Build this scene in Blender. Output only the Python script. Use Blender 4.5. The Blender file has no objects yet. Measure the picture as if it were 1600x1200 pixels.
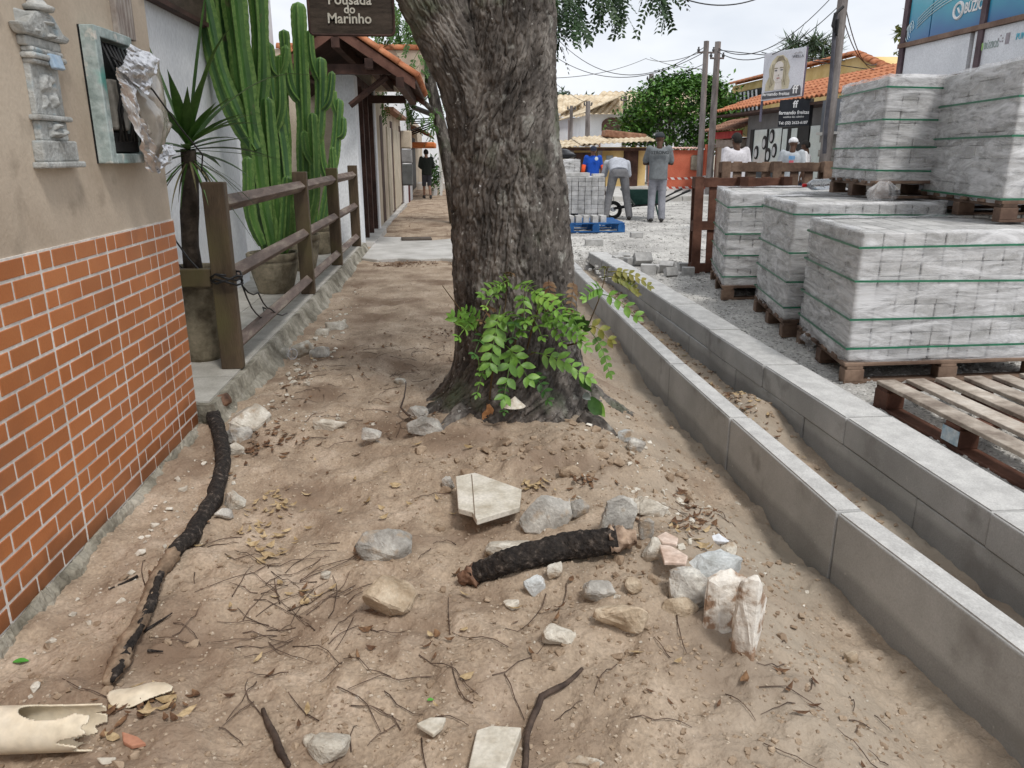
import bpy, bmesh, math, random
import numpy as np
from mathutils import Vector, Matrix, Euler, noise as mnoise
random.seed(7)
rng = np.random.default_rng(7)
sc = bpy.context.scene
col = sc.collection
R = math.radians
# ------------------------------------------------------------------ camera
cam_d = bpy.data.cameras.new('camera')
cam = bpy.data.objects.new('camera', cam_d); col.objects.link(cam)
cam_d.sensor_width = 36.0
cam_d.lens = 36.0 * 1200.0 / 1600.0
cam_d.clip_start = 0.05; cam_d.clip_end = 3000
cam.location = (0, 0, 1.32)
cam.rotation_euler = (R(90 - 16.7), 0, R(-4.4))
sc.camera = cam
# ------------------------------------------------------------------ sky, overcast
SUN_AZ, SUN_EL = 150.0, 58.0          # compass-like: 0 = +Y, 90 = +X
w = bpy.data.worlds.new('World'); sc.world = w; w.use_nodes = True
nt = w.node_tree; nt.nodes.clear()
def wn(t, **k):
    n = nt.nodes.new(t)
    for a, b in k.items(): setattr(n, a, b)
    return n
out = wn('ShaderNodeOutputWorld')
sky = wn('ShaderNodeTexSky', sky_type='NISHITA', sun_disc=False)
sky.sun_elevation = R(SUN_EL); sky.sun_rotation = R(SUN_AZ); sky.altitude = 5; sky.dust_density = 2.0
bg1 = wn('ShaderNodeBackground'); bg1.inputs[1].default_value = 0.10
bg2 = wn('ShaderNodeBackground'); bg2.inputs[1].default_value = .88
tc = wn('ShaderNodeTexCoord')
mp = wn('ShaderNodeMapping'); mp.inputs['Scale'].default_value = (1.0, 1.0, 2.6); mp.inputs['Location'].default_value = (0.3, 0.1, 0.4)
n1 = wn('ShaderNodeTexNoise'); n1.inputs['Scale'].default_value = 2.2; n1.inputs['Detail'].default_value = 6; n1.inputs['Roughness'].default_value = .5
n2 = wn('ShaderNodeTexNoise'); n2.inputs['Scale'].default_value = 3.4; n2.inputs['Detail'].default_value = 5
r1 = wn('ShaderNodeValToRGB'); r1.color_ramp.elements[0].position = .28; r1.color_ramp.elements[1].position = .55
r1.color_ramp.elements[0].color = (.8, .8, .8, 1); r1.color_ramp.elements[1].color = (1, 1, 1, 1)
r2 = wn('ShaderNodeValToRGB'); r2.color_ramp.elements[0].position = .3; r2.color_ramp.elements[1].position = .68
r2.color_ramp.elements[0].color = (.66, .70, .77, 1); r2.color_ramp.elements[1].color = (.93, .945, .97, 1)
mx = wn('ShaderNodeMixShader')
L = nt.links.new
L(tc.outputs['Generated'], mp.inputs['Vector']); L(mp.outputs[0], n1.inputs['Vector']); L(mp.outputs[0], n2.inputs['Vector'])
L(n1.outputs['Fac'], r1.inputs[0]); L(n2.outputs['Fac'], r2.inputs[0]); L(r2.outputs[0], bg2.inputs[0]); L(sky.outputs[0], bg1.inputs[0])
L(r1.outputs[0], mx.inputs[0]); L(bg1.outputs[0], mx.inputs[1]); L(bg2.outputs[0], mx.inputs[2]); L(mx.outputs[0], out.inputs[0])
sd = bpy.data.lights.new('sun', 'SUN'); sd.energy = 1.5; sd.angle = R(11); sd.color = (1.0, .965, .91)
sun = bpy.data.objects.new('sun', sd); col.objects.link(sun)
az, el = R(SUN_AZ), R(SUN_EL)
to_sun = Vector((math.sin(az)*math.cos(el), math.cos(az)*math.cos(el), math.sin(el)))
sun.rotation_euler = to_sun.to_track_quat('Z', 'Y').to_euler(); sun.location = (0, 0, 30)
vs = sc.view_settings
vs.view_transform = 'Standard'; vs.look = 'None'; vs.exposure = 0.46; vs.gamma = 1.0; vs.use_curve_mapping = False
sc.cycles.transparent_max_bounces = 24
sc.cycles.max_bounces = 6

# ------------------------------------------------------------------ materials
MATS = {}
def mat(name, c1, c2=None, scale=4.0, rough=.8, bump=.25, bscale=60.0, c3=None, detail=6.0, rnd=0.0, metal=0.0,
        stretch=(1, 1, 1), lo=.35, hi=.65, fine=.12, spec=.3, trans=0.0, bdist=.004):
    if name in MATS: return MATS[name]
    m = bpy.data.materials.new(name); m.use_nodes = True; t = m.node_tree; N = t.nodes; K = t.links.new
    b = N['Principled BSDF']; b.inputs['Roughness'].default_value = rough; b.inputs['Metallic'].default_value = metal
    b.inputs['Specular IOR Level'].default_value = spec
    g = N.new('ShaderNodeNewGeometry'); mpn = N.new('ShaderNodeMapping'); mpn.inputs['Scale'].default_value = stretch
    K(g.outputs['Position'], mpn.inputs['Vector'])
    a = N.new('ShaderNodeTexNoise'); a.inputs['Scale'].default_value = scale; a.inputs['Detail'].default_value = detail; a.inputs['Roughness'].default_value = .62
    K(mpn.outputs[0], a.inputs['Vector'])
    r = N.new('ShaderNodeValToRGB'); e = r.color_ramp.elements; e[0].position = lo; e[1].position = hi
    c2 = c2 or tuple(min(1, x*1.25) for x in c1)
    e[0].color = (*c1, 1); e[1].color = (*c2, 1)
    if c3: q = e.new((lo+hi)/2); q.color = (*c3, 1)
    K(a.outputs['Fac'], r.inputs[0]); cur = r.outputs[0]
    f = N.new('ShaderNodeTexNoise'); f.inputs['Scale'].default_value = bscale; f.inputs['Detail'].default_value = 4
    K(mpn.outputs[0], f.inputs['Vector'])
    if fine:
        mr = N.new('ShaderNodeMapRange'); mr.inputs[1].default_value = .3; mr.inputs[2].default_value = .7; mr.inputs[3].default_value = 1-fine; mr.inputs[4].default_value = 1+fine
        K(f.outputs['Fac'], mr.inputs[0]); v = N.new('ShaderNodeVectorMath'); v.operation = 'SCALE'
        K(cur, v.inputs[0]); K(mr.outputs[0], v.inputs['Scale']); cur = v.outputs[0]
    if rnd:
        oi = N.new('ShaderNodeObjectInfo'); mr = N.new('ShaderNodeMapRange'); mr.inputs[3].default_value = 1-rnd; mr.inputs[4].default_value = 1+rnd
        K(oi.outputs['Random'], mr.inputs[0]); v = N.new('ShaderNodeVectorMath'); v.operation = 'SCALE'
        K(cur, v.inputs[0]); K(mr.outputs[0], v.inputs['Scale']); cur = v.outputs[0]
    K(cur, b.inputs['Base Color'])
    if bump:
        bn = N.new('ShaderNodeBump'); bn.inputs['Strength'].default_value = min(1, bump); bn.inputs['Distance'].default_value = bdist*max(1, bump)
        K(f.outputs['Fac'], bn.inputs['Height']); K(bn.outputs[0], b.inputs['Normal'])
    if trans:
        b.inputs['Transmission Weight'].default_value = trans
    MATS[name] = m
    return m
def node(m, t, **k):
    n = m.node_tree.nodes.new(t)
    for a, b in k.items(): setattr(n, a, b)
    return n
# ------------------------------------------------------------------ helpers
WLOC = {}
def tag(o, label=None, cat=None, group=None, kind=None):
    if label: o['label'] = label
    if cat: o['category'] = cat
    if group: o['group'] = group
    if kind: o['kind'] = kind
    return o
def empty(name, loc, label, cat, group=None):
    o = bpy.data.objects.new(name, None); col.objects.link(o); o.location = loc; o.empty_display_size = .1
    WLOC[o.name] = Vector(loc)
    return tag(o, label, cat, group)
def link(name, me, loc, parent=None):
    """link mesh data at a world location"""
    o = bpy.data.objects.new(name, me); col.objects.link(o); loc = Vector(loc)
    WLOC[o.name] = loc
    if parent is not None:
        o.parent = parent; o.location = loc - WLOC[parent.name]
    else: o.location = loc
    return o
class MB:
    def __init__(s): s.v = []; s.f = []
    def add(s, vs_, fs):
        n = len(s.v); s.v += [tuple(p) for p in vs_]; s.f += [tuple(i+n for i in q) for q in fs]; return s
    def box(s, c, d, rot=None, piv=None):
        x, y, z = d[0]/2, d[1]/2, d[2]/2
        P = [Vector((i, j, k)) for k in (-z, z) for j in (-y, y) for i in (-x, x)]
        if rot is not None:
            m = rot if isinstance(rot, Matrix) else Euler(rot).to_matrix(); P = [m @ p for p in P]
        P = [p + Vector(c) for p in P]
        return s.add(P, [(0, 2, 3, 1), (4, 5, 7, 6), (0, 1, 5, 4), (2, 6, 7, 3), (0, 4, 6, 2), (1, 3, 7, 5)])
    def bx(s, x0, x1, y0, y1, z0, z1): return s.box(((x0+x1)/2, (y0+y1)/2, (z0+z1)/2), (x1-x0, y1-y0, z1-z0))
    def tube(s, path, rad, n=8, cap=True, prof=None, twist=0.0):
        path = [Vector(p) for p in path]; k = len(path)
        if not hasattr(rad, '__len__'): rad = [rad]*k
        t0 = (path[1]-path[0]).normalized(); ref = Vector((0, 0, 1)) if abs(t0.z) < .9 else Vector((1, 0, 0))
        u = t0.cross(ref).normalized(); V = []; F = []
        for i, p in enumerate(path):
            t = (path[min(i+1, k-1)] - path[max(i-1, 0)]).normalized()
            u = (u - t*u.dot(t)).normalized(); v = t.cross(u)
            for j in range(n):
                a = 2*math.pi*j/n + twist*i; r = rad[i]*(prof(j, i) if prof else 1)
                V.append(p + u*math.cos(a)*r + v*math.sin(a)*r)
        for i in range(k-1):
            for j in range(n):
                F.append((i*n+j, i*n+(j+1) % n, (i+1)*n+(j+1) % n, (i+1)*n+j))
        if cap: F.append(tuple(range(n-1, -1, -1))); F.append(tuple((k-1)*n+j for j in range(n)))
        return s.add(V, F)
    def poly(s, pts, thick):
        """prism: pts list of 3D points (planar), thick vector"""
        n = len(pts); T = Vector(thick); P = [Vector(p) for p in pts]
        return s.add(P + [p+T for p in P], [tuple(range(n-1, -1, -1)), tuple(range(n, 2*n))] + [(i, (i+1) % n, n+(i+1) % n, n+i) for i in range(n)])
    def lathe(s, prof, c, n=24):
        c = Vector(c); V = []; F = []; k = len(prof)
        for r, z in prof:
            for j in range(n): a = 2*math.pi*j/n; V.append(c + Vector((r*math.cos(a), r*math.sin(a), z)))
        for i in range(k-1):
            for j in range(n): F.append((i*n+j, i*n+(j+1) % n, (i+1)*n+(j+1) % n, (i+1)*n+j))
        F.append(tuple(range(n-1, -1, -1))); F.append(tuple((k-1)*n+j for j in range(n)))
        return s.add(V, F)
    def ell(s, c, r, n=12, m=8, rot=None):
        V = []; F = []; c = Vector(c); mt = Euler(rot).to_matrix() if rot else None
        for i in range(m+1):
            th = math.pi*i/m
            for j in range(n):
                a = 2*math.pi*j/n; p = Vector((r[0]*math.sin(th)*math.cos(a), r[1]*math.sin(th)*math.sin(a), -r[2]*math.cos(th)))
                if mt: p = mt @ p
                V.append(c+p)
        for i in range(m):
            for j in range(n): F.append((i*n+j, i*n+(j+1) % n, (i+1)*n+(j+1) % n, (i+1)*n+j))
        return s.add(V, F)
    def mesh(s, name, mt, smooth=False):
        P = np.array(s.v, dtype=float); lo, hi = P.min(0), P.max(0)
        org = Vector(((lo[0]+hi[0])/2, (lo[1]+hi[1])/2, lo[2]))
        me = bpy.data.meshes.new(name); me.from_pydata([tuple(p) for p in (P-np.array(org))], [], s.f)
        ms = mt if isinstance(mt, (list, tuple)) else [mt]
        for m in ms: me.materials.append(m)
        if smooth: me.polygons.foreach_set('use_smooth', [True]*len(me.polygons))
        me.update()
        return me, org
    def build(s, name, mt, parent=None, smooth=False, bev=0, seg=2):
        me, org = s.mesh(name, mt, smooth)
        if bev:
            bm = bmesh.new(); bm.from_mesh(me); bmesh.ops.remove_doubles(bm, verts=bm.verts, dist=1e-5)
            bmesh.ops.bevel(bm, geom=[e for e in bm.edges if len(e.link_faces) == 2 and e.calc_face_angle(0) > .5], offset=bev, segments=seg, affect='EDGES', profile=.5)
            bm.to_mesh(me); bm.free()
        return link(name, me, org, parent)
def thing(name, mb, mt, label, cat, group=None, **k):
    return tag(mb.build(name, mt, None, **k), label, cat, group)
def struct(name, mb, mt, parent=None, **k):
    o = mb.build(name, mt, parent, **k)
    if parent is None: o['kind'] = 'structure'
    return o
# numpy value noise
_perm = rng.random((256, 256))
def vnoise(x, y):
    x = np.asarray(x, float); y = np.asarray(y, float)
    xi = np.floor(x).astype(int); yi = np.floor(y).astype(int); fx = x-xi; fy = y-yi
    fx = fx*fx*(3-2*fx); fy = fy*fy*(3-2*fy)
    g = lambda a, b: _perm[a & 255, b & 255]
    return (g(xi, yi)*(1-fx)+g(xi+1, yi)*fx)*(1-fy) + (g(xi, yi+1)*(1-fx)+g(xi+1, yi+1)*fx)*fy
def fbm(x, y, o=4, gain=.5):
    s = 0; a = 1; t = 0
    for i in range(o): s = s + a*(vnoise(x*2**i+17*i, y*2**i+31*i)-.5); t += a; a *= gain
    return s/t
def sstep(a, b, x): t = np.clip((x-a)/(b-a), 0, 1); return t*t*(3-2*t)
def text_mesh(name, body, size, mt, parent, loc, rx, rz, align='CENTER', ext=.002, sx=1.0, bold=0.0, shear=0.0):
    cu = bpy.data.curves.new(name, 'FONT'); cu.body = body; cu.size = size; cu.align_x = align; cu.align_y = 'CENTER'; cu.extrude = ext
    cu.offset = bold; cu.shear = shear; cu.resolution_u = 3
    t = bpy.data.objects.new('tmp_text', cu); col.objects.link(t)
    me = bpy.data.meshes.new_from_object(t.evaluated_get(bpy.context.evaluated_depsgraph_get()))
    bpy.data.objects.remove(t); bpy.data.curves.remove(cu)
    me.transform(Matrix.Diagonal((sx, 1, 1, 1))); me.transform(Euler((rx, 0, rz)).to_matrix().to_4x4())
    me.materials.clear(); me.materials.append(mt); me.name = name
    return link(name, me, loc, parent)
# ================================================================== ground
def hz(x, y):
    x = np.asarray(x, float); y = np.asarray(y, float)
    near = 1-.6*sstep(3.5, 8, y)
    z = .05*fbm(x*1.3+3, y*1.3, 3) + near*(.085*fbm(x*4.6, y*4.6, 4) + .045*fbm(x*13, y*13, 4))
    z = z + .008*(np.abs(fbm(x*42+9, y*42, 2)))*2
    r = np.hypot((x-.34)/.62, (y-3.72)/.66)
    z = z + .105*np.exp(-r**2.2) + .085*np.exp(-(np.hypot((x-.42)/.42, (y-3.02)/.2))**2)*(.6+1.6*fbm(x*9, y*9, 3))
    z = z + .03*np.exp(-(np.hypot((x-.35)/.5, (y-2.9)/.35))**2)
    z = z + .085*np.exp(-(np.hypot((x-.62)/.42, (y-2.25)/.38))**2)
    z = z + .035*np.exp(-(np.hypot((x-.35)/.45, (y-1.75)/.3))**2)
    z = z - (.205-.10*sstep(4.2, 7, y))*sstep(.72, 1.27, x)
    z = z - .03*np.exp(-(np.hypot((x+.55)/.25, (y-2.2)/.8))**2)      # trodden hollow on the left
    z = z + .05*np.exp(-(np.hypot((x+.85)/.28, (y-1.25)/.25))**2) - .05*np.exp(-(np.hypot((x+1.05)/.14, (y-1.5)/.07))**2)
    z = z - .15*sstep(16, 28, y)
    tr = sstep(1.36, 1.44, x)
    tz = -.20 + .05*fbm(x*6, y*6, 3) + .02*fbm(x*25, y*25, 2) + .15*np.exp(-(np.hypot((x-1.72)/.2, (y-4.15)/.34))**2) + .07*sstep(5, 9, y)
    z = z*(1-tr) + tz*tr
    return z
def H0(x, y): return float(hz(x, y))
ys = [0.45]
while ys[-1] < 45: ys.append(ys[-1] + max(.0045, ys[-1]*.0042) if ys[-1] < 12 else ys[-1]*1.01)
ys = np.array(ys); xs = np.concatenate([np.linspace(-1.45, 1.45, 330), np.linspace(1.46, 1.98, 48)])
X, Y = np.meshgrid(xs, ys); Z = hz(X, Y)
def grid_mesh(name, X, Y, Z, m):
    ny, nx = X.shape
    V = np.stack([X, Y, Z], -1).reshape(-1, 3)
    i = np.arange(ny*nx).reshape(ny, nx); q = np.stack([i[:-1, :-1], i[:-1, 1:], i[1:, 1:], i[1:, :-1]], -1).reshape(-1, 4)
    me = bpy.data.meshes.new(name); me.vertices.add(len(V)); me.vertices.foreach_set('co', V.ravel())
    me.loops.add(q.size); me.loops.foreach_set('vertex_index', q.ravel().astype(np.int32))
    me.polygons.add(len(q)); me.polygons.foreach_set('loop_start', np.arange(0, q.size, 4, dtype=np.int32)); me.polygons.foreach_set('loop_total', np.full(len(q), 4, dtype=np.int32))
    me.polygons.foreach_set('use_smooth', np.ones(len(q), dtype=bool)); me.materials.append(m); me.update(calc_edges=True)
    return me
# dirt material: sandy tan, darker trodden patches, pale grit
dirt = mat('dirt', (.295, .225, .165), (.465, .372, .288), scale=5, rough=.95, bump=.9, bscale=95, c3=(.385, .30, .222), detail=10, fine=.2, spec=.1, bdist=.006)
def add_grit(m, scale, size, colr, dens, colr2=None):
    t = m.node_tree; N = t.nodes; K = t.links.new; b = N['Principled BSDF']
    g = N.new('ShaderNodeNewGeometry'); v = N.new('ShaderNodeTexVoronoi'); v.inputs['Scale'].default_value = scale
    K(g.outputs['Position'], v.inputs['Vector'])
    lt = N.new('ShaderNodeMath'); lt.operation = 'LESS_THAN'; lt.inputs[1].default_value = size; K(v.outputs['Distance'], lt.inputs[0])
    sp = N.new('ShaderNodeSeparateColor'); K(v.outputs['Color'], sp.inputs[0])
    l2 = N.new('ShaderNodeMath'); l2.operation = 'LESS_THAN'; l2.inputs[1].default_value = dens; K(sp.outputs[0], l2.inputs[0])
    mu = N.new('ShaderNodeMath'); mu.operation = 'MULTIPLY'; K(lt.outputs[0], mu.inputs[0]); K(l2.outputs[0], mu.inputs[1])
    mc = N.new('ShaderNodeMix'); mc.data_type = 'RGBA'
    src = b.inputs['Base Color'].links[0].from_socket
    cm = N.new('ShaderNodeMix'); cm.data_type = 'RGBA'; K(sp.outputs[1], cm.inputs['Factor']); cm.inputs['A'].default_value = (*colr, 1); cm.inputs['B'].default_value = (*(colr2 or colr), 1)
    K(mu.outputs[0], mc.inputs['Factor']); K(src, mc.inputs['A']); K(cm.outputs['Result'], mc.inputs['B']); K(mc.outputs['Result'], b.inputs['Base Color'])
add_grit(dirt, 110, .28, (.62, .54, .44), .16, (.2, .13, .09))
add_grit(dirt, 38, .22, (.55, .47, .38), .07, (.16, .10, .07))
# greyer sand where builders' sand was spilled on the right
def add_patch(m, colr, scale, lo, hi, xlo=None, xhi=None):
    t = m.node_tree; N = t.nodes; K = t.links.new; b = N['Principled BSDF']
    g = N.new('ShaderNodeNewGeometry'); n = N.new('ShaderNodeTexNoise'); n.inputs['Scale'].default_value = scale; n.inputs['Detail'].default_value = 6
    K(g.outputs['Position'], n.inputs['Vector'])
    mr = N.new('ShaderNodeMapRange'); mr.inputs[1].default_value = lo; mr.inputs[2].default_value = hi; K(n.outputs['Fac'], mr.inputs[0]); f = mr.outputs[0]
    if xlo is not None:
        s = N.new('ShaderNodeSeparateXYZ'); K(g.outputs['Position'], s.inputs[0])
        m2 = N.new('ShaderNodeMapRange'); m2.inputs[1].default_value = xlo; m2.inputs[2].default_value = xhi; K(s.outputs[0], m2.inputs[0])
        ad = N.new('ShaderNodeMath'); ad.operation = 'MULTIPLY'; K(f, ad.inputs[0]); K(m2.outputs[0], ad.inputs[1]); f = ad.outputs[0]
    mc = N.new('ShaderNodeMix'); mc.data_type = 'RGBA'; src = b.inputs['Base Color'].links[0].from_socket
    mc.inputs['B'].default_value = (*colr, 1); K(f, mc.inputs['Factor']); K(src, mc.inputs['A']); K(mc.outputs['Result'], b.inputs['Base Color'])
add_patch(dirt, (.21, .148, .105), 1.9, .48, .66)
add_patch(dirt, (.385, .33, .265), 1.6, .3, .6, .1, 1.2)
gp = link('dirt_footpath', grid_mesh('dirt_footpath', X, Y, Z, dirt), (0, 0, 0)); gp['kind'] = 'structure'
# base ground to the horizon
mb = MB(); mb.box((0, 0, -.75), (1600, 1600, .3)); struct('ground', mb, mat('far_ground', (.3, .26, .2), (.4, .35, .28), scale=.5))
# gravel street
gravel_m = mat('gravel', (.30, .29, .275), (.60, .585, .55), scale=1.3, rough=.95, bump=1.0, bscale=70, c3=(.46, .445, .42), fine=.3, bdist=.01)
add_grit(gravel_m, 45, .42, (.68, .66, .63), .45, (.22, .21, .2))
gx_ = np.concatenate([np.linspace(1.42, 6, 150), np.linspace(6.1, 30, 60)]); gy_ = np.concatenate([np.linspace(-2, 1.9, 8), np.linspace(2, 14, 330), np.linspace(14.2, 60, 90)])
X, Y = np.meshgrid(gx_, gy_)
Z = .02 + .03*fbm(X*2, Y*2, 3) + .03*fbm(X*9, Y*9, 3) + .02*fbm(X*26, Y*26, 2)
Z = np.where((Y < 9.9) & (X < 1.97), -.34, Z); Z = np.where(X < 1.7, Z-.02, Z)
o = link('gravel_street', grid_mesh('gravel_street', X, Y, Z, gravel_m), (0, 0, 0)); o['kind'] = 'structure'
# opposite pavement with kerb
conc = mat('concrete', (.40, .385, .36), (.56, .545, .52), scale=3, rough=.9, bump=.5, bscale=120, fine=.1)
mb = MB(); mb.bx(3.6, 30, 22.3, 34, -.2, .15); pv = struct('pavement', mb, conc, bev=.02)
mb = MB(); mb.bx(-8, 3.4, 34, 36, -.2, .1); struct('pavement', mb, conc)
for i in range(9):
    MB().bx(3.6+i*1.0, 4.585+i, 22.12, 22.295, -.1, .16).build('kerb_stone', conc, pv, bev=.012)
# ------------------------------------------------------------------ kerbs
kerb_m = mat('kerb_concrete', (.34, .34, .335), (.47, .47, .465), scale=2.2, rough=.88, bump=.5, bscale=170, c3=(.405, .405, .40), fine=.1, rnd=.06)
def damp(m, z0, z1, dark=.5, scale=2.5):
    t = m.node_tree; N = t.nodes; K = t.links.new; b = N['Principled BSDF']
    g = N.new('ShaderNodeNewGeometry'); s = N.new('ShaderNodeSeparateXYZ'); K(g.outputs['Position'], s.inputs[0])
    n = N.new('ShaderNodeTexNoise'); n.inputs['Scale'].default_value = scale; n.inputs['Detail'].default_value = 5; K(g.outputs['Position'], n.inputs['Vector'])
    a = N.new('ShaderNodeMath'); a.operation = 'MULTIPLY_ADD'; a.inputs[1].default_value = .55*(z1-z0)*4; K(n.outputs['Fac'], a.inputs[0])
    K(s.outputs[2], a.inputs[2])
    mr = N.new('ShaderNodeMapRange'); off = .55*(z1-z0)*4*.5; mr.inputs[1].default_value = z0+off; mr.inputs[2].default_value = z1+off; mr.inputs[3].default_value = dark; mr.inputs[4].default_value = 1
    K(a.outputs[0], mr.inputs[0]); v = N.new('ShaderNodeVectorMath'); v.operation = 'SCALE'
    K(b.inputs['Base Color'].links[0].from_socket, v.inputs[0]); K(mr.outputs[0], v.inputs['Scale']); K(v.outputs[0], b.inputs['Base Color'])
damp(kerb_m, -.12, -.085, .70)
add_patch(kerb_m, (.235, .23, .22), 4, .58, .72); add_patch(kerb_m, (.46, .455, .44), 26, .70, .76)
pale_m = mat('kerb_top_pale', (.46, .455, .445), (.58, .575, .56), scale=14, rough=.9, bump=.5, bscale=150, stretch=(1, .8, 1), lo=.4, hi=.62)
def kerb(pts, wid, z0, z1, nm, gap=.006, parent=None, m=kerb_m, cap=True, nb=.006):
    for (xa, ya), (xb, yb) in zip(pts[:-1], pts[1:]):
        d = Vector((xb-xa, yb-ya, 0)); l = d.length; ang = math.atan2(d.x, d.y); jx = random.uniform(-.007, .007)
        c = Vector(((xa+xb)/2 + wid/2 + jx, (ya+yb)/2, (z0+z1)/2 + random.uniform(-.003, .003)))
        b = MB(); b.box(c, (wid, l-gap, z1-z0), (0, 0, -ang)); o = b.build(nm, m, parent, bev=nb)
        if cap:
            cz = c + Vector((0, 0, (z1-z0)/2 + .0025)); MB().box(cz, (wid-.014, l-gap-.016, .005), (0, 0, -ang)).build('pale_top_smear', pale_m, o)  # thin paler mottled layer over the top of each stone
def kparent(nm, loc):
    o = bpy.data.objects.new(nm, None); col.objects.link(o); o.location = loc; o['kind'] = 'structure'; WLOC[o.name] = Vector(loc); return o
k1 = kparent('kerb', (1.37, 4, -.25))
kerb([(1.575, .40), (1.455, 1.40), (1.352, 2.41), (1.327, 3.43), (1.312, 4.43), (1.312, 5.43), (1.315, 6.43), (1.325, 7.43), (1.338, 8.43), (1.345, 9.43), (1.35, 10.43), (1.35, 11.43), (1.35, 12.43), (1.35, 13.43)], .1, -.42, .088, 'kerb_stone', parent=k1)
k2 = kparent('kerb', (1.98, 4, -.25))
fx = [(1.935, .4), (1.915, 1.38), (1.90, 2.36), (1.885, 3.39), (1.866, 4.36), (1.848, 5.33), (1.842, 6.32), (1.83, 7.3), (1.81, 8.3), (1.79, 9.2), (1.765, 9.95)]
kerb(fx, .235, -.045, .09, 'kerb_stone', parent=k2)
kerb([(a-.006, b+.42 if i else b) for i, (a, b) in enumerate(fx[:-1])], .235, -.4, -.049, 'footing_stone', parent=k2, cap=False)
# ------------------------------------------------------------------ terrace plinth at the left, with paving tiles
plinth_m = mat('plinth_plaster', (.14, .125, .095), (.42, .39, .33), scale=5, rough=.9, bump=.9, bscale=45, c3=(.28, .26, .21), fine=.2, bdist=.01)
pl = MB(); pts = [(-2.6, -.5), (-1.08, -.5), (-1.10, -.06), (-1.185, .035), (-1.215, .112), (-2.6, .112)]
n = 240; yy = np.linspace(3.77, 11.1, n); V = []; F = []
for i, y in enumerate(yy):
    for k, (a, z) in enumerate(pts):
        j = (float(fbm(y*2.3+k*5, k*3.1, 3))*.07 + float(fbm(y*14+k*5, k*3.1, 3))*.035) if 1 <= k <= 4 else 0
        if k == 4: j *= .4
        V.append((a+j, y, z+(j*.25 if k in (3,) else 0)))
for i in range(n-1):
    for k in range(6): F.append((i*6+k, i*6+(k+1) % 6, (i+1)*6+(k+1) % 6, (i+1)*6+k))
F += [tuple(range(5, -1, -1)), tuple((n-1)*6+k for k in range(6))]
pl.add(V, F); plinth = struct('terrace', pl, plinth_m)
ftile = mat('floor_tile', (.37, .35, .31), (.52, .50, .455), scale=6, rough=.7, bump=.15, bscale=90, rnd=.05)
for i in range(16):
    for j in range(3):
        y0 = 3.80+i*.455; x1 = -1.245-j*.43
        MB().bx(x1-.424, x1, y0, y0+.449, .105, .121).build('floor_tile', ftile, plinth)
# concrete crossover slab in front of the gate
mb = MB(); V = []; n = 14
top = [(-1.16, 10.0), (-.95, 9.82), (-.7, 9.93), (-.42, 9.8), (-.15, 9.9), (.15, 9.75), (.5, 9.9), (.5, 12.1), (.1, 12.3), (-.3, 12.0), (-.75, 12.5), (-1.16, 12.6)]
mb.poly([(a, b, -.06) for a, b in top], (0, 0, .105)); slab = struct('crossover_slab', mb, conc, bev=.012)
mb = MB(); mb.box((-.55, 12.1, .06), (.46, .28, .03), (0, 0, .1)); thing('drain_cover', mb, mat('dark_board', (.06, .05, .04), (.14, .11, .09)), 'dark flat cover lying on the far edge of the concrete slab', 'cover', bev=.006)
# ================================================================== left: plaster building with brick-pattern tiles
plaster = mat('beige_plaster', (.44, .36, .28), (.56, .475, .38), scale=1.6, rough=.9, bump=.35, bscale=80, c3=(.52, .435, .345), detail=8, fine=.05)
add_patch(plaster, (.27, .22, .17), 5.5, .60, .80)
bld = empty('plaster_building', (-2.6, 1.5, 0), 'beige plastered building with a brick-pattern tiled base, at the left', 'building')
mb = MB(); mb.bx(-4.6, -1.295, -2.0, 3.735, -.5, 4.2); mb.build('wall', plaster, bld)
mb = MB(); mb.bx(-1.295, -1.288, -2, 3.742, .02, 1.03); mb.bx(-4, -1.289, 3.735, 3.742, .1, 1.03)
mb.build('grout', mat('grout', (.60, .56, .52), (.76, .73, .69), scale=6, rough=.9), bld)
tile_m = mat('brick_tile', (.40, .135, .044), (.48, .178, .064), scale=2.5, rough=.42, bump=.08, bscale=140, c3=(.445, .155, .053), rnd=.11, fine=.06, spec=.45)
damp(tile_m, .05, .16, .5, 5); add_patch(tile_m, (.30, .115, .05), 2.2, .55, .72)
RH = .0628; BL = .1615; GAP = .0098; SH = {}
def brick(y0, y1, z0, first):
    key = round(y1-y0, 3)
    if key not in SH:
        b = MB(); b.box((0, 0, 0), (.012, y1-y0, RH-GAP)); SH[key], SH[str(key)] = b.mesh('brick_tile', tile_m)
        bm = bmesh.new(); bm.from_mesh(SH[key]); bmesh.ops.bevel(bm, geom=bm.edges[:], offset=.0018, segments=1, affect='EDGES'); bm.to_mesh(SH[key]); bm.free()
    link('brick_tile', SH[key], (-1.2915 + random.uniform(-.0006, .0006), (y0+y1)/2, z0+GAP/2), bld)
seams = [3.742, 3.485, 3.0, 2.512, 2.02, 1.53, 1.04]
rest = MB()
for r_ in range(16):
    z0 = 1.028-RH*(r_+1)
    for a, b in zip(seams[1:], seams[:-1]):
        y = a + .003; off = (r_ % 2)*.08; cuts = [a+.003]
        q = a + .08 + off*1.0 if r_ % 2 == 0 else a + BL
        while q < b-.02: cuts.append(q); q += BL
        cuts.append(b-.001)
        for c0, c1 in zip(cuts[:-1], cuts[1:]):
            if c1-c0 < .03: continue
            if c0 > 1.85: brick(c0+GAP/2, c1-GAP/2, z0, 0)
            else: rest.bx(-1.2975, -1.2855, c0+GAP/2, c1-GAP/2, z0+GAP/2, z0+RH-GAP/2)
o = rest.build('brick_tile', tile_m, bld); o['kind'] = 'stuff'
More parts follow.
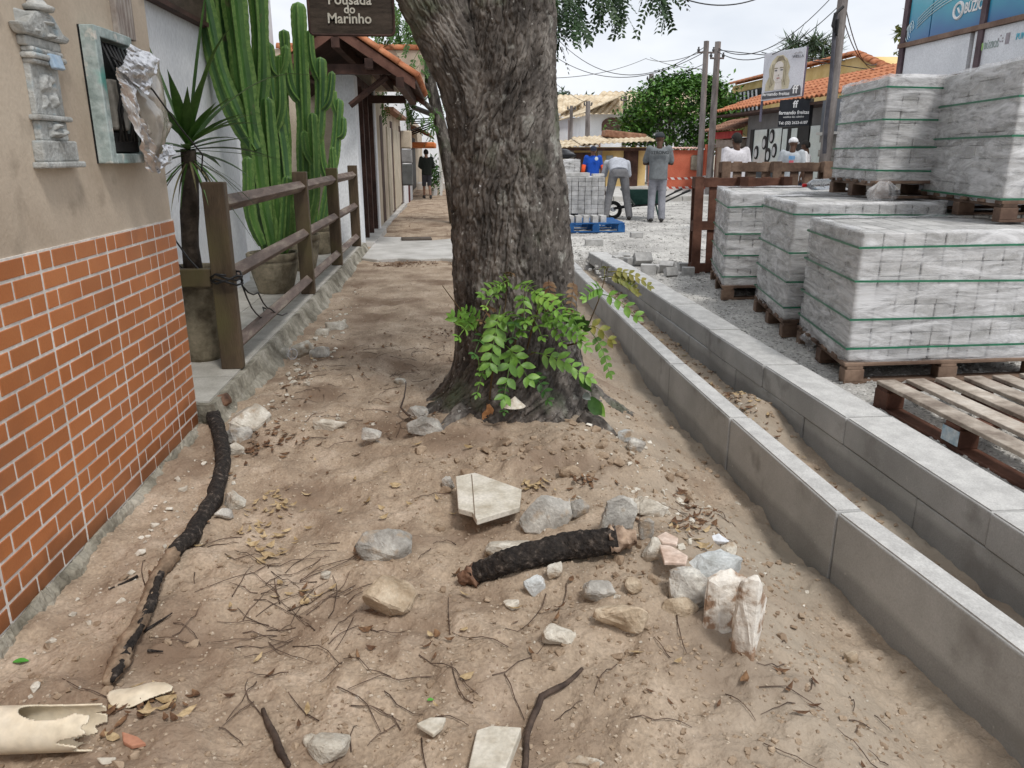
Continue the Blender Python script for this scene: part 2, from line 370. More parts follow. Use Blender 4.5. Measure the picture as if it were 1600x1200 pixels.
# crumbling skirting at the foot of the wall
mb = MB(); n = 260; V = []; F = []
for i in range(n):
    y = 1.0+i*2.74/(n-1); a = float(fbm(y*7, 2.2, 3)); b = float(fbm(y*5, 9.2, 3))
    V += [(-1.287, y, .025+a*.03), (-1.278+a*.02+random.uniform(-.004, .004), y, .03+a*.04+random.uniform(-.006, .006)), (-1.262+b*.06+random.uniform(-.006, .006), y, .0+random.uniform(-.008, .008)), (-1.24+b*.1, y, -.12)]
for i in range(n-1):
    for k in range(3): F.append((i*4+k, i*4+k+1, i*4+k+5, i*4+k+4))
mb.add(V, F); mb.build('skirting', plinth_m, bld)
# --- plaster pilaster relief
orn_m = mat('aged_plaster', (.30, .30, .285), (.56, .555, .53), scale=9, rough=.9, bump=.9, bscale=70, c3=(.42, .43, .42), fine=.15, bdist=.006)
add_patch(orn_m, (.30, .39, .44), 11, .57, .70)
orn = empty('plaster_pilaster', (-1.28, 2.73, 1.28), 'weathered grey-blue plaster pilaster ornament on the beige wall', 'ornament')
def slabx(m_, yc, hw, z0, z1, d): hw *= .86; d *= .62; m_.bx(-1.297, -1.295+d, yc-hw, yc+hw, z0, z1)
def relief(seed, yc, zc, hw, hh, d, nn=30):
    m_ = MB(); V = []; F = []
    for i in range(nn):
        for j in range(nn):
            u = -1+2*i/(nn-1); v = -1+2*j/(nn-1); e = max(0, 1-max(abs(u), abs(v))**6)
            h = d*e*(.5+.8*abs(float(fbm(u*1.9+seed, v*1.9+seed*2, 2))*2))
            V.append((-1.296+h, yc+u*hw, zc+v*hh))
    for i in range(nn-1):
        for j in range(nn-1): F.append((i*nn+j, (i+1)*nn+j, (i+1)*nn+j+1, i*nn+j+1))
    return m_.add(V, F)
mb = MB(); slabx(mb, 2.72, .155, 1.275, 1.295, .075); slabx(mb, 2.72, .135, 1.295, 1.36, .055); mb.build('base', orn_m, orn, bev=.006)
mb = MB(); slabx(mb, 2.72, .105, 1.36, 1.42, .035); mb.build('plinth', orn_m, orn, bev=.005)
mb = MB(); slabx(mb, 2.72, .125, 1.42, 1.437, .06); mb.build('moulding', orn_m, orn, bev=.006)
mb = MB(); slabx(mb, 2.725, .105, 1.437, 1.60, .03); mb.build('shaft', orn_m, orn, bev=.004)
relief(1.3, 2.725, 1.51, .062, .062, .036).build('shaft_relief', orn_m, orn, smooth=True)
relief(4.1, 2.72, 1.39, .05, .026, .055, 20).build('rosette', orn_m, orn, smooth=True)
mb = MB(); mb.box((-1.252, 2.755, 1.60), (.016, .07, .045), (0, -.25, 0)); mb.build('blue_shard', mat('blue_shard', (.30, .42, .56), (.50, .58, .66), scale=18), orn, bev=.004)
for k, (hw, z0, z1, d) in enumerate([(.115, 1.585, 1.60, .06), (.125, 1.60, 1.618, .07), (.115, 1.618, 1.635, .06), (.13, 1.635, 1.665, .045)]):
    mb = MB(); slabx(mb, 2.73, hw, z0, z1, d); mb.build('capital_ring', orn_m, orn, bev=.007)
mb = MB(); V = []
for y, z in [(-.13, 0), (.13, 0), (.16, .02), (.11, .03), (.06, .075), (0, .085), (-.06, .07), (-.11, .035), (-.155, .03)]: V.append((-1.296, 2.73+y, 1.665+z))
mb.poly(V, (.045, 0, 0)); mb.build('cornice', orn_m, orn, bev=.01)
relief(8.7, 2.73, 1.70, .10, .04, .06, 26).build('crest', orn_m, orn, smooth=True)
mb = MB(); mb.lathe([(.045, 0), (.05, .012), (.03, .02), (.02, .035), (.03, .045), (.036, .062), (.026, .08), (.014, .09), (.022, .1), (.028, .115), (.02, .135), (.006, .15)], (-1.272, 2.73, 1.745), 14); mb.build('finial', orn_m, orn, smooth=True)
# --- electric meter box, open, with torn foil hanging out
boxm = mat('verdigris_paint', (.26, .32, .31), (.52, .56, .55), scale=14, rough=.7, bump=.6, bscale=60, c3=(.38, .45, .44))
add_patch(boxm, (.62, .60, .55), 16, .60, .66); add_patch(boxm, (.16, .42, .38), 7, .62, .72)
black = mat('black_matte', (.008, .008, .009), (.02, .02, .02), rough=.6, bump=.1)
mbx = empty('meter_box', (-1.27, 3.23, 1.28), 'open pale-blue electric meter box with dark inside on the beige wall', 'meter box')
ya, yb, za, zb = 3.045, 3.38, 1.285, 1.755
mb = MB(); mb.bx(-1.30, -1.288, ya, yb, za, zb); mb.build('back_panel', black, mbx)
for nm, a in [('side_frame', (ya, ya+.045, za, zb)), ('side_frame', (yb-.03, yb, za, zb)), ('top_frame', (ya+.046, yb-.031, zb-.035, zb+.001)), ('bottom_frame', (ya+.046, yb-.031, za-.001, za+.035))]:
    mb = MB(); mb.bx(-1.295, -1.238, *a); mb.build(nm, boxm, mbx, bev=.004)
mb = MB(); mb.bx(-1.287, -1.24, ya+.1, ya+.22, za+.12, za+.3); mb.build('meter', mat('meter_grey', (.18, .17, .15), (.32, .3, .27), scale=12), mbx, bev=.01)
mb = MB(); mb.bx(-1.286, -1.25, ya+.06, ya+.3, za+.04, za+.11); mb.build('terminal_block', black, mbx, bev=.004)
wire_m = mat('black_cable', (.012, .012, .013), (.025, .025, .026), rough=.5, bump=.0)
for k in range(7):
    y = ya+.07+k*.035; p = [(-1.25, y, zb-.05), (-1.21, y+.03*math.sin(k), zb-.16), (-1.225, y+.05*math.cos(k*2), zb-.28), (-1.24, y+.02, za+.08)]
    MB().tube(p, .0045, 6).build('wire', wire_m, mbx, smooth=True)
MB().tube([(-1.205, ya+.03, zb-.1), (-1.18, ya+.1, zb-.13), (-1.14, ya+.22, zb-.2), (-1.12, ya+.42, zb-.33), (-1.1, ya+.62, zb-.44), (-1.13, 3.72, 1.24)], .0035, 6).build('wire', wire_m, mbx, smooth=True)
def sheet(name, prof, nu, nv, m, label, cat, wr, seed, parent=None, smooth=True, thick=.0015):
    V = []; F = []
    for i in range(nu):
        for j in range(nv):
            u = i/(nu-1); v = j/(nv-1); p = prof(u, v)
            q = Vector((u*2.2+seed, v*3.2, seed)); d = wr*(abs(mnoise.noise(q))+.6*abs(mnoise.noise(q*2.3)) + .35*abs(mnoise.noise(q*5)))
            V.append((p[0]+d, p[1]+.5*wr*mnoise.noise(q+Vector((9, 0, 0))), p[2]+.4*wr*mnoise.noise(q+Vector((0, 7, 0)))))
    for i in range(nu-1):
        for j in range(nv-1): F.append((i*nv+j, (i+1)*nv+j, (i+1)*nv+j+1, i*nv+j+1))
    o = MB().add(V, F).build(name, m, parent, smooth=smooth)
    s = o.modifiers.new('thickness', 'SOLIDIFY'); s.thickness = thick
    return tag(o, label, cat) if label else o
foil_m = mat('silver_foil', (.55, .55, .57), (.78, .78, .8), scale=20, rough=.3, bump=.35, bscale=14, metal=.85, bdist=.012)
card_m = mat('clear_brown_plastic', (.30, .265, .22), (.46, .41, .35), scale=6, rough=.2, bump=.3, bscale=18, spec=.6)
foil = empty('torn_foil_wrap', (-1.2, 3.55, 1.24), 'torn silver foil and brown plastic sheet hanging out of the meter box', 'foil sheet')
# a bag-like leaf: top at box, widening, hanging to the corner and down to a tip
def fx_(u, v, x):
    a = (u-800)/1200; b = (600-v)/1200; cp, sp, ca_, sa_ = math.cos(R(16.7)), math.sin(R(16.7)), math.cos(R(4.4)), math.sin(R(4.4))
    d = Vector((sa_*cp + a*ca_ + b*sa_*sp, ca_*cp - a*sa_ + b*ca_*sp, -sp + b*cp)); return Vector((0, 0, 1.32)) + d*(x/d.x)
def quadsheet(c4, x0, bulge):
    """sheet spanned by four corners measured in the photo, bulging away from the wall"""
    Q = [fx_(u, v, x) for (u, v), x in zip(c4, x0)]
    def f(u, v):
        p = Q[0].lerp(Q[1], u).lerp(Q[3].lerp(Q[2], u), v); return p + Vector((bulge*math.sin(math.pi*u)*math.sin(math.pi*v), 0, 0))
    return f
sheet('plastic_sheet', quadsheet([(212, 92), (246, 96), (262, 190), (232, 212)], (-1.20, -1.23, -1.22, -1.18), .03), 20, 26, card_m, None, None, .009, 3.3, foil, smooth=True)
sheet('plastic_sheet', quadsheet([(204, 130), (236, 150), (266, 195), (240, 268)], (-1.19, -1.19, -1.22, -1.20), .03), 20, 26, card_m, None, None, .009, 6.3, foil, smooth=True)
sheet('foil_piece', quadsheet([(200, 68), (245, 92), (226, 150), (182, 108)], (-1.17, -1.19, -1.15, -1.16), .03), 24, 24, foil_m, None, None, .02, 7.1, foil, smooth=False)
sheet('foil_strip', quadsheet([(178, 105), (205, 120), (218, 225), (190, 165)], (-1.18, -1.17, -1.16, -1.19), .02), 18, 30, foil_m, None, None, .018, 5.1, foil, smooth=False)
sheet('foil_strip', quadsheet([(203, 178), (216, 185), (246, 270), (226, 268)], (-1.17, -1.16, -1.17, -1.19), .02), 12, 24, foil_m, None, None, .025, 4.1, foil, smooth=False)
sheet('foil_tip', quadsheet([(250, 228), (266, 225), (262, 250), (240, 271)], (-1.18, -1.19, -1.19, -1.17), .02), 14, 14, foil_m, None, None, .025, 2.1, foil, smooth=False)
# timber pipe cover above the box
mb = MB(); mb.bx(-1.296, -1.272, 3.36, 3.53, 1.76, 2.6); thing('conduit_board', mb, mat('flaking_board', (.2, .15, .13), (.46, .42, .38), scale=8, stretch=(1, 6, 1), bump=.8, bscale=30), 'flaking brown-grey board on the wall above the meter box', 'board', bev=.004)

# ================================================================== white house behind the terrace
white = mat('white_wall', (.66, .68, .71), (.80, .815, .84), scale=1.2, rough=.85, bump=.2, bscale=60, stretch=(1, 1, .4))
add_patch(white, (.50, .53, .57), 3.5, .60, .82)
wh = empty('white_house', (-3, 7.4, 0), 'white rendered house wall behind the cactus and the timber fence', 'house')
mb = MB()
mb.bx(-5, -2.0, 3.75, 7.75, -.4, 4.4); mb.bx(-5, -2.25, 7.75, 11.0, -.4, 2.2); mb.bx(-5, -2.25, 7.75, 11, 3.3, 4.4); mb.bx(-5, -2.25, 9.6, 11, 2.2, 3.3); mb.build('wall', white, wh)
mb = MB(); mb.bx(-2.5, -2.44, 7.75, 9.6, 2.2, 3.3); mb.build('window_pane', mat('window_glass', (.10, .13, .15), (.22, .27, .3), scale=2, rough=.08, bump=0, spec=.8), wh)
mb = MB()
for a in ((7.76, 7.83), (8.65, 8.72), (9.52, 9.59)): mb.bx(-2.435, -2.38, a[0], a[1], 2.21, 3.29)
mb.bx(-2.433, -2.382, 7.83, 9.52, 2.21, 2.28); mb.build('window_frame', mat('frame_white', (.6, .6, .6), (.7, .7, .7)), wh)
scroll = MB()
for k in range(5):
    y = 7.9+k*.35; scroll.tube([(-2.2, y+.13*math.cos(a_*.5)*(1-a_/26), 2.55+.13*math.sin(a_*.5)*(1-a_/26)+.25*(k % 2)) for a_ in range(24)], .011, 6)
scroll.tube([(-2.2, 7.7, 2.3), (-2.2, 9.6, 2.3)], .012, 6); scroll.tube([(-2.2, 7.7, 3.0), (-2.2, 9.6, 3.0)], .012, 6)
scroll.build('window_grille', mat('grille_white', (.7, .7, .72), (.8, .8, .82)), wh, smooth=True)
# ------------------------------------------------------------------ timber fence
wood_f = mat('fence_wood', (.055, .036, .022), (.12, .083, .052), scale=3, rough=.55, bump=.4, bscale=40, stretch=(4, 4, .6), c3=(.085, .058, .034), spec=.4)
add_patch(wood_f, (.10, .085, .035), 2.2, .5, .7)
rail_m = mat('rail_wood', (.10, .072, .058), (.27, .225, .18), scale=5, rough=.65, bump=.4, bscale=50, stretch=(3, .5, 3), c3=(.16, .115, .095))
fen = empty('timber_fence', (-1.27, 7.5, .12), 'brown timber fence of flat posts and three sloping-edge rails on the terrace', 'fence')
posts = [4.44, 6.93, 8.77, 10.62]
for y in posts:
    mb = MB(); mb.bx(-1.35, -1.23, y-.035, y+.035, .121, 1.172); mb.build('post', wood_f, fen, bev=.006)
for (a, b) in zip(posts[:-1], posts[1:]):
    for z in (1.05, .65, .245):
        mb = MB(); L_ = b-a-.07; mb.box((-1.285, (a+b)/2, z), (.07, L_, .07), (0, R(45), 0)); mb.build('rail', rail_m, fen, bev=.006)
mb = MB(); mb.bx(-2.0, -1.355, 4.42, 4.47, .60, .70); mb.build('rail', wood_f, fen, bev=.005)
for k in range(3):
    ph = k*2.1; p = [(-1.275+.085*math.cos(a_*.7+ph), 4.44+.075*math.sin(a_*.7+ph), .63+.02*math.sin(a_*1.3+k)+.015*k) for a_ in range(11)]
    MB().tube(p, .006, 6).build('tied_cable', wire_m, fen, smooth=True)
for p in ([(-1.2, 4.45, .62), (-1.25, 4.9, .35), (-1.3, 5.4, .25), (-1.45, 5.9, .2), (-1.4, 6.2, .14)], [(-1.2, 4.46, .6), (-1.2, 4.8, .5), (-1.25, 5.3, .3), (-1.24, 5.75, .18)], [(-1.22, 4.46, .65), (-1.5, 5.2, .9), (-1.62, 5.4, 1.2)], [(-1.35, 4.42, .64), (-1.55, 4.5, .85), (-1.62, 4.55, 1.3)], [(-1.35, 4.42, .62), (-1.6, 4.6, .72), (-1.8, 4.7, .78)]):
    q = [Vector(p[0])]
    for a, b in zip(p[:-1], p[1:]):
        for s_ in (1/3, 2/3, 1): q.append(Vector(a).lerp(Vector(b), s_) - Vector((0, 0, .03*math.sin(math.pi*s_))))
    MB().tube(q, .005, 6).build('tied_cable', wire_m, fen, smooth=True)
# ------------------------------------------------------------------ pots
pot_m = mat('old_pot', (.13, .105, .07), (.38, .32, .23), scale=6, rough=.9, bump=.7, bscale=50, c3=(.25, .215, .15), bdist=.006)
soil = mat('soil', (.05, .035, .025), (.12, .085, .06), scale=20, bump=1, bscale=60)
def pot(c, r, h, label, flute=True):
    o = empty('plant_pot', c, label, 'plant pot', 'pots on the terrace'); m_ = MB(); n = 40; V = []; F = []
    prof = [(.66, 0), (.72, .05), (.9, .45), (.98, .7), (1.0, .78), (.93, .80), (1.06, .84), (1.08, .97), (1.02, 1.0), (.92, .985), (.9, .9)]
    for i, (a, z) in enumerate(prof):
        for j in range(n):
            t = 2*math.pi*j/n; f_ = 1-.05*(abs(math.sin(t*7)) < .35 and flute and 2 <= i <= 3); V.append((c[0]+r*a*f_*math.cos(t), c[1]+r*a*f_*math.sin(t), c[2]+h*z))
    for i in range(len(prof)-1):
        for j in range(n): F.append((i*n+j, i*n+(j+1) % n, (i+1)*n+(j+1) % n, (i+1)*n+j))
    F.append(tuple(range(n-1, -1, -1))); m_.add(V, F); m_.build('bowl', pot_m, o, smooth=True)
    MB().lathe([(r*.9, h*.86), (r*.6, h*.91), (.01, h*.93)], c, 24).build('soil', soil, o, smooth=True)
    return o
pot((-1.60, 7.05, .121), .215, .36, 'fluted stone pot with a large cactus, nearest the second fence post')
pot((-1.62, 8.45, .121), .20, .38, 'stone pot half hidden behind the second fence post')
pot((-1.66, 9.85, .121), .20, .36, 'farthest stone pot behind the third fence post')
pot((-1.53, 4.68, .121), .155, .56, 'tall rough pot behind the first fence post beside the tiled wall', False)
# ------------------------------------------------------------------ cactus
cact = mat('cactus_green', (.03, .088, .018), (.085, .19, .036), scale=3, rough=.5, bump=.25, bscale=40, stretch=(1, 1, .5), c3=(.052, .13, .026), spec=.45)
cact2 = mat('cactus_dark', (.025, .08, .025), (.07, .165, .045), scale=3, rough=.5, bump=.25, bscale=40, stretch=(1, 1, .5), spec=.45)
add_patch(cact, (.13, .115, .06), 7, .64, .74); add_patch(cact2, (.10, .09, .05), 6, .64, .76)
crest_m = mat('cactus_crest', (.075, .165, .035), (.17, .27, .075), scale=30, rough=.6, bump=.3, bscale=90)
def stem(parent, pts, r, ribs=4, m=None, tip=True, nm='stem'):
    r *= .76
    P = [Vector(p) for p in pts]; q = []
    for i in range(len(P)-1):
        p0 = P[max(0, i-1)]; p1 = P[i]; p2 = P[i+1]; p3 = P[min(len(P)-1, i+2)]
        k = max(4, int((p2-p1).length/.035))
        for s_ in range(k):
            t = s_/k; q.append(.5*((2*p1)+(p2-p0)*t+(2*p0-5*p1+4*p2-p3)*t*t+(3*p1-p0-3*p2+p3)*t**3))
    q.append(P[-1]); n = len(q); rad = []
    for i in range(n):
        t = i/(n-1); d = (n-1-i)*.035; a = r*(1 if d > r*1.6 else max(.05, math.sqrt(max(0, 1-(1-d/(r*1.6))**2))))
        s_ = i*.035; a *= min(1, .72+.28*min(1, s_/(r*2.2))) * (1+.07*math.sin(s_*11+pts[0][0]*9)); rad.append(a)
    k = ribs*6
    def prof(j, i):
        t = (j % 6)/6; c = abs(t-.0) if t <= .5 else 1-t      # 0 at rib crest, .5 valley
        base = 1.12-.62*math.sin(math.pi*c)**.8
        return base*(1 + (.045 if (j % 6 == 0 and i % 2) else 0))
    o = MB().tube(q, rad, k, True, prof).build(nm, [m or cact, crest_m], parent, smooth=False); mi = [0]*len(o.data.polygons)
    for i in range(len(q)-1):
        for j in range(0, k, 6): mi[i*k+j] = 1; mi[i*k+(j-1) % k] = 1
    o.data.polygons.foreach_set('material_index', mi); return o
ca = empty('candelabra_cactus', (-1.6, 7.05, .44), 'tall green many-armed cactus growing from the fluted pot behind the fence', 'cactus')
S = [  # points (x, y, z), radius
 ([(-1.60, 7.05, .42), (-1.66, 7.05, .9), (-1.69, 7.05, 1.5), (-1.72, 7.05, 2.1), (-1.74, 7.05, 3.0)], .115),
 ([(-1.66, 7.02, 1.35), (-1.78, 7.0, 1.6), (-1.90, 7.0, 2.0), (-1.97, 7.0, 2.6), (-1.99, 7.0, 3.0)], .095),
 ([(-1.57, 7.1, .45), (-1.56, 7.1, .9), (-1.555, 7.1, 1.5), (-1.55, 7.1, 1.78)], .085),
 ([(-1.66, 7.1, 1.6), (-1.60, 7.12, 1.85), (-1.56, 7.12, 2.3), (-1.55, 7.12, 2.9)], .09),
 ([(-1.72, 7.1, 1.5), (-1.84, 7.15, 1.8), (-1.86, 7.15, 2.3), (-1.86, 7.15, 2.9)], .08),
 ([(-1.66, 6.95, .55), (-1.73, 6.93, .8), (-1.72, 6.93, 1.15), (-1.71, 6.93, 1.30)], .06),
 ([(-1.52, 7.0, .42), (-1.47, 6.98, .62), (-1.42, 6.97, .95), (-1.40, 6.97, 1.14)], .06),
 ([(-1.5, 7.15, .5), (-1.46, 7.15, .9), (-1.47, 7.2, 1.35), (-1.50, 7.2, 1.65)], .07),
 ([(-1.52, 7.15, 1.5), (-1.45, 7.15, 1.7), (-1.43, 7.15, 2.0), (-1.42, 7.15, 2.12)], .055),
 ([(-1.44, 7.15, 1.95), (-1.39, 7.15, 2.05), (-1.36, 7.15, 2.2)], .045),
 ([(-1.44, 7.15, 1.95), (-1.49, 7.15, 2.02), (-1.50, 7.15, 2.22)], .045)]
for i, (p, r) in enumerate(S): stem(ca, p, r, 4 if i < 5 else 4, cact if i % 3 != 1 else cact2)
cb = empty('candelabra_cactus', (-1.5, 8.45, .45), 'slimmer green cactus with many short arms beside the white gate pillar', 'cactus')
S = [([(-1.62, 8.45, .45), (-1.55, 8.45, .95), (-1.50, 8.45, 1.5), (-1.48, 8.45, 2.1), (-1.46, 8.45, 2.75)], .085),
 ([(-1.66, 8.5, .5), (-1.72, 8.5, 1.0), (-1.70, 8.5, 1.6), (-1.69, 8.5, 2.2)], .075), ([(-1.58, 8.4, .5), (-1.44, 8.4, .85), (-1.40, 8.4, 1.3), (-1.39, 8.4, 1.72)], .07),
 ([(-1.50, 8.45, 1.3), (-1.36, 8.45, 1.5), (-1.30, 8.45, 1.9), (-1.28, 8.45, 2.25)], .07), ([(-1.48, 8.45, 1.8), (-1.60, 8.45, 2.0), (-1.62, 8.45, 2.5)], .065),
 ([(-1.30, 8.45, 1.75), (-1.22, 8.45, 1.85), (-1.17, 8.45, 2.12)], .05), ([(-1.29, 8.45, 2.0), (-1.36, 8.45, 2.2), (-1.37, 8.45, 2.5)], .05),
 ([(-1.70, 8.5, 1.7), (-1.78, 8.5, 1.85), (-1.80, 8.5, 2.1)], .055), ([(-1.40, 8.4, 1.2), (-1.47, 8.38, 1.35), (-1.48, 8.38, 1.55)], .045)]
for i, (p, r) in enumerate(S): stem(cb, p, r, 4, cact2 if i % 2 else cact)
cc = empty('candelabra_cactus', (-1.5, 9.85, .4), 'small cactus with paired tips in the farthest pot', 'cactus')
S = [([(-1.62, 9.85, .4), (-1.5, 9.85, .9), (-1.40, 9.85, 1.3), (-1.33, 9.85, 1.75), (-1.31, 9.85, 1.95)], .07), ([(-1.48, 9.85, .95), (-1.55, 9.85, 1.2), (-1.56, 9.85, 1.55)], .06),
 ([(-1.37, 9.85, 1.5), (-1.29, 9.85, 1.55), (-1.27, 9.85, 1.75)], .05), ([(-1.33, 9.85, 1.75), (-1.37, 9.85, 1.9), (-1.36, 9.85, 2.05)], .05), ([(-1.7, 9.9, .42), (-1.74, 9.9, 1.0), (-1.73, 9.9, 1.7), (-1.70, 9.9, 2.4)], .08), ([(-1.5, 9.8, .9), (-1.42, 9.8, 1.0), (-1.41, 9.8, 1.4)], .05)]
for i, (p, r) in enumerate(S): stem(cc, p, r, 4, cact if i % 2 else cact2)
# ------------------------------------------------------------------ yucca
yu = empty('yucca_plant', (-1.53, 4.68, .6), 'yucca with sword-shaped leaves on a thin trunk in front of the white wall', 'plant')
MB().tube([(-1.53, 4.68, .56), (-1.53, 4.66, .8), (-1.50, 4.64, 1.0), (-1.47, 4.62, 1.2), (-1.455, 4.6, 1.34)], [.055, .05, .05, .045, .04], 12, prof=lambda j, i: 1+.12*math.sin(j*5+i*3)).build('trunk', mat('yucca_trunk', (.03, .022, .016), (.09, .07, .055), scale=12, bump=1, bscale=40, bdist=.01), yu, smooth=True)
yl = mat('yucca_leaf', (.035, .095, .018), (.10, .20, .045), scale=6, rough=.45, bump=.1, c3=(.06, .14, .026), rnd=.25, spec=.4)
yl2 = mat('yucca_old_leaf', (.12, .11, .05), (.2, .18, .1), scale=6, rnd=.2)
def sword(root, d, ln, wd, droop, m, nm='leaf'):
    d = Vector(d).normalized(); V = []; F = []; n = 9; p = Vector(root); sd_ = d.cross(Vector((0, 0, 1))); sd_ = sd_.normalized() if sd_.length > .05 else Vector((1, 0, 0))
    for i in range(n):
        t = i/(n-1); wv = wd*(.45+2.0*t*(1-t))*(1-t**3) + .0006; up = sd_.cross(d).normalized()
        V += [p - sd_*wv + up*wv*.35, p, p + sd_*wv + up*wv*.35]
        d = (d + Vector((0, 0, -droop/n*(.4+1.6*t)))).normalized(); p = p + d*ln/(n-1)
    for i in range(n-1): F += [(i*3, i*3+1, i*3+4, i*3+3), (i*3+1, i*3+2, i*3+5, i*3+4)]
    return MB().add(V, F).build(nm, m, yu, smooth=True)
rr = random.Random(5)
for k in range(30):
    a = k*2.4; e = rr.uniform(-.25, 1.05); ln = rr.uniform(.3, .5); d = (math.cos(a)*math.cos(e), math.sin(a)*math.cos(e), math.sin(e))
    sword((-1.455, 4.6, 1.33+.06*e), d, ln, rr.uniform(.026, .034), rr.uniform(.1, .8), yl)
for k in range(26):
    a = k*1.9; d = (math.cos(a), math.sin(a), -.2-.5*rr.random()); sword((-1.457, 4.6, 1.30-.02*rr.random()), d, rr.uniform(.25, .42), .006, 1.0, yl if k % 3 else yl2)
for (dx, dy, dz, ln, dr) in [(.55, .3, .8, 1.0, 1.3), (-.3, .1, 1, .95, .3), (.35, -.3, .9, .8, .9), (.15, .2, 1, 1.05, .25), (.8, .2, -.05, .55, .1), (.7, .2, -.6, .6, .3), (.5, .1, -.8, .7, .2)]:
    sword((-1.455, 4.6, 1.34), (dx, dy, dz), ln, .012 if dz < 0 else .017, dr, yl)
# ================================================================== the big street tree
_cp, _sp, _ca, _sa = math.cos(R(16.7)), math.sin(R(16.7)), math.cos(R(4.4)), math.sin(R(4.4))
def at(u, v, y):
    """world point at depth y for a place measured in the photograph (1600 px wide)"""
    a = (u-800)/1200; b = (600-v)/1200
    d = Vector((_sa*_cp + a*_ca + b*_sa*_sp, _ca*_cp - a*_sa + b*_ca*_sp, -_sp + b*_cp)); return Vector((0, 0, 1.32)) + d*(y/d.y)
def atz(u, v, z):
    p = at(u, v, 10.0); d = p - Vector((0, 0, 1.32)); return Vector((0, 0, 1.32)) + d*((z-1.32)/d.z)
def onground(u, v):
    z = 0.02
    for _ in range(6): p = atz(u, v, z); z = H0(p.x, p.y)
    return Vector((p.x, p.y, z))
bark = mat('bark', (.050, .044, .040), (.245, .222, .20), scale=9, rough=.95, bump=1.0, bscale=38, stretch=(1, 1, .45), c3=(.12, .105, .094), detail=10, fine=.3, spec=.15, bdist=.02)
add_patch(bark, (.33, .32, .29), 9, .60, .70)
add_patch(bark, (.12, .135, .09), 3.2, .58, .72)
add_patch(bark, (.50, .49, .46), 34, .68, .74)
def lichen(m, c, r):
    t = m.node_tree; N = t.nodes; K = t.links.new; b = N['Principled BSDF']
    g = N.new('ShaderNodeNewGeometry'); d = N.new('ShaderNodeVectorMath'); d.operation = 'DISTANCE'; d.inputs[1].default_value = c; K(g.outputs['Position'], d.inputs[0])
    mr = N.new('ShaderNodeMapRange'); mr.inputs[1].default_value = r; mr.inputs[2].default_value = r*.3; K(d.outputs['Value'], mr.inputs[0])
    n = N.new('ShaderNodeTexNoise'); n.inputs['Scale'].default_value = 70; n.inputs['Detail'].default_value = 2; K(g.outputs['Position'], n.inputs['Vector'])
    ad = N.new('ShaderNodeMath'); ad.operation = 'MULTIPLY'; K(mr.outputs[0], ad.inputs[0]); K(n.outputs['Fac'], ad.inputs[1])
    m2 = N.new('ShaderNodeMapRange'); m2.inputs[1].default_value = .42; m2.inputs[2].default_value = .48; K(ad.outputs[0], m2.inputs[0])
    mc = N.new('ShaderNodeMix'); mc.data_type = 'RGBA'; mc.inputs['B'].default_value = (.72, .72, .74, 1)
    K(m2.outputs[0], mc.inputs['Factor']); K(b.inputs['Base Color'].links[0].from_socket, mc.inputs['A']); K(mc.outputs['Result'], b.inputs['Base Color'])
lichen(bark, tuple(at(736, 292, 3.60)), .10)
tree = empty('street_tree', (.33, 3.87, 0), 'big old tree with rough grey-brown bark and green shoots growing from its trunk', 'tree')
def bark_rings(path, n, ridge, seed, roots=0.0):
    """path: (cx, cy, cz, rx, ry); ring mesh with bark relief (numpy)"""
    P = np.array(path); k = len(P); th = np.linspace(0, 2*np.pi, n, endpoint=False) + np.pi/2
    T, I = np.meshgrid(th, np.arange(k)); cz = P[:, 2][:, None] + 0*T
    arc = (T-np.pi/2)*P[:, 3][:, None]
    wob = .05*fbm(arc*3+seed, cz*2.0, 3)
    wx_ = .9*fbm(arc*4, cz*4+seed, 3); a = fbm(arc*30+seed+wx_*3, cz*6.5+wx_*2, 3); a2 = fbm(arc*58+seed+9+wx_*4, cz*20, 2); b = fbm(arc*85+seed+7, cz*42, 2); c = fbm(arc*9+4, cz*7+seed, 4)
    d = ridge*(-1.0*np.exp(-(a/.055)**2) - .55*np.exp(-(a2/.06)**2) + .7*b + 1.3*c) + wob*P[:, 3][:, None]*1.6
    if roots:
        low = np.clip(1-(cz+.02)/.34, 0, 1.2)**1.8
        lobes = .5+.5*np.sin(T*5+1.1) + .35*np.sin(T*9+.4)
        d = d + roots*low*lobes
    Xr = P[:, 0][:, None] + np.cos(T)*(P[:, 3][:, None]+d); Yr = P[:, 1][:, None] + np.sin(T)*(P[:, 4][:, None]+d)
    V = np.stack([Xr, Yr, cz], -1).reshape(-1, 3).tolist(); F = []
    for i in range(k-1):
        for j in range(n): F.append((i*n+j, i*n+(j+1) % n, (i+1)*n+(j+1) % n, (i+1)*n+j))
    return V, F
tab = np.array([[-.16, .33, .56, .60], [-.05, .325, .50, .54], [.08, .325, .405, .44], [.2, .327, .355, .38], [.32, .327, .33, .345], [.56, .314, .31, .315], [.82, .303, .302, .305], [1.14, .288, .288, .29], [1.44, .268, .258, .27], [1.7, .285, .222, .25], [2.0, .29, .205, .23], [2.6, .31, .19, .2], [3.3, .36, .17, .18], [4.2, .5, .11, .11]])
zz = np.concatenate([np.linspace(-.16, 2.3, 430), np.linspace(2.32, 4.2, 60)])
path = [(np.interp(z, tab[:, 0], tab[:, 1]), 3.87, z, np.interp(z, tab[:, 0], tab[:, 2]), np.interp(z, tab[:, 0], tab[:, 3])) for z in zz]
mb = MB(); mb.add(*bark_rings(path, 460, .017, 2.0, .10))
lt = np.array([[1.0, .20, .15], [1.35, .165, .165], [1.6, .115, .16], [1.85, -.005, .165], [2.0, -.075, .165], [2.5, -.37, .155], [3.2, -.85, .13], [4.2, -1.5, .07]])
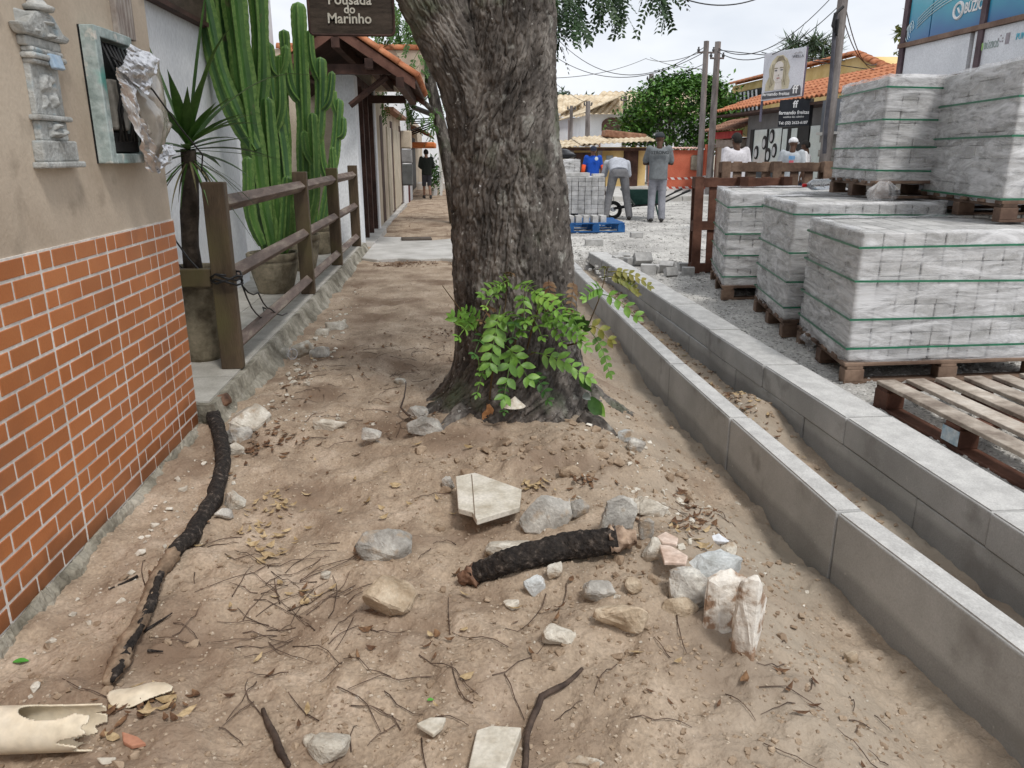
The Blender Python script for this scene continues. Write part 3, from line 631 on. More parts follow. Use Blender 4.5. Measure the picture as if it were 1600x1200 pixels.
zz = np.concatenate([np.linspace(1.0, 2.3, 240), np.linspace(2.33, 4.2, 50)])
mb.add(*bark_rings([(np.interp(z, lt[:, 0], lt[:, 1]), 3.83, z, np.interp(z, lt[:, 0], lt[:, 2]), np.interp(z, lt[:, 0], lt[:, 2])) for z in zz], 260, .015, 5.0))
mb.build('trunk', bark, tree, smooth=True)
# surface roots running into the mound
for k, p in enumerate([[(.05, 3.6, .14), (-.06, 3.42, .12), (-.16, 3.30, .075)], [(-.05, 3.75, .12), (-.2, 3.68, .10), (-.32, 3.6, .02)], [(.60, 3.45, .12), (.72, 3.32, .1), (.80, 3.2, .06)]]):
    pp = [Vector(p[0])]
    for a, b in zip(p[:-1], p[1:]):
        for s_ in range(1, 6): pp.append(Vector(a).lerp(Vector(b), s_/5) + Vector((random.uniform(-.008, .008), random.uniform(-.008, .008), random.uniform(-.006, .006))))
    pp = [Vector((q.x, q.y, H0(q.x, q.y) - .01 - .05*i/len(pp))) for i, q in enumerate(pp)]
    MB().tube(pp, list(np.linspace(.055, .02, len(pp))), 12, prof=lambda j, i: 1+.22*math.sin(j*3.7+i*1.3)).build('root', bark, tree, smooth=True)
# bracket fungus and a scar of bare orange wood
f0 = at(803, 630, 3.44); V = []; n = 16
mb = MB(); ringo = []
for k in range(n+1):
    a = math.pi*k/n; ringo.append((f0.x - .056*math.cos(a), f0.y - .05*math.sin(a), f0.z-.014))
top = (f0.x+.005, f0.y+.015, f0.z+.03); mb.add(ringo+[top, (f0.x, f0.y+.04, f0.z-.012)], [(i, i+1, n+1) for i in range(n)] + [(i+1, i, n+2) for i in range(n)])
mb.build('bracket_fungus', mat('fungus', (.50, .43, .34), (.72, .68, .60), scale=40, rough=.9), tree, smooth=False)
s0 = at(762, 648, 3.475); mb = MB(); pts = []
for k in range(12):
    a = 2*math.pi*k/12; pts.append((s0.x + (.022+.008*math.sin(k*2.2))*math.cos(a)+.012*math.sin(a), s0.y+.0, s0.z+.045*math.sin(a)))
mb.poly(pts, (0, .06, 0)); mb.build('bare_wood_scar', mat('scar', (.34, .15, .055), (.5, .26, .12), scale=30, bump=.8, bscale=60), tree)
# shoots: pinnate leaves
leafA = mat('shoot_leaf', (.085, .19, .026), (.23, .38, .07), scale=9, rough=.45, bump=.1, c3=(.14, .28, .042), rnd=.18, spec=.4)
leafB = mat('shoot_leaf_dark', (.03, .085, .02), (.07, .16, .035), scale=9, rough=.5, rnd=.15)
leafC = mat('shoot_leaf_olive', (.14, .17, .03), (.26, .22, .05), scale=14, rough=.5, rnd=.1)
leafR = mat('shoot_leaf_red', (.12, .06, .03), (.2, .13, .06), scale=14, rough=.5)
stem_m = mat('shoot_stem', (.06, .04, .02), (.12, .08, .035), scale=20)
def leaflet(mb_, p, d, up, ln, wd):
    d = d.normalized(); s_ = d.cross(up).normalized(); u = s_.cross(d); V = []; F = []
    prof = [(0, .12), (.15, .62), (.38, 1.0), (.62, .92), (.84, .5), (1, .03)]
    for t, a in prof:
        c = p + d*ln*t - u*ln*.16*t*t; V += [c - s_*wd*a + u*wd*.28*a, c, c + s_*wd*a + u*wd*.28*a]
    for i in range(5): F += [(i*3, i*3+1, i*3+4, i*3+3), (i*3+1, i*3+2, i*3+5, i*3+4)]
    mb_.add(V, F)
def pinnate(p0, p1, pairs, ln, wd, m, parent, rnd, droop=.03, nm='leaf', face=None):
    p0, p1 = Vector(p0), Vector(p1); ax = (p1-p0); axd = ax.normalized(); mb_ = MB(); pts = []
    face = face or Vector((rnd.uniform(-.35, .35), -.75, .65)); face = (face - axd*face.dot(axd)).normalized(); sd_ = axd.cross(face)
    for i in range(9):
        t = i/8; pts.append(p0 + ax*t - Vector((0, 0, droop*4*t*(t-.0)*.5)) + face*.02*math.sin(math.pi*t))
    mb_.tube(pts, list(np.linspace(.0026, .0012, 9)), 5)
    f = len(mb_.f)
    for i in range(pairs):
        t = .22 + .74*i/max(1, pairs-1); k = t*8; a = int(min(7, k)); c = pts[a].lerp(pts[a+1], k-a); g = .72+.38*math.sin(math.pi*(.15+.75*t))
        for s_ in (-1, 1):
            fo = axd*(.55+.25*t) + sd_*s_*rnd.uniform(.8, 1.1) + face*rnd.uniform(-.3, .25) - Vector((0, 0, rnd.uniform(0, .25)))
            leaflet(mb_, c, fo, (face + Vector((rnd.uniform(-.3, .3), rnd.uniform(-.3, .3), rnd.uniform(-.1, .3)))), ln*g*rnd.uniform(.88, 1.12), wd*g*rnd.uniform(.9, 1.1))
    leaflet(mb_, pts[-1], axd - Vector((0, 0, .2)), face, ln*.8, wd*.8)
    return mb_.build(nm, m, parent, smooth=True)
def Cc(x, y, d): return at(640+x*.25, 400+y*.25, d)
rl = random.Random(11)
SPR = [((610, 200), (450, 165), 7, .040, 0), ((620, 190), (560, 100), 5, .036, 0), ((650, 210), (790, 140), 7, .040, 0), ((560, 250), (470, 240), 4, .034, 0),
 ((420, 470), (262, 300), 6, .044, 0), ((430, 440), (340, 260), 5, .040, 0), ((400, 420), (300, 430), 4, .045, 0), ((570, 310), (500, 610), 7, .066, 0), ((560, 370), (690, 400), 4, .060, 0), ((700, 240), (720, 340), 4, .046, 0),
 ((740, 220), (960, 300), 7, .046, 0), ((790, 330), (1110, 490), 9, .046, 0), ((740, 380), (830, 430), 4, .046, 0), ((690, 380), (640, 440), 3, .046, 1), ((640, 560), (590, 810), 4, .066, 0), ((600, 560), (740, 690), 4, .066, 0),
 ((760, 600), (1120, 690), 7, .060, 0), ((500, 640), (420, 790), 5, .034, 0), ((560, 640), (480, 660), 5, .032, 0), ((760, 730), (870, 830), 5, .040, 1), ((585, 800), (590, 900), 5, .032, 1), ((460, 500), (400, 540), 3, .040, 1),
 ((880, 270), (980, 260), 4, .046, 0), ((960, 330), (1080, 420), 5, .046, 0), ((870, 150), (880, 250), 6, .036, 3), ((640, 130), (600, 90), 4, .034, 3), ((1020, 160), (1000, 260), 6, .034, 3), ((810, 260), (870, 340), 5, .042, 0), ((830, 380), (960, 470), 6, .044, 0), ((430, 640), (435, 660), 2, .03, 0), ((520, 330), (450, 330), 4, .035, 3)]
for (b, t, n, ln, mi) in SPR:
    p0 = Cc(*b, 3.52); p1 = Cc(*t, rl.uniform(3.30, 3.44)); pinnate(p0, p1, n, ln, ln*.27, [leafA, leafB, leafC, leafR][mi], tree, rl)
for a in [[(500, 900), (520, 700), (560, 500), (600, 300), (610, 130)], [(620, 800), (640, 600), (700, 420), (720, 240)], [(520, 640), (430, 480), (320, 340), (205, 185)], [(720, 640), (760, 480), (800, 340), (850, 180)], [(980, 560), (1060, 540), (1110, 450), (1180, 280), (1240, 70)], [(700, 700), (740, 620), (790, 600)]]:
    n = len(a); P = [Cc(x, y, 3.56-.08*i/(n-1) if y < 880 else 3.5) for i, (x, y) in enumerate(a)]
    MB().tube(P, list(np.linspace(.0055, .002, n)), 6).build('shoot_stem', stem_m, tree, smooth=True)
for (b, t, n, ln, mi) in [((1230, 130), (1420, 150), 9, .036, 2), ((1200, 240), (1420, 300), 4, .050, 0), ((1130, 470), (1250, 660), 6, .040, 0), ((1120, 440), (1250, 450), 3, .05, 2), ((1210, 220), (1100, 180), 6, .045, 0), ((1090, 470), (1090, 330), 3, .045, 1), ((1230, 90), (1220, 60), 3, .03, 2), ((1060, 500), (1030, 300), 5, .04, 0), ((1240, 100), (1500, 110), 6, .035, 2)]:
    pinnate(Cc(*b, 3.49), Cc(*t, rl.uniform(3.38, 3.46)), n, ln, ln*.29, [leafA, leafB, leafC, leafR][mi], tree, rl)
# large leaf leaning at the right foot of the trunk
for (b, t, wd, m_) in [((1130, 880), (1190, 1010), .034, leafB), ((1160, 900), (1215, 1000), .024, leafA), ((1060, 770), (1130, 840), .018, leafB), ((1090, 860), (1120, 890), .02, mat('grey_leaf', (.25, .3, .28), (.4, .45, .42)))]:
    mm = MB(); p0, p1 = Cc(*b, 3.60), Cc(*t, 3.52); leaflet(mm, p0, p1-p0, Vector((-.3, -.8, .4)), (p1-p0).length, wd); mm.build('leaf', m_, tree, smooth=True)
# crown: limbs above the frame and hanging twigs at the top right
for P, r in [([(.42, 3.87, 3.4), (.9, 4.0, 3.9), (1.8, 4.3, 4.3), (2.8, 4.6, 4.5)], .1), ([(.5, 3.87, 4.0), (.6, 3.2, 4.6), (.5, 2.2, 5.0), (.3, 1.2, 5.1)], .08), ([(.5, 3.9, 4.1), (.8, 4.8, 4.7), (1.0, 6.0, 5.0)], .08), ([(-1.3, 3.9, 4.0), (-2.0, 3.7, 4.6), (-2.6, 3.4, 5.0)], .06), ([(1.0, 4.05, 3.95), (1.1, 4.5, 3.3), (1.15, 4.9, 2.7), (1.25, 5.1, 2.45)], .022), ([(1.3, 4.15, 4.05), (1.55, 4.8, 3.4), (1.75, 5.2, 2.75)], .02), ([(.8, 4.0, 3.8), (.75, 4.5, 3.2), (.75, 4.8, 2.55)], .02)]:
    MB().tube(P, [r, r*.8, r*.6, r*.3][:len(P)], 8).build('limb', bark, tree, smooth=True)
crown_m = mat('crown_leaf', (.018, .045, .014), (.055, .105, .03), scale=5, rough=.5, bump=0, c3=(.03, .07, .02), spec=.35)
def flat_leaflet(mb_, p, d, s_, ln, wd):
    mb_.add([p, p + d*ln*.45 + s_*wd, p + d*ln, p + d*ln*.45 - s_*wd], [(0, 1, 2, 3)])
def twig_leaves(mb_, root, tip, nleaf, rnd, ll=.17, lf=.034, sag=.12):
    root, tip = Vector(root), Vector(tip); ax = tip-root; pts = [root + ax*(i/8) - Vector((0, 0, sag*(i/8)**2)) for i in range(9)]
    mb_.tube(pts, list(np.linspace(.006, .002, 9)), 5)
    for k in range(nleaf):
        t = (k+.5)/nleaf*8; a = int(t); c = pts[a].lerp(pts[min(8, a+1)], t-a)
        d = (ax.normalized()*rnd.uniform(.1, .8) + Vector((rnd.uniform(-1, 1), rnd.uniform(-.8, .8), rnd.uniform(-1.1, .15)))).normalized()
        u = Vector((rnd.uniform(-.6, .6), rnd.uniform(-.9, .1), rnd.uniform(.1, 1))).normalized(); s_ = d.cross(u).normalized(); L_ = ll*rnd.uniform(.7, 1.2)
        q = c
        for i in range(8):
            q = c + d*L_*(.2+.8*i/7) - Vector((0, 0, .35*L_*(i/7)**2))
            for sg in (-1, 1):
                e = (s_*sg*.85 + d*.5 + Vector((rnd.uniform(-.2, .2), rnd.uniform(-.2, .2), rnd.uniform(-.45, .1)))).normalized()
                flat_leaflet(mb_, q, e, d.cross(e).cross(e).normalized()*1 if False else (d - e*d.dot(e)).normalized(), lf*rnd.uniform(.8, 1.15), lf*.24)
mb = MB(); rt = random.Random(3)
HANG = [((862, -70), (868, 20)), ((875, -70), (890, 10)), ((895, -70), (910, 5)), ((870, 0), (874, 55)), ((930, -80), (945, 0)), ((950, -80), (975, 5)), ((980, -90), (1020, -15)), ((1000, -90), (1045, -25)), ((1030, -90), (1065, -35)), ((955, -40), (975, 20)), ((885, -10), (905, 25)), ((1015, -60), (1042, 5)), ((870, -90), (960, -50)), ((920, -90), (1030, -50))]
for (a, b) in HANG:
    d = rt.uniform(4.4, 5.3); twig_leaves(mb, at(*a, d), at(*b, d + rt.uniform(-.15, .15)), 14, rt, .13, .036, .05)
mb.tube([(1.25, 5.1, 2.5), at(1000, -60, 4.9), at(900, -30, 4.8), at(875, 40, 4.7)], [.015, .012, .008, .004], 6)
for k in range(150):
    c = Vector((.5, 3.9, 4.9)); th = rt.uniform(0, 6.283); rr_ = 3.1*math.sqrt(rt.random()); p = c + Vector((rr_*math.cos(th), rr_*math.sin(th), rt.uniform(-.5, 1.2)*(1-rr_/4.2)))
    for j in range(26):
        q = p + Vector((rt.gauss(0, .28), rt.gauss(0, .28), rt.gauss(0, .16))); d = Vector((rt.uniform(-1, 1), rt.uniform(-1, 1), rt.uniform(-.7, .2))).normalized(); s_ = d.cross(Vector((rt.uniform(-.4, .4), rt.uniform(-.4, .4), 1))).normalized()
        flat_leaflet(mb, q, d, s_, .14, .03)
o = mb.build('crown', crown_m, tree)
# second, slimmer tree farther along the footpath
t2 = empty('street_tree', (-.05, 15.6, 0), 'slim leaning tree with dark hanging leaves farther along the footpath, behind the big trunk', 'tree')
MB().tube([(.12, 15.6, -.05), (.02, 15.6, .8), (-.12, 15.6, 1.6), (-.3, 15.6, 2.4), (-.5, 15.6, 3.3), (-.6, 15.6, 4.3)], [.17, .14, .12, .11, .09, .05], 14, prof=lambda j, i: 1+.1*math.sin(j*4.1+i)).build('trunk', bark, t2, smooth=True)
for P in [[(-.3, 15.6, 2.4), (-.8, 15.2, 2.9), (-1.2, 14.8, 3.0)], [(-.4, 15.6, 2.9), (-.1, 15.1, 3.4), (.1, 14.8, 3.9)], [(-.2, 15.6, 2.0), (-.6, 15.0, 2.35), (-.75, 14.5, 2.35)]]:
    MB().tube(P, [.06, .04, .015], 7).build('limb', bark, t2, smooth=True)
mb = MB()
for k in range(120):
    c = Vector((-.55, 15.2, 3.3)); d = Vector((rt.gauss(0, .75), rt.gauss(0, .6), rt.gauss(0, .62))); p = c + d
    if p.z < 2.25 and p.x < -.9: continue
    twig_leaves(mb, p, p + Vector((rt.uniform(-.3, .3), rt.uniform(-.3, .3), -.3)), 5, rt, .2, .07, .1)
mb.build('crown', mat('crown_leaf_green', (.035, .085, .018), (.10, .20, .04), scale=2, rough=.5, bump=0, c3=(.06, .13, .025)), t2)  # brighter green leaf colour than the big tree's crown
# ================================================================== pallets and paver stacks
pal_m = mat('pallet_wood', (.085, .052, .038), (.24, .165, .12), scale=4, rough=.85, bump=.6, bscale=35, stretch=(1, 1, 1), c3=(.15, .098, .07), rnd=.22)
pal_pale = mat('pallet_wood_pale', (.24, .195, .16), (.60, .545, .48), scale=5.5, rough=.85, bump=.5, bscale=45, c3=(.44, .38, .32), rnd=.12, stretch=(1, 1, 1))
pal_dark = mat('pallet_wood_dark', (.055, .022, .014), (.145, .068, .045), scale=4, rough=.7, bump=.5, bscale=35, c3=(.095, .042, .027), rnd=.2)
blue_m = mat('pallet_blue', (.012, .075, .24), (.03, .14, .36), scale=6, rough=.6, bump=.3, rnd=.1)
def frame_of(origin, e1, e2, e3=(0, 0, 1)):
    """maps local (a, b, c) to world; e1, e2, e3 unit axes, possibly slightly skewed"""
    O, a, b, c = Vector(origin), Vector(e1), Vector(e2), Vector(e3)
    return lambda x, y, z: O + a*x + b*y + c*z
def lbox(fr, x0, x1, y0, y1, z0, z1):
    P = [fr(x, y, z) for z in (z0, z1) for y in (y0, y1) for x in (x0, x1)]
    return MB().add(P, [(0, 2, 3, 1), (4, 5, 7, 6), (0, 1, 5, 4), (2, 6, 7, 3), (0, 4, 6, 2), (1, 3, 7, 5)])
def pallet(fr, w_, d_, label, m, group='wooden pallets', along='y', nb=7, bw=.1, h=.13, deck=True, m_deck=None, mark=None):
    o = empty('wooden_pallet', fr(w_/2, d_/2, 0), label, 'pallet', group); rp = random.Random(label)
    md = m_deck or m
    W, D = (w_, d_) if along == 'y' else (d_, w_)
    def B(x0, x1, y0, y1, z0, z1, nm, mm):
        if along == 'y': q = lbox(fr, x0, x1, y0, y1, z0, z1)
        else: q = lbox(fr, y0, y1, x0, x1, z0, z1)
        return q.build(nm, mm, o, bev=.003, seg=1)
    bz = .018; t = .02
    for i in range(3):          # bottom runners, across the boards direction... along boards
        c = .05 + (W-.1)*i/2; B(c-.05, c+.05, 0, D, 0, bz, 'runner', m)
    for i in range(3):
        for j in range(3):
            cx = .05+(W-.1)*i/2; cy = .06+(D-.12)*j/2; q = B(cx-.05, cx+.05, cy-.06, cy+.06, bz, h-2*t, 'block', m)
    for j in range(3):
        cy = .06+(D-.12)*j/2; B(0, W, cy-.05, cy+.05, h-2*t, h-t, 'stringer_board', m)
    if deck:
        for k in range(nb):
            c = bw/2 + (W-bw)*k/(nb-1); e = rp.uniform(-.008, .008); B(c-bw/2+e*.3, c+bw/2+e*.3, -.004+e, D+e, h-t, h+rp.uniform(-.002, .003), 'deck_board', md)
    return o
pav_m = mat('paver_concrete', (.34, .335, .325), (.55, .54, .53), scale=9, rough=.9, bump=.5, bscale=120, c3=(.45, .445, .435), rnd=.17, fine=.1)
strap_m = mat('green_strap', (.01, .12, .06), (.02, .18, .095), scale=9, rough=.4, bump=0, spec=.5)
film = bpy.data.materials.new('film_with_glare'); film.use_nodes = True
def make_film(m, lo, hi, stretch, whit=.82):
    t = m.node_tree; N = t.nodes; K = t.links.new; b = N['Principled BSDF']; o_ = N['Material Output']
    b.inputs['Base Color'].default_value = (whit, whit, whit*1.02, 1); b.inputs['Roughness'].default_value = .28; b.inputs['Specular IOR Level'].default_value = .6
    g = N.new('ShaderNodeNewGeometry'); mp_ = N.new('ShaderNodeMapping'); mp_.inputs['Scale'].default_value = stretch; K(g.outputs['Position'], mp_.inputs['Vector'])
    n = N.new('ShaderNodeTexNoise'); n.inputs['Scale'].default_value = 5; n.inputs['Detail'].default_value = 8; n.inputs['Roughness'].default_value = .7; n.inputs['Distortion'].default_value = .6; K(mp_.outputs[0], n.inputs['Vector'])
    mr = N.new('ShaderNodeMapRange'); mr.inputs[1].default_value = .38; mr.inputs[2].default_value = .66; mr.inputs[3].default_value = lo; mr.inputs[4].default_value = hi; K(n.outputs['Fac'], mr.inputs[0])
    tr = N.new('ShaderNodeBsdfTransparent'); mx_ = N.new('ShaderNodeMixShader'); K(mr.outputs[0], mx_.inputs[0]); K(tr.outputs[0], mx_.inputs[1]); K(b.outputs[0], mx_.inputs[2]); K(mx_.outputs[0], o_.inputs['Surface'])
    bn = N.new('ShaderNodeBump'); bn.inputs['Strength'].default_value = .7; bn.inputs['Distance'].default_value = .02; K(n.outputs['Fac'], bn.inputs['Height']); K(bn.outputs[0], b.inputs['Normal'])
make_film(film, .10, .88, (.55, .55, 2.6))  # uneven white in the film: cloudy plastic plus painted glare
film2 = bpy.data.materials.new('clear_bag_film'); film2.use_nodes = True; make_film(film2, .04, .42, (1, 1, 1), .8)
PW, PD, PH = .125, .25, .082
def paver_stack(origin, e1, e2, nc, nd, nl, label, straps, filmed=True, group='wrapped paver stacks', pw=PW, skip=None, gap=.007, ph=PH):
    fr = frame_of(origin, Vector(e1).normalized(), Vector(e2).normalized()); o = empty('paver_stack', fr(nc*pw/2, nd*PD/2, 0), label, 'paver stack', group); rp = random.Random(label)
    q = lbox(frame_of((0, 0, 0), Vector(e1).normalized(), Vector(e2).normalized()), gap/2, pw-gap/2, gap/2, PD-gap/2, 0, ph-.003)
    me, org = q.mesh('paver', pav_m); bm = bmesh.new(); bm.from_mesh(me); bmesh.ops.bevel(bm, geom=bm.edges[:], offset=.004, segments=1, affect='EDGES'); bm.to_mesh(me); bm.free()
    for l in range(nl):
        for i in range(nc):
            for j in range(nd):
                if l < nl-1 and 0 < i < nc-1 and 0 < j < nd-1: continue
                if skip and skip(i, j, l): continue
                p = fr(i*pw + rp.uniform(-.003, .003), j*PD + rp.uniform(-.004, .002), l*ph) + org
                link('paver', me, p, o)
    wx, dy, hh = nc*pw, nd*PD, nl*ph
    for z in straps:
        zz_ = z*hh; e = .024; off = rp.uniform(-.01, .01); m_ = MB(); ring = []
        for (x, y) in [(-e, -e), (wx+e, -e), (wx+e, dy+e), (-e, dy+e)]:
            ring.append(fr(x, y, zz_ + (off if x > 0 else -off))); ring.append(fr(x, y, zz_+.012 + (off if x > 0 else -off)))
        inn = []
        for (x, y) in [(0, 0), (wx, 0), (wx, dy), (0, dy)]:
            inn.append(fr(x-.001*(x == 0), y-.001*(y == 0), zz_)); inn.append(fr(x-.001, y-.001, zz_+.012))
        F = [(2*i, 2*((i+1) % 4), 2*((i+1) % 4)+1, 2*i+1) for i in range(4)]; m_.add(ring, F); so = m_.build('strap', strap_m, o); sm_ = so.modifiers.new('thickness', 'SOLIDIFY'); sm_.thickness = .0015
    if filmed:
        V = []; F = []; per = []; e = .010; st = .035
        cs = [(-e, -e), (wx+e, -e), (wx+e, dy+e), (-e, dy+e)]
        for k in range(4):
            a, b = Vector((*cs[k], 0)), Vector((*cs[(k+1) % 4], 0)); n_ = max(2, int((b-a).length/st))
            nrm = Vector((0, -1, 0)) if k == 0 else Vector((1, 0, 0)) if k == 1 else Vector((0, 1, 0)) if k == 2 else Vector((-1, 0, 0))
            for i in range(n_): per.append((a.lerp(b, i/n_), nrm, min(i, n_-i)/n_))
        nz = 26
        for k in range(nz):
            z = -.03 + (hh+.045)*k/(nz-1)
            for (p, nr, ed) in per:
                d = (.010*(mnoise.noise(Vector((p.x*6+wx, p.y*6+z*3, z*9)))+.3) + .006*mnoise.noise(Vector((p.x*20, p.y*20, z*34)))) * min(1, ed*8) - (.012 if k == 0 else 0)
                V.append(fr(p.x+nr.x*d, p.y+nr.y*d, z + .012*mnoise.noise(Vector((p.x*5, p.y*5, 1.1)))*(k in (0, nz-1))))
        m_ = len(per)
        for k in range(nz-1):
            for i in range(m_): F.append((k*m_+i, k*m_+(i+1) % m_, (k+1)*m_+(i+1) % m_, (k+1)*m_+i))
        # film folded a little way over the top edge
        b0 = len(V)
        for (p, nr, ed) in per:
            r_ = .07+.06*mnoise.noise(Vector((p.x*7, p.y*7, 4.4))); V.append(fr(min(max(p.x-nr.x*r_, .02), wx-.02), min(max(p.y-nr.y*r_, .02), dy-.02), hh+.008+.004*mnoise.noise(Vector((p.x*30, p.y*30, 0)))))
        for i in range(m_): F.append(((nz-1)*m_+i, (nz-1)*m_+(i+1) % m_, b0+(i+1) % m_, b0+i))
        MB().add(V, F).build('film', film, o, smooth=True)
    return fr, o
E1, E2 = (1, .035, 0), (.165, .986, 0)
def set_on(fr0, z): return z
# lower row
PZ = .022
for (nm, x, y, nc, nd, nl, lab, plab, e2, st) in [
  ('C', 2.285, 4.175, 10, 4, 9, 'nearest and largest film-wrapped stack of grey pavers with green straps, at the right edge', 'pallet under the nearest large paver stack', E2, (.10, .33, .62, .89)),
  ('B', 2.42, 5.37, 9, 4, 10, 'narrow-looking middle wrapped paver stack between the other two low stacks', 'pallet under the middle low paver stack', (.175, .984, 0), (.1, .32, .58, .9)),
  ('A', 2.485, 6.88, 10, 5, 10, 'farthest low wrapped paver stack with a plastic bottle on top', 'pallet under the paver stack that carries the bottle', (.24, .97, 0), (.08, .32, .56, .86))]:
    fr = frame_of((x-.02, y-.03, PZ), Vector(E1).normalized(), Vector(e2).normalized())
    pallet(fr, nc*PW+.04, nd*PD+.06, plab, pal_m, along='x', nb=6)
    paver_stack((x, y, PZ+.136), E1, e2, nc, nd, nl, lab, st)
ZC = PZ+.136+9*PH+.012; ZB = PZ+.136+10*PH+.012
# hidden stack that carries the upper ones
pallet(frame_of((3.62, 5.36, PZ), Vector(E1).normalized(), Vector(E2).normalized()), 1.29, 1.06, 'pallet under the paver stack hidden at the right behind the nearest one', pal_m, along='x', nb=6)
paver_stack((3.64, 5.39, PZ+.136), E1, E2, 10, 4, 9, 'wrapped paver stack at the right behind the nearest one, mostly hidden', (.1, .6, .9), filmed=False)
for (x, y, zb, nc, nd, nl, lab, plab, e1, e2, st) in [
  (3.42, 4.66, ZC, 9, 5, 10, 'upper wrapped paver stack at the right edge, standing on the nearest stack', 'pallet under the upper paver stack at the right edge', (1, .03, 0), (.20, .98, 0), (.0, .46, .74)),
  (3.22, 5.80, ZB, 8, 4, 9, 'upper wrapped paver stack left of the other upper one, under the street pole', 'pallet under the left one of the two upper paver stacks', (1, .03, 0), (.15, .988, 0), (.08, .32, .58, .88))]:
    fr = frame_of((x-.02, y-.03, zb), Vector(e1).normalized(), Vector(e2).normalized())
    pallet(fr, nc*PW+.04, nd*PD+.06, plab, pal_m, along='x', nb=6)
    paver_stack((x, y, zb+.136), e1, e2, nc, nd, nl, lab, st)
# flat empty pallet in front
fr = frame_of((2.27, 2.50, .022), Vector((1, .06, 0)).normalized(), Vector((-.03, 1, 0)).normalized())
fp = pallet(fr, 1.12, 1.26, 'empty pale pallet lying flat on the gravel beside the far kerb', pal_dark, along='y', nb=7, bw=.105, h=.145, m_deck=pal_pale)
lbox(fr, -.003, -.0005, .575, .69, .03, .10).build('painted_mark', mat('blue_white_paint', (.30, .45, .55), (.65, .72, .76), scale=25, rough=.7), fp)
# upright pallets
fr = frame_of((2.66, 8.42, .03), (1, .02, 0), (0, .06, .998), (0, .998, -.06))
pallet(fr, 1.1, 1.05, 'dark brown pallet standing on edge beside the farthest low stack', pal_dark, along='y', nb=6, h=.13)
fr = frame_of((3.02, 8.62, .02), (1, .01, 0), (0, .06, .998), (0, .998, -.06))
pallet(fr, 1.28, 1.22, 'grey-brown pallet standing upright behind the farthest low stack', pal_m, along='y', nb=8, h=.13)
# bottle on stack A
bt = empty('plastic_bottle', (3.6, 7.0, ZB), 'clear plastic bottle with red label and cap lying on the farthest low stack', 'bottle')
p0 = at(1242, 300, 7.15); p1 = at(1283, 287, 7.25); ax = (p1-p0).normalized()
def axtube(a, b, prof, nm, m, par, n=20):
    a, b = Vector(a), Vector(b); return MB().tube([a.lerp(b, t) for t, _ in prof], [r for _, r in prof], n).build(nm, m, par, smooth=True)
glassy = mat('clear_bottle', (.72, .74, .76), (.8, .82, .84), rough=.12, bump=.2, bscale=20, trans=.75, spec=.5)
zc = ZB+.05; a = Vector((3.245, 7.07, zc)); b = Vector((3.53, 7.12, zc+.01))
red_m = mat('bottle_red', (.55, .01, .012), (.7, .02, .02), rough=.4, bump=0)
axtube(a, b, [(0, .012), (.08, .014), (.1, .018), (.28, .047), (.36, .05), (.9, .05), (.97, .045), (1, .03)], 'body', glassy, bt)
axtube(a.lerp(b, -.06), a.lerp(b, .05), [(0, .015), (.1, .017), (1, .017)], 'cap', red_m, bt)
axtube(a.lerp(b, .42), a.lerp(b, .74), [(0, .0505), (.0, .0512), (1, .0512), (1, .0505)], 'label', red_m, bt)
wm = mat('label_white', (.8, .8, .8), (.85, .85, .85), bump=0)
sw = MB()
for k in range(3): 
    c0 = a.lerp(b, .5+.08*k) + Vector((0, -.0515, .012-.012*k)); sw.tube([c0 + Vector((.012*math.cos(t)*(.6+.2*k), 0, .016*math.sin(t))) for t in np.linspace(0, 5.2, 10)], .003, 5)
sw.build('script_mark', wm, bt)
# film rags hanging off the stacks
def rag(c, w_, h_, label, seed):
    V = []; F = []; n = 16
    for i in range(n):
        for j in range(n):
            u = i/(n-1); v = j/(n-1); s_ = math.sin(math.pi*min(1, v*1.15+.08)); x = (u-.5)*w_*(.25+.9*s_); y = -.05*math.sin(math.pi*u)*s_ + .05*mnoise.noise(Vector((u*4, v*3, seed))); x *= 1+.5*mnoise.noise(Vector((v*4, seed, 1))); z = -h_*v
            V.append((c[0]+x+.015*mnoise.noise(Vector((u*3, v*5, seed+3))), c[1]+y, c[2]+z))
    for i in range(n-1):
        for j in range(n-1): F.append((i*n+j, (i+1)*n+j, (i+1)*n+j+1, i*n+j+1))
    o = MB().add(V, F).build('film_rag', film2, None, smooth=True); s2 = o.modifiers.new('thickness', 'SOLIDIFY'); s2.thickness = .002
    tag(o, label, 'plastic film')
p = at(1382, 283, 5.70); rag(p, .2, .24, 'clump of clear film hanging below the left upper paver stack', 1.5)
p = at(1270, 512, 4.95); rag((p.x, p.y, .17), .12, .145, 'torn clear film bunched at the pallet corner of the nearest stack', 4.2)
# ------------------------------------------------------------------ unwrapped stack behind, on blue pallet
fr = frame_of((1.95, 13.15, .03), (1, 0, 0), (0, 1, 0))
pallet(fr, 1.0, 1.1, 'blue pallet with a few loose pavers in front of the open stack', blue_m, along='x', nb=6, group='blue pallets', h=.16)
pallet(frame_of((1.58, 14.5, .03), (1, 0, 0), (0, 1, 0)), 1.35, 1.1, 'blue pallet under the open paver stack', blue_m, along='x', nb=6, group='blue pallets')
paver_stack((1.60, 14.52, .165), (1, 0, 0), (0, 1, 0), 10, 4, 9, 'open unwrapped stack of pale pavers behind the tree, beside the workmen', (), filmed=False, group=None, skip=lambda i, j, l: (l < 2 and j == 0 and i < 7 and (i*7+l) % 5 == 0))
def loose(x, y, z, rz, label, rx=0, ry=0, sz=(.2, .1, .08), nm='loose_paver'):
    b = MB(); b.box((x, y, z), sz, (rx, ry, rz)); return thing(nm, b, pav_m, label, 'paver', 'loose pavers on the gravel', bev=.005)
k = 0
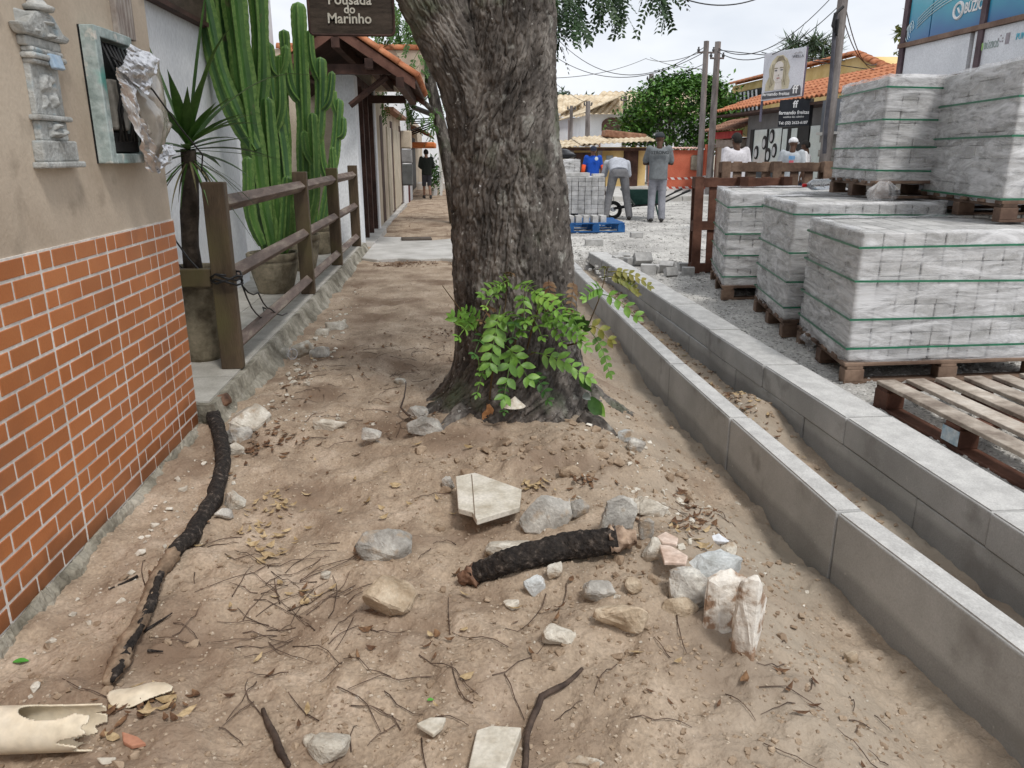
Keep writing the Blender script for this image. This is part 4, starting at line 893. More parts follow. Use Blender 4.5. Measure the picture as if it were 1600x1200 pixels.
for (x, y, z, rz, lab) in [(2.02, 13.32, .235, .1, 'loose paver at the left on the blue pallet'), (2.16, 13.30, .235, 0, 'second loose paver from the left on the blue pallet'), (2.30, 13.31, .235, -.1, 'third loose paver from the left on the blue pallet'), (2.44, 13.30, .235, .05, 'fourth loose paver from the left on the blue pallet'), (2.58, 13.33, .235, .1, 'rightmost upright loose paver on the blue pallet')]:
    loose(x, y, z, rz, lab, sz=(.10, .2, .14))
loose(2.95, 12.3, .07, .1, 'single paver lying on the gravel right of the blue pallet'); loose(2.08, 11.3, .065, -.06, 'single pale block lying on the gravel in front of the blue pallet', sz=(.26, .12, .1))
# heap of blocks beyond the far kerb
for i, (u, v, s_, rz, rx) in enumerate([(985, 412, .9, .4, 0), (1003, 412, 1.25, .1, .9), (1013, 424, 1.0, -.3, 0), (1030, 423, .8, .6, .3), (1042, 424, .9, -.5, .5), (1048, 428, .8, .2, -.4), (1068, 420, .8, .1, 0), (1075, 427, .8, -.2, 0), (965, 408, .8, .5, .2), (975, 405, .9, -.2, .3)]):
    p = atz(u, v, .05); names = ['leftmost', 'tallest standing', 'tilted', 'small turned', 'dark-sided', 'front tilted', 'upper right', 'lower right', 'flat left', 'far left leaning']
    loose(p.x, p.y, .07 if abs(rx) < .5 else .10, rz, names[i]+' grey block in the small heap beyond the far kerb', rx, 0, (.17*s_, .1*s_, .12*s_))
# ================================================================== left side farther along
wood_d = mat('dark_timber', (.035, .018, .014), (.10, .052, .04), scale=4, rough=.7, bump=.4, bscale=40)
terra = mat('terracotta', (.30, .10, .045), (.52, .23, .12), scale=6, rough=.85, bump=.5, bscale=60, c3=(.42, .16, .075))
terra_b = mat('terracotta_brown', (.15, .07, .045), (.33, .19, .125), scale=5, rough=.9, bump=.5, c3=(.24, .125, .08))
terra_y = mat('straw_tile', (.42, .33, .22), (.70, .61, .47), scale=2, rough=.9, bump=.4, c3=(.58, .48, .34))
beige2 = mat('beige_wall_dirty', (.36, .30, .225), (.58, .505, .40), scale=1.5, rough=.9, bump=.3, c3=(.48, .41, .32))
dglass = mat('dark_glass', (.03, .035, .04), (.07, .08, .085), scale=2, rough=.08, bump=0, spec=.9)
def corr(p0, ev, uv, w_, l_, pitch, amp, row, parent, m, nm='roof_tiles', lift=.02):
    """barrel-tile roof sheet: ev along the eave, uv up the slope"""
    ev, uv = Vector(ev).normalized(), Vector(uv).normalized(); nr = ev.cross(uv).normalized()
    if nr.z < 0: nr = -nr
    nu = max(6, int(w_/pitch)*6); nv = max(2, int(l_/row))*2; V = []; F = []
    for j in range(nv+1):
        r_ = (j % 2); t = l_*((j//2)+(.98 if r_ else 0))/(nv/2); t = min(t, l_)
        for i in range(nu+1):
            s_ = w_*i/nu; h = amp*abs(math.sin(math.pi*s_/pitch)) + (lift*(1-r_) if True else 0)
            V.append(Vector(p0) + ev*s_ + uv*t + nr*(h + .006*mnoise.noise(Vector((s_*3, t*5, 1)))))
    for j in range(nv):
        for i in range(nu): F.append((j*(nu+1)+i, j*(nu+1)+i+1, (j+1)*(nu+1)+i+1, (j+1)*(nu+1)+i))
    o = MB().add(V, F).build(nm, m, parent); s2 = o.modifiers.new('thickness', 'SOLIDIFY'); s2.thickness = .02; s2.offset = -1
    return o
def bxs(nm, m, parent, *bs, **k):
    b = MB()
    for q in bs: b.bx(*q)
    return b.build(nm, m, parent, **k)
# gate pillar, glazed gate and tiled canopy
gate = empty('entrance_gate', (-1.4, 12.0, 0), 'entrance with white pillar, dark framed glass door and tiled timber canopy', 'gate')
bxs('pillar', white, gate, (-1.56, -1.262, 11.1, 11.5, -.1, 2.34), bev=.01)
bxs('pillar', white, gate, (-1.6, -1.25, 13.75, 14.0, -.1, 2.34), bev=.01)
bxs('glass_panel', dglass, gate, (-1.345, -1.335, 11.5, 13.75, .12, 2.2))
for y in (11.52, 12.2, 12.95, 13.68): bxs('door_frame', wood_d, gate, (-1.36, -1.275, y-.04, y+.04, .05, 2.26))
bxs('door_frame', wood_d, gate, (-1.362, -1.278, 11.52, 13.7, 2.262, 2.36))
bxs('threshold', conc, gate, (-1.6, -1.14, 11.5, 13.75, -.1, .075))
rx_, rz_ = -1.40, 2.83; ex, ez = -.43, 2.20; y0, y1 = 10.55, 14.3
sl = Vector((rx_-ex, 0, rz_-ez)); sl2 = Vector((rx_-(-2.37), 0, rz_-ez))
# canopy tiles, each its own piece: rows along the eave
tl = MB()
def barrel(parent, p, ax, ln, r_, m, nm='roof_tile', up=Vector((0, 0, 1))):
    ax = ax.normalized(); s_ = ax.cross(up).normalized(); u = s_.cross(ax); V = []; F = []; n = 7
    for k, (t, q) in enumerate(((0, 1.0), (ln, .86))):
        for i in range(n):
            a = math.pi*i/(n-1); V.append(Vector(p) + ax*t + s_*math.cos(a)*r_*q + u*math.sin(a)*r_*q*.75)
    for i in range(n-1): F.append((i, i+1, n+i+1, n+i))
    o = MB().add(V, F).build(nm, m, parent, smooth=True); s2 = o.modifiers.new('thickness', 'SOLIDIFY'); s2.thickness = .012
for side, (sx, vec) in enumerate(((ex, sl), (-2.37, sl2))):
    L_ = vec.length; rows = 4; d = vec.normalized(); nrm = Vector((-d.z, 0, d.x)); nrm = nrm if nrm.z > 0 else -nrm
    for i in range(17):
        for r_ in range(rows):
            p = Vector((sx, y0+.1+i*.215, ez)) + d*(L_*r_/rows) + nrm*(.05+.012*r_*0)
            if side == 0 or i < 2: barrel(gate, p, d, L_/rows*1.12, .095, terra, up=nrm)
    # boarding under the tiles
    b = MB(); a0 = Vector((sx, y0+.05, ez)); b.poly([a0, a0+vec, a0+vec+Vector((0, y1-y0-.1, 0)), a0+Vector((0, y1-y0-.1, 0))], nrm*.03); b.build('roof_boarding', wood_d, gate)
    for yy_ in (y0+.02, y1-.05):
        b = MB(); a0 = Vector((sx, yy_, ez-.09)); b.poly([a0, a0+vec, a0+vec+Vector((0, 0, .13)), a0+Vector((0, 0, .13))], (0, .04, 0)); b.build('barge_board', mat('red_timber', (.10, .045, .032), (.19, .095, .07), scale=5, bump=.4), gate)
for i in range(17): barrel(gate, (rx_, y0+.02+i*.215, rz_+.05), Vector((0, 1, 0)), .24, .1, terra, 'ridge_tile')
for (x, z) in ((-1.40, 2.66), (-1.0, 2.42), (-.62, 2.2), (-1.9, 2.35)): bxs('purlin', wood_d, gate, (x-.05, x+.05, y0-.03, y1, z-.07, z+.05))
bxs('tie_beam', wood_d, gate, (-2.3, -.75, 10.72, 10.84, 2.30, 2.42)); bxs('tie_beam', wood_d, gate, (-1.6, -.72, 13.6, 13.72, 2.12, 2.24))
b = MB(); b.tube([(-1.29, 10.78, 1.92), (-.8, 10.78, 2.28)], .04, 4); b.build('strut', wood_d, gate)
# neighbour with coping behind the canopy
nb = empty('beige_house', (-2.2, 16, 0), 'beige house front with tall shutters and tiled coping beyond the gate', 'house')
bxs('wall', beige2, nb, (-4, -1.30, 14.02, 16.6, -.4, 2.75), (-4, -1.31, 16.6, 21.6, -.4, 2.15)); bxs('gable_wall', beige2, nb, (-3.0, -.42, 14.35, 14.55, 2.36, 3.02))
for i in range(12): barrel(nb, (-2.9+i*.215, 14.45, 3.02), Vector((1, 0, .0)), .23, .13, terra, 'coping_tile')
bxs('eave', terra_b, nb, (-1.5, -1.12, 16.5, 21.6, 2.15, 2.22))
for y in (15.2, 17.9, 20.9): bxs('recess_shade', wood_d, nb, (-1.33, -1.293, y, y+.55, .05, 2.0))  # dark slabs on the wall stand in for shaded door openings
for y in (16.75, 17.35, 18.6, 19.2, 19.8, 20.35): bxs('shutter', mat('shutter_beige', (.42, .37, .29), (.56, .50, .40), scale=3), nb, (-1.31, -1.285, y, y+.5, .1, 1.85))
bxs('base_course', conc, nb, (-1.35, -1.2, 14.02, 21.6, -.4, .03))
for (y, z0, z1, lab, m_) in ((21.4, 1.45, 1.9, 'cream meter cabinet on the wall end beyond the shutters', beige2), (21.42, 1.08, 1.42, 'small grey meter cabinet under the cream one', mat('grey_box', (.2, .2, .2), (.3, .3, .3))), (21.38, .5, 1.05, 'dark grey meter cabinet lowest of three on the wall end', mat('darkgrey_box', (.08, .085, .085), (.14, .145, .145)))):
    e = empty('meter_cabinet', (-1.2, y, z0), lab, 'meter box', 'meter cabinets on the wall end'); bxs('case', m_, e, (-1.33, -1.02, y, y+.35, z0, z1), bev=.02); bxs('door', m_, e, (-1.29, -1.06, y-.012, y-.002, z0+.03, z1-.03), bev=.004)
w2 = empty('white_shopfront', (-2, 25, 0), 'narrow white house front with dark awning on black struts down the footpath', 'house')
bxs('wall', white, w2, (-4, -1.30, 21.9, 27.0, -.4, 3.0)); bxs('door', mat('dark_red', (.06, .01, .012), (.1, .02, .02)), w2, (-1.31, -1.27, 24.3, 24.9, -.1, .62)); bxs('window', wood_d, w2, (-1.305, -1.28, 24.7, 25.1, 1.5, 2.3))
b = MB(); a0 = Vector((-1.25, 20.0, 2.15)); b.poly([(-1.25, 24.5, 2.75), (-.15, 24.5, 2.35), (-.15, 28.0, 2.35), (-1.25, 28.0, 2.75)], (0, 0, .04)); b.build('awning', mat('dark_canvas', (.03, .032, .036), (.06, .062, .066), rough=.8), w2)
b = MB()
for y in (24.6, 26.2, 27.8): b.tube([(-1.28, y, 1.95), (-.17, y, 2.33)], .025, 6); b.tube([(-1.28, y, 2.3), (-.17, y, 2.36)], .02, 6)
b.build('struts', black, w2)
w3 = empty('tiled_shop', (-2, 30, 0), 'far shop with brown tile eave and orange awning at the end of the footpath', 'shop')
bxs('wall', beige2, w3, (-5, -1.45, 27.1, 42, -.4, 2.6)); bxs('opening_shade', black, w3, (-1.46, -1.42, 28.5, 33, 0, 1.9))  # black slab paints the shade inside the shop opening
corr((-.75, 27.1, 1.95), (0, 1, 0), (-1, 0, .45), 9, 1.3, .22, .05, .4, w3, terra_b); bxs('awning', mat('orange_canvas', (.6, .17, .05), (.75, .25, .09)), w3, (-1.42, -.55, 29.3, 32.5, 1.52, 1.72), bev=.05)
for y in (29, 32.5, 36): bxs('post', mat('post_white', (.6, .6, .58), (.72, .72, .7)), w3, (-.42, -.32, y, y+.1, -.3, 2.0))
mb = MB(); mb.bx(-6, 3.6, 46, 47, -.4, 2.6); thing('far_wall', mb, white, 'pale wall closing the far end of the footpath', 'wall')
# plant and orange towel further on
sh = MB(); rs = random.Random(9)
for k in range(260):
    p = Vector((-.62+rs.gauss(0, .12), 29.0+rs.gauss(0, .2), .55+rs.gauss(0, .25))); d = Vector((rs.uniform(-1, 1), rs.uniform(-1, 1), rs.uniform(-.3, 1))).normalized(); flat_leaflet(sh, p, d, d.cross(Vector((rs.random(), rs.random(), 1))).normalized(), .2, .03)
pt = empty('potted_plant', (-.62, 29, -.15), 'green leafy plant standing by the far white posts', 'plant'); sh.build('foliage', mat('far_plant', (.03, .1, .025), (.09, .2, .05), bump=0), pt); MB().lathe([(.1, 0), (.14, .25), (.15, .27)], (-.62, 29, -.16), 12).build('pot', mat('pot_white', (.5, .5, .5), (.6, .6, .6)), pt)
MB().tube([(-.62, 29, .1), (-.6, 29, .5)], .02, 6).build('stem', stem_m, pt)
mb = MB(); V = []; F = []
for i in range(8):
    for j in range(12): V.append((-.16+.04*math.sin(i*1.4+j*.2) + .03*i, 31.5+.02*i, .35+1.2*j/11))
for i in range(7):
    for j in range(11): F.append((i*12+j, (i+1)*12+j, (i+1)*12+j+1, i*12+j+1))
o = mb.add(V, F).build('hanging_cloth', mat('orange_cloth', (.75, .27, .03), (.85, .38, .06), bump=.1)); tag(o, 'orange cloth hanging at the far end of the footpath', 'cloth'); o.modifiers.new('thickness', 'SOLIDIFY').thickness = .01
# --- hanging inn sign and wall sign
sgn = empty('hanging_sign', at(547, 20, 7.5), 'dark wooden hanging inn sign with white lettering POUSADA DO MARINHO above the cactus', 'sign')
swood = mat('sign_wood', (.04, .028, .02), (.095, .07, .052), scale=5, rough=.6, bump=.4, bscale=40, stretch=(1, 1, 5))
c = at(547, -15, 7.5); hw = .37; hh = .36
mb = MB(); pts = []
for (cx, cz, a0) in ((hw-.04, -hh+.04, -90), (hw-.04, hh-.04, 0), (-hw+.04, hh-.04, 90), (-hw+.04, -hh+.04, 180)):
    for k in range(5): a = R(a0+k*22.5); pts.append((c.x+cx+.04*math.cos(a), c.y, c.z+cz+.04*math.sin(a)))
mb.poly(pts, (0, .035, 0)); mb.build('board', swood, sgn)
fr_ = MB(); fr_.tube([Vector(p)+Vector((0, -.006, 0)) for p in pts+[pts[0]]], .012, 6); fr_.build('rim', wood_d, sgn)
lw = mat('sign_lettering', (.62, .57, .47), (.74, .7, .6), scale=20, bump=0)
c2 = at(547, 5, 7.5)
for body, v, s_ in (('Pousada', 0, .115), ('do', 15, .095), ('Marinho', 29.5, .115)):
    p = at(546, v, 7.49); text_mesh('lettering', body, s_, lw, sgn, p, R(90), 0, sx=1.0, bold=.002)
mb = MB(); mb.tube([(-2.3, 7.52, 3.05), (-.3, 7.52, 3.05)], .025, 8); mb.build('bracket_arm', black, sgn)
for dx in (-.28, .28): MB().tube([(c.x+dx, c.y+.02, c.z+hh-.02), (c.x+dx, c.y+.02, 3.05)], .008, 6).build('chain', black, sgn)
sg2 = empty('wall_sign', (-1.97, 6.2, 2.3), 'dark timber sign board fixed to the white wall at the top left', 'sign')
def atx(u, v, x): p = at(u, v, 5.0); d = p-Vector((0, 0, 1.32)); return Vector((0, 0, 1.32)) + d*(x/d.x)
q0 = atx(258, 0, -1.93); q1 = atx(325, 36, -1.93); zb_ = (q0.z+q1.z)/2
bxs('board', swood, sg2, (-1.985, -1.93, q0.y-1.2, q1.y, zb_, zb_+.7), bev=.006); bxs('rim', wood_d, sg2, (-1.995, -1.92, q0.y-1.22, q1.y+.02, zb_-.035, zb_-.002))
text_mesh('lettering', 'n', .2, lw, sg2, (-1.925, q1.y-.25, zb_+.22), R(90), R(90))
# ================================================================== the far side of the junction
coral = mat('coral_paint', (.50, .125, .07), (.62, .19, .115), scale=1.4, rough=.85, bump=.2, bscale=30, c3=(.57, .155, .09))
cw = empty('coral_wall', (7.8, 27.1, .15), 'coral red garden wall with tiled coping across the junction', 'wall')
bxs('wall', coral, cw, (6.85, 8.95, 27.0, 27.25, .1, 1.44)); bxs('pier', coral, cw, (8.72, 9.0, 26.8, 27.0, .1, 1.62))
for i in range(16): barrel(cw, (6.9+i*.12, 26.9, 1.45), Vector((0, 1, .12)), .42, .058, mat('coping_pale', (.52, .24, .17), (.75, .62, .55), scale=8), 'coping_tile')
plq = MB(); plq.box((8.4, 26.96, 1.02), (.3, .06, .5)); thing('wall_cabinet', plq, mat('old_stone', (.25, .22, .17), (.42, .38, .3), scale=8), 'weathered stone plaque on the coral wall near its right end', 'plaque', bev=.05)
tape = bpy.data.materials.new('barrier_tape'); tape.use_nodes = True
t_ = tape.node_tree; g_ = t_.nodes.new('ShaderNodeNewGeometry'); s_ = t_.nodes.new('ShaderNodeSeparateXYZ'); t_.links.new(g_.outputs['Position'], s_.inputs[0])
a_ = t_.nodes.new('ShaderNodeMath'); a_.operation = 'ADD'; t_.links.new(s_.outputs[0], a_.inputs[0]); t_.links.new(s_.outputs[2], a_.inputs[1])
f_ = t_.nodes.new('ShaderNodeMath'); f_.operation = 'PINGPONG'; f_.inputs[1].default_value = .12; t_.links.new(a_.outputs[0], f_.inputs[0])
l_ = t_.nodes.new('ShaderNodeMath'); l_.operation = 'GREATER_THAN'; l_.inputs[1].default_value = .06; t_.links.new(f_.outputs[0], l_.inputs[0])
m_ = t_.nodes.new('ShaderNodeMix'); m_.data_type = 'RGBA'; m_.inputs['A'].default_value = (.75, .73, .7, 1); m_.inputs['B'].default_value = (.55, .06, .03, 1); t_.links.new(l_.outputs[0], m_.inputs['Factor']); t_.links.new(m_.outputs['Result'], t_.nodes['Principled BSDF'].inputs['Base Color'])
for z, lab in ((.52, 'upper red and white barrier tape stretched before the coral wall'), (.22, 'lower red and white barrier tape stretched before the coral wall')):
    mb = MB(); V = []; F = []
    for i in range(21): x = 6.7+2.1*i/20; zz_ = z - .06*math.sin(math.pi*i/20) + .05*(i/20); V += [(x, 26.0+.3*i/20, zz_), (x, 26.0+.3*i/20, zz_+.07)]
    for i in range(20): F.append((2*i, 2*i+2, 2*i+3, 2*i+1))
    o = mb.add(V, F).build('barrier_tape', tape); o.modifiers.new('thickness', 'SOLIDIFY').thickness = .003; tag(o, lab, 'tape')
for (x, lab) in ((6.7, 'thin stake holding the left end of the barrier tapes'), (8.8, 'thin stake holding the right end of the barrier tapes')):
    mb = MB(); mb.tube([(x, 26.0 if x < 7 else 26.3, .1), (x+.02, 26.0 if x < 7 else 26.3, .8)], .03, 6); thing('stake', mb, wood_d, lab, 'stake')
# yellow house
yh = empty('yellow_house', (5.5, 30, .1), 'low yellow house with a worn straw-coloured tile roof behind the workmen', 'house')
yel = mat('yellow_wall', (.60, .42, .16), (.74, .56, .27), scale=1.5, rough=.85, bump=.15)
bxs('wall', yel, yh, (2.0, 7.25, 29.3, 34, .0, 1.55)); bxs('door', wood_d, yh, (6.4, 6.95, 29.24, 29.3, .1, 1.42), (4.55, 5.35, 29.24, 29.3, .1, 1.35)); bxs('window', mat('faded_blue', (.25, .3, .33), (.4, .44, .45)), yh, (5.75, 6.0, 29.24, 29.3, .95, 1.25))
bxs('post', mat('grey_wood', (.12, .1, .085), (.24, .21, .18)), yh, (5.38, 5.55, 29.0, 29.15, 0, 1.5), (4.3, 4.5, 29.0, 29.15, 0, 1.45))
b0 = Vector((2.0, 28.7, 1.36)); corr(b0, (1, 0, .07), (0, 1, .10), 3.4, 2.4, .2, .05, .45, yh, terra_y); corr((4.7, 28.55, 1.60), (1, 0, .045), (0, 1, .12), 2.75, 2.4, .2, .05, .45, yh, terra_y)
bxs('eave_board', wood_d, yh, (2.1, 7.3, 28.95, 29.05, 1.42, 1.52))
mb = MB(); mb.box((6.6, 30.3, 1.98), (1.6, .8, .25), (0, .1, 0)); thing('timber_pile', mb, terra_b, 'brown pile of old tiles and timber on the yellow house roof', 'pile', bev=.06)
# white house with hipped straw roof
w4 = empty('white_villa', (9.5, 44, 0), 'white two-storey villa with arched window and straw-coloured hipped roof', 'house')
bxs('wall', white, w4, (7.35, 13.5, 42, 50, -.4, 3.3)); 
corr((6.7, 41.3, 3.22), (1, 0, 0), (.32, .6, .26), 7.4, 3.6, .33, .09, .6, w4, terra_y)
corr((6.7, 50.5, 3.22), (0, -1, 0), (.6, -.2, .26), 9.2, 2.8, .33, .09, .6, w4, terra_y)
V = []; n = 10
mb = MB(); pts = [(7.95, 41.97, 2.45), (9.05, 41.97, 2.45)] + [(8.5+.55*math.cos(math.pi*k/n), 41.97, 2.8+.33*math.sin(math.pi*k/n)) for k in range(n+1)]; mb.poly(pts, (0, .04, 0)); mb.build('arched_window', mat('louvre_brown', (.09, .05, .04), (.15, .09, .075), stretch=(1, 1, 12), scale=4), w4)
bxs('balcony_recess', mat('white2', (.74, .75, .78), (.84, .85, .87)), w4, (7.9, 9.75, 41.93, 41.99, .8, 2.05)); bxs('recess_frame', terra_b, w4, (7.82, 7.9, 41.9, 42, .8, 2.12), (9.75, 9.83, 41.9, 42, .8, 2.12), (7.9, 9.75, 41.905, 42, 2.05, 2.12))
mb = MB()
for k in range(8): a = math.pi*k/7; mb.tube([(9.2+.75*math.cos(a), 41.6, .75), (9.2+.75*math.cos(a), 41.6, .78+.45*math.sin(a))], .025, 5)
mb.tube([(9.2+.78*math.cos(math.pi*k/14), 41.6, .78+.47*math.sin(math.pi*k/14)) for k in range(15)], .05, 6); mb.tube([(8.42, 41.6, .8), (9.98, 41.6, .8)], .04, 6); mb.tube([(8.42, 41.6, 1.0), (9.98, 41.6, 1.0)], .025, 6)
mb.build('balcony_rail', mat('rail_coral', (.45, .17, .13), (.55, .25, .2)), w4)
bxs('downpipe', mat('pipe_grey', (.4, .4, .4), (.5, .5, .5)), w4, (10.3, 10.42, 41.9, 42, .5, 3.2))
w5 = empty('white_house', (8, 54, 0), 'farther white house with a flat straw-coloured roof beside the brick balcony', 'house')
bxs('wall', white, w5, (6.9, 12.5, 52, 58, -.4, 3.55)); corr((6.7, 51.6, 3.5), (1, 0, .0), (.15, .8, .35), 5.8, 4.0, .35, .09, .7, w5, terra_y); corr((6.7, 57, 3.5), (0, -1, 0), (.7, 0, .35), 5.4, 2.4, .35, .09, .7, w5, terra_y)
w6 = empty('brick_house', (5.6, 50, 0), 'unfinished house with bare red brick upper storey at the left of the white houses', 'house')
bxs('wall', white, w6, (3.6, 6.55, 49, 55, -.4, 1.7)); bxs('brick_wall', mat('raw_brick', (.36, .13, .06), (.5, .22, .12), scale=6), w6, (5.6, 6.5, 49.1, 54, 1.7, 3.5)); bxs('brick_wall', mat('brick_orange', (.6, .33, .12), (.7, .45, .2)), w6, (4.0, 5.55, 50.5, 54, 1.7, 3.3))
bxs('post', conc, w6, (5.35, 5.55, 49.0, 49.2, 1.7, 3.5)); bxs('roof_slab', conc, w6, (3.6, 6.7, 48.8, 54, 3.5, 3.66))
# distant palm-like tree tops
def bush(c, r, n, m, label, seed, ls=.2, lw_=.06, trunk=True, cat='tree', squash=1.0, kids=None, fill=.35):
    o = empty('tree', (c[0], c[1], 0), label, cat, 'trees beyond the junction'); rb = random.Random(seed); mb_ = MB()
    nc = max(14, n//60); cl = []
    for k in range(nc):
        a = rb.uniform(0, 6.283); z = rb.uniform(-.7, 1); rad = math.sqrt(max(0, 1-z*z)); q = rb.uniform(fill, 1)**.5
        cl.append(Vector((c[0]+r[0]*rad*math.cos(a)*q, c[1]+r[1]*rad*math.sin(a)*q, c[2]+r[2]*z*q)))
    for p0_ in cl:
        s_ = rb.uniform(.16, .30)
        for j in range(60):
            p = p0_ + Vector((rb.gauss(0, r[0]*s_*.5), rb.gauss(0, r[1]*s_*.5), rb.gauss(0, r[2]*s_*.4))); d = Vector((rb.uniform(-1, 1), rb.uniform(-1, 1), rb.uniform(-.8, .5))).normalized(); u = d.cross(Vector((rb.uniform(-.5, .5), rb.uniform(-.5, .5), 1))).normalized()
            flat_leaflet(mb_, p, d, u, ls*rb.uniform(.7, 1.3), lw_)
    mb_.build('crown', m, o)
    if trunk:
        mb_ = MB(); b0_ = Vector((c[0], c[1], -.1))
        for k in range(4):
            e = Vector((c[0]+rb.uniform(-.5, .5)*r[0], c[1]+rb.uniform(-.4, .4)*r[1], c[2]+r[2]*.2)); mb_.tube([b0_+Vector((.07*k, 0, 0)), b0_.lerp(e, .5)+Vector((rb.uniform(-.15, .15), 0, .1)), e], [.11, .07, .03], 7)
        mb_.build('trunk', bark, o, smooth=True)
    return o
gr_m = mat('round_tree_leaf', (.035, .10, .018), (.12, .25, .045), scale=1.8, rough=.5, bump=0, c3=(.07, .165, .027))
bush((9.2, 32.0, 2.65), (2.25, 2.0, 1.62), 15000, gr_m, 'dense round green tree behind the coral wall', 4, .2, .055, fill=.72)
bush((9.6, 70, 5.7), (2.6, 2, 1.0), 900, mat('far_leaf', (.05, .09, .05), (.12, .17, .11), bump=0), 'distant dark tree top above the white house roof', 8, .5, .09)
bush((13.2, 27.5, 2.0), (1.6, 1.2, 1.5), 2400, mat('pale_leaf', (.14, .22, .05), (.34, .40, .13), scale=2, bump=0), 'pale yellow-green tree between the round tree and the yellow upper storey', 12, .3, .05)
bush((16.5, 27.0, 5.2), (1.3, 1.2, .95), 1300, mat('olive_leaf', (.10, .15, .06), (.25, .31, .15), bump=0), 'sparse olive tree top beside the blue billboard', 15, .3, .07)
bush((13.8, 31.0, 5.05), (.9, .9, .6), 500, mat('far_leaf', (.05, .09, .05), (.12, .17, .11)), 'spiky tree top peeping out behind the portrait poster', 17, .7, .03)
# ------------------------------------------------------------------ salon
shop = empty('hair_salon', (9.5, 21, 0), 'grey hair salon with red barrel-tile roof and oval portraits in its window', 'shop')
grey_w = mat('salon_grey', (.16, .155, .155), (.22, .215, .215), scale=2, rough=.8)
bxs('wall', grey_w, shop, (9.0, 12, 17.6, 23.9, -.2, 2.5)); 
glass_p = mat('window_pale', (.55, .62, .60), (.68, .74, .72), scale=2, rough=.15, bump=0, spec=.6)
bxs('window_panel', glass_p, shop, (8.955, 8.99, 21.25, 23.2, .85, 1.98)); bxs('window_panel', glass_p, shop, (8.955, 8.99, 18.7, 19.5, .4, 1.98)); bxs('mullion', black, shop, (8.93, 8.96, 22.1, 22.2, .85, 1.98)); bxs('mullion', black, shop, (8.93, 8.96, 23.2, 23.45, .3, 2.0))
bxs('door', black, shop, (8.94, 8.99, 19.55, 21.2, .1, 2.0)); bxs('door_glass', glass_p, shop, (8.925, 8.938, 20.2, 20.55, .4, 1.95), (8.925, 8.938, 20.8, 21.1, .4, 1.95))
for (y, z) in ((22.9, 1.35), (22.35, 1.62), (21.85, 1.78), (22.0, 1.28), (21.6, 1.4)):
    b = MB(); n = 16; b.poly([(8.95, y+.15*math.cos(2*math.pi*k/n), z+.19*math.sin(2*math.pi*k/n)) for k in range(n)], (-.02, 0, 0)); ov = b.build('oval_portrait', black, shop)
    b = MB(); b.poly([(8.928, y+.10*math.cos(2*math.pi*k/n), z-.02+.12*math.sin(2*math.pi*k/n)) for k in range(n)], (-.005, 0, 0)); b.build('face', mat('portrait_grey', (.5, .5, .5), (.65, .65, .65), bump=0), ov)
bxs('sill_panel', mat('dark_slate', (.05, .055, .06), (.1, .105, .11)), shop, (8.95, 8.99, 21.25, 23.2, .3, .84))
text_mesh('lettering', 'fernando freitas', .25, mat('faded_letter', (.4, .42, .4), (.5, .52, .5), bump=0), shop, (8.94, 22.2, .62), R(90), R(-90), sx=1)
bxs('soffit', wood_d, shop, (8.35, 9.0, 16.4, 24.9, 2.40, 2.46))
corr((8.25, 16.0, 2.50), (0, 1, 0), (1, 0, .34), 9.1, 2.5, .24, .06, .4, shop, terra)
text_m = mat('sign_white', (.78, .78, .78), (.84, .84, .84), bump=0)
# dark panel + stone pier in front of the salon's near end
bxs('dark_panel', mat('slate_blue', (.045, .055, .07), (.085, .10, .125), scale=2, rough=.35), shop, (8.3, 8.4, 14.6, 17.6, 1.78, 2.45)); bxs('ledge', conc, shop, (8.22, 8.42, 14.6, 17.6, 1.72, 1.775))
st_m = mat('grey_stone_brick', (.12, .11, .10), (.26, .245, .22), scale=5, rough=.9, bump=.5, rnd=.2)
bxs('pier_core', st_m, shop, (8.33, 8.9, 14.6, 17.55, -.1, 1.715))
for r_ in range(11):
    for k in range(7):
        y = 14.62+k*.42+(r_ % 2)*.2
        if y+.4 < 17.6: bxs('stone', st_m, shop, (8.29, 8.335, y, y+.41, .04+r_*.152, .04+r_*.152+.145))
# neighbour: timber gate with red fascia
gt = empty('timber_gate', (9, 25, 0), 'old grey timber gate under a small brown tile roof with red fascia', 'gate')
bxs('door_leaf', mat('grey_planks', (.10, .085, .075), (.25, .225, .2), scale=5, stretch=(1, 6, .6)), gt, (9.0, 9.06, 24.0, 24.75, .1, 1.5), (9.0, 9.06, 24.78, 25.5, .1, 1.5)); bxs('lintel', mat('lintel_wood', (.2, .16, .13), (.33, .28, .24)), gt, (8.85, 9.05, 23.95, 26.3, 1.52, 1.74)); bxs('post', white, gt, (8.9, 9.05, 25.6, 25.8, .1, 1.5)); bxs('fascia', mat('red_paint', (.3, .03, .03), (.4, .06, .05)), gt, (8.8, 8.86, 23.9, 27.0, 1.78, 2.0)); bxs('wall', beige2, gt, (9.1, 9.4, 23.95, 27, .0, 1.8))
corr((8.6, 23.95, 1.98), (0, 1, 0), (1, 0, .35), 3.4, 1.2, .24, .06, .35, gt, terra_b)
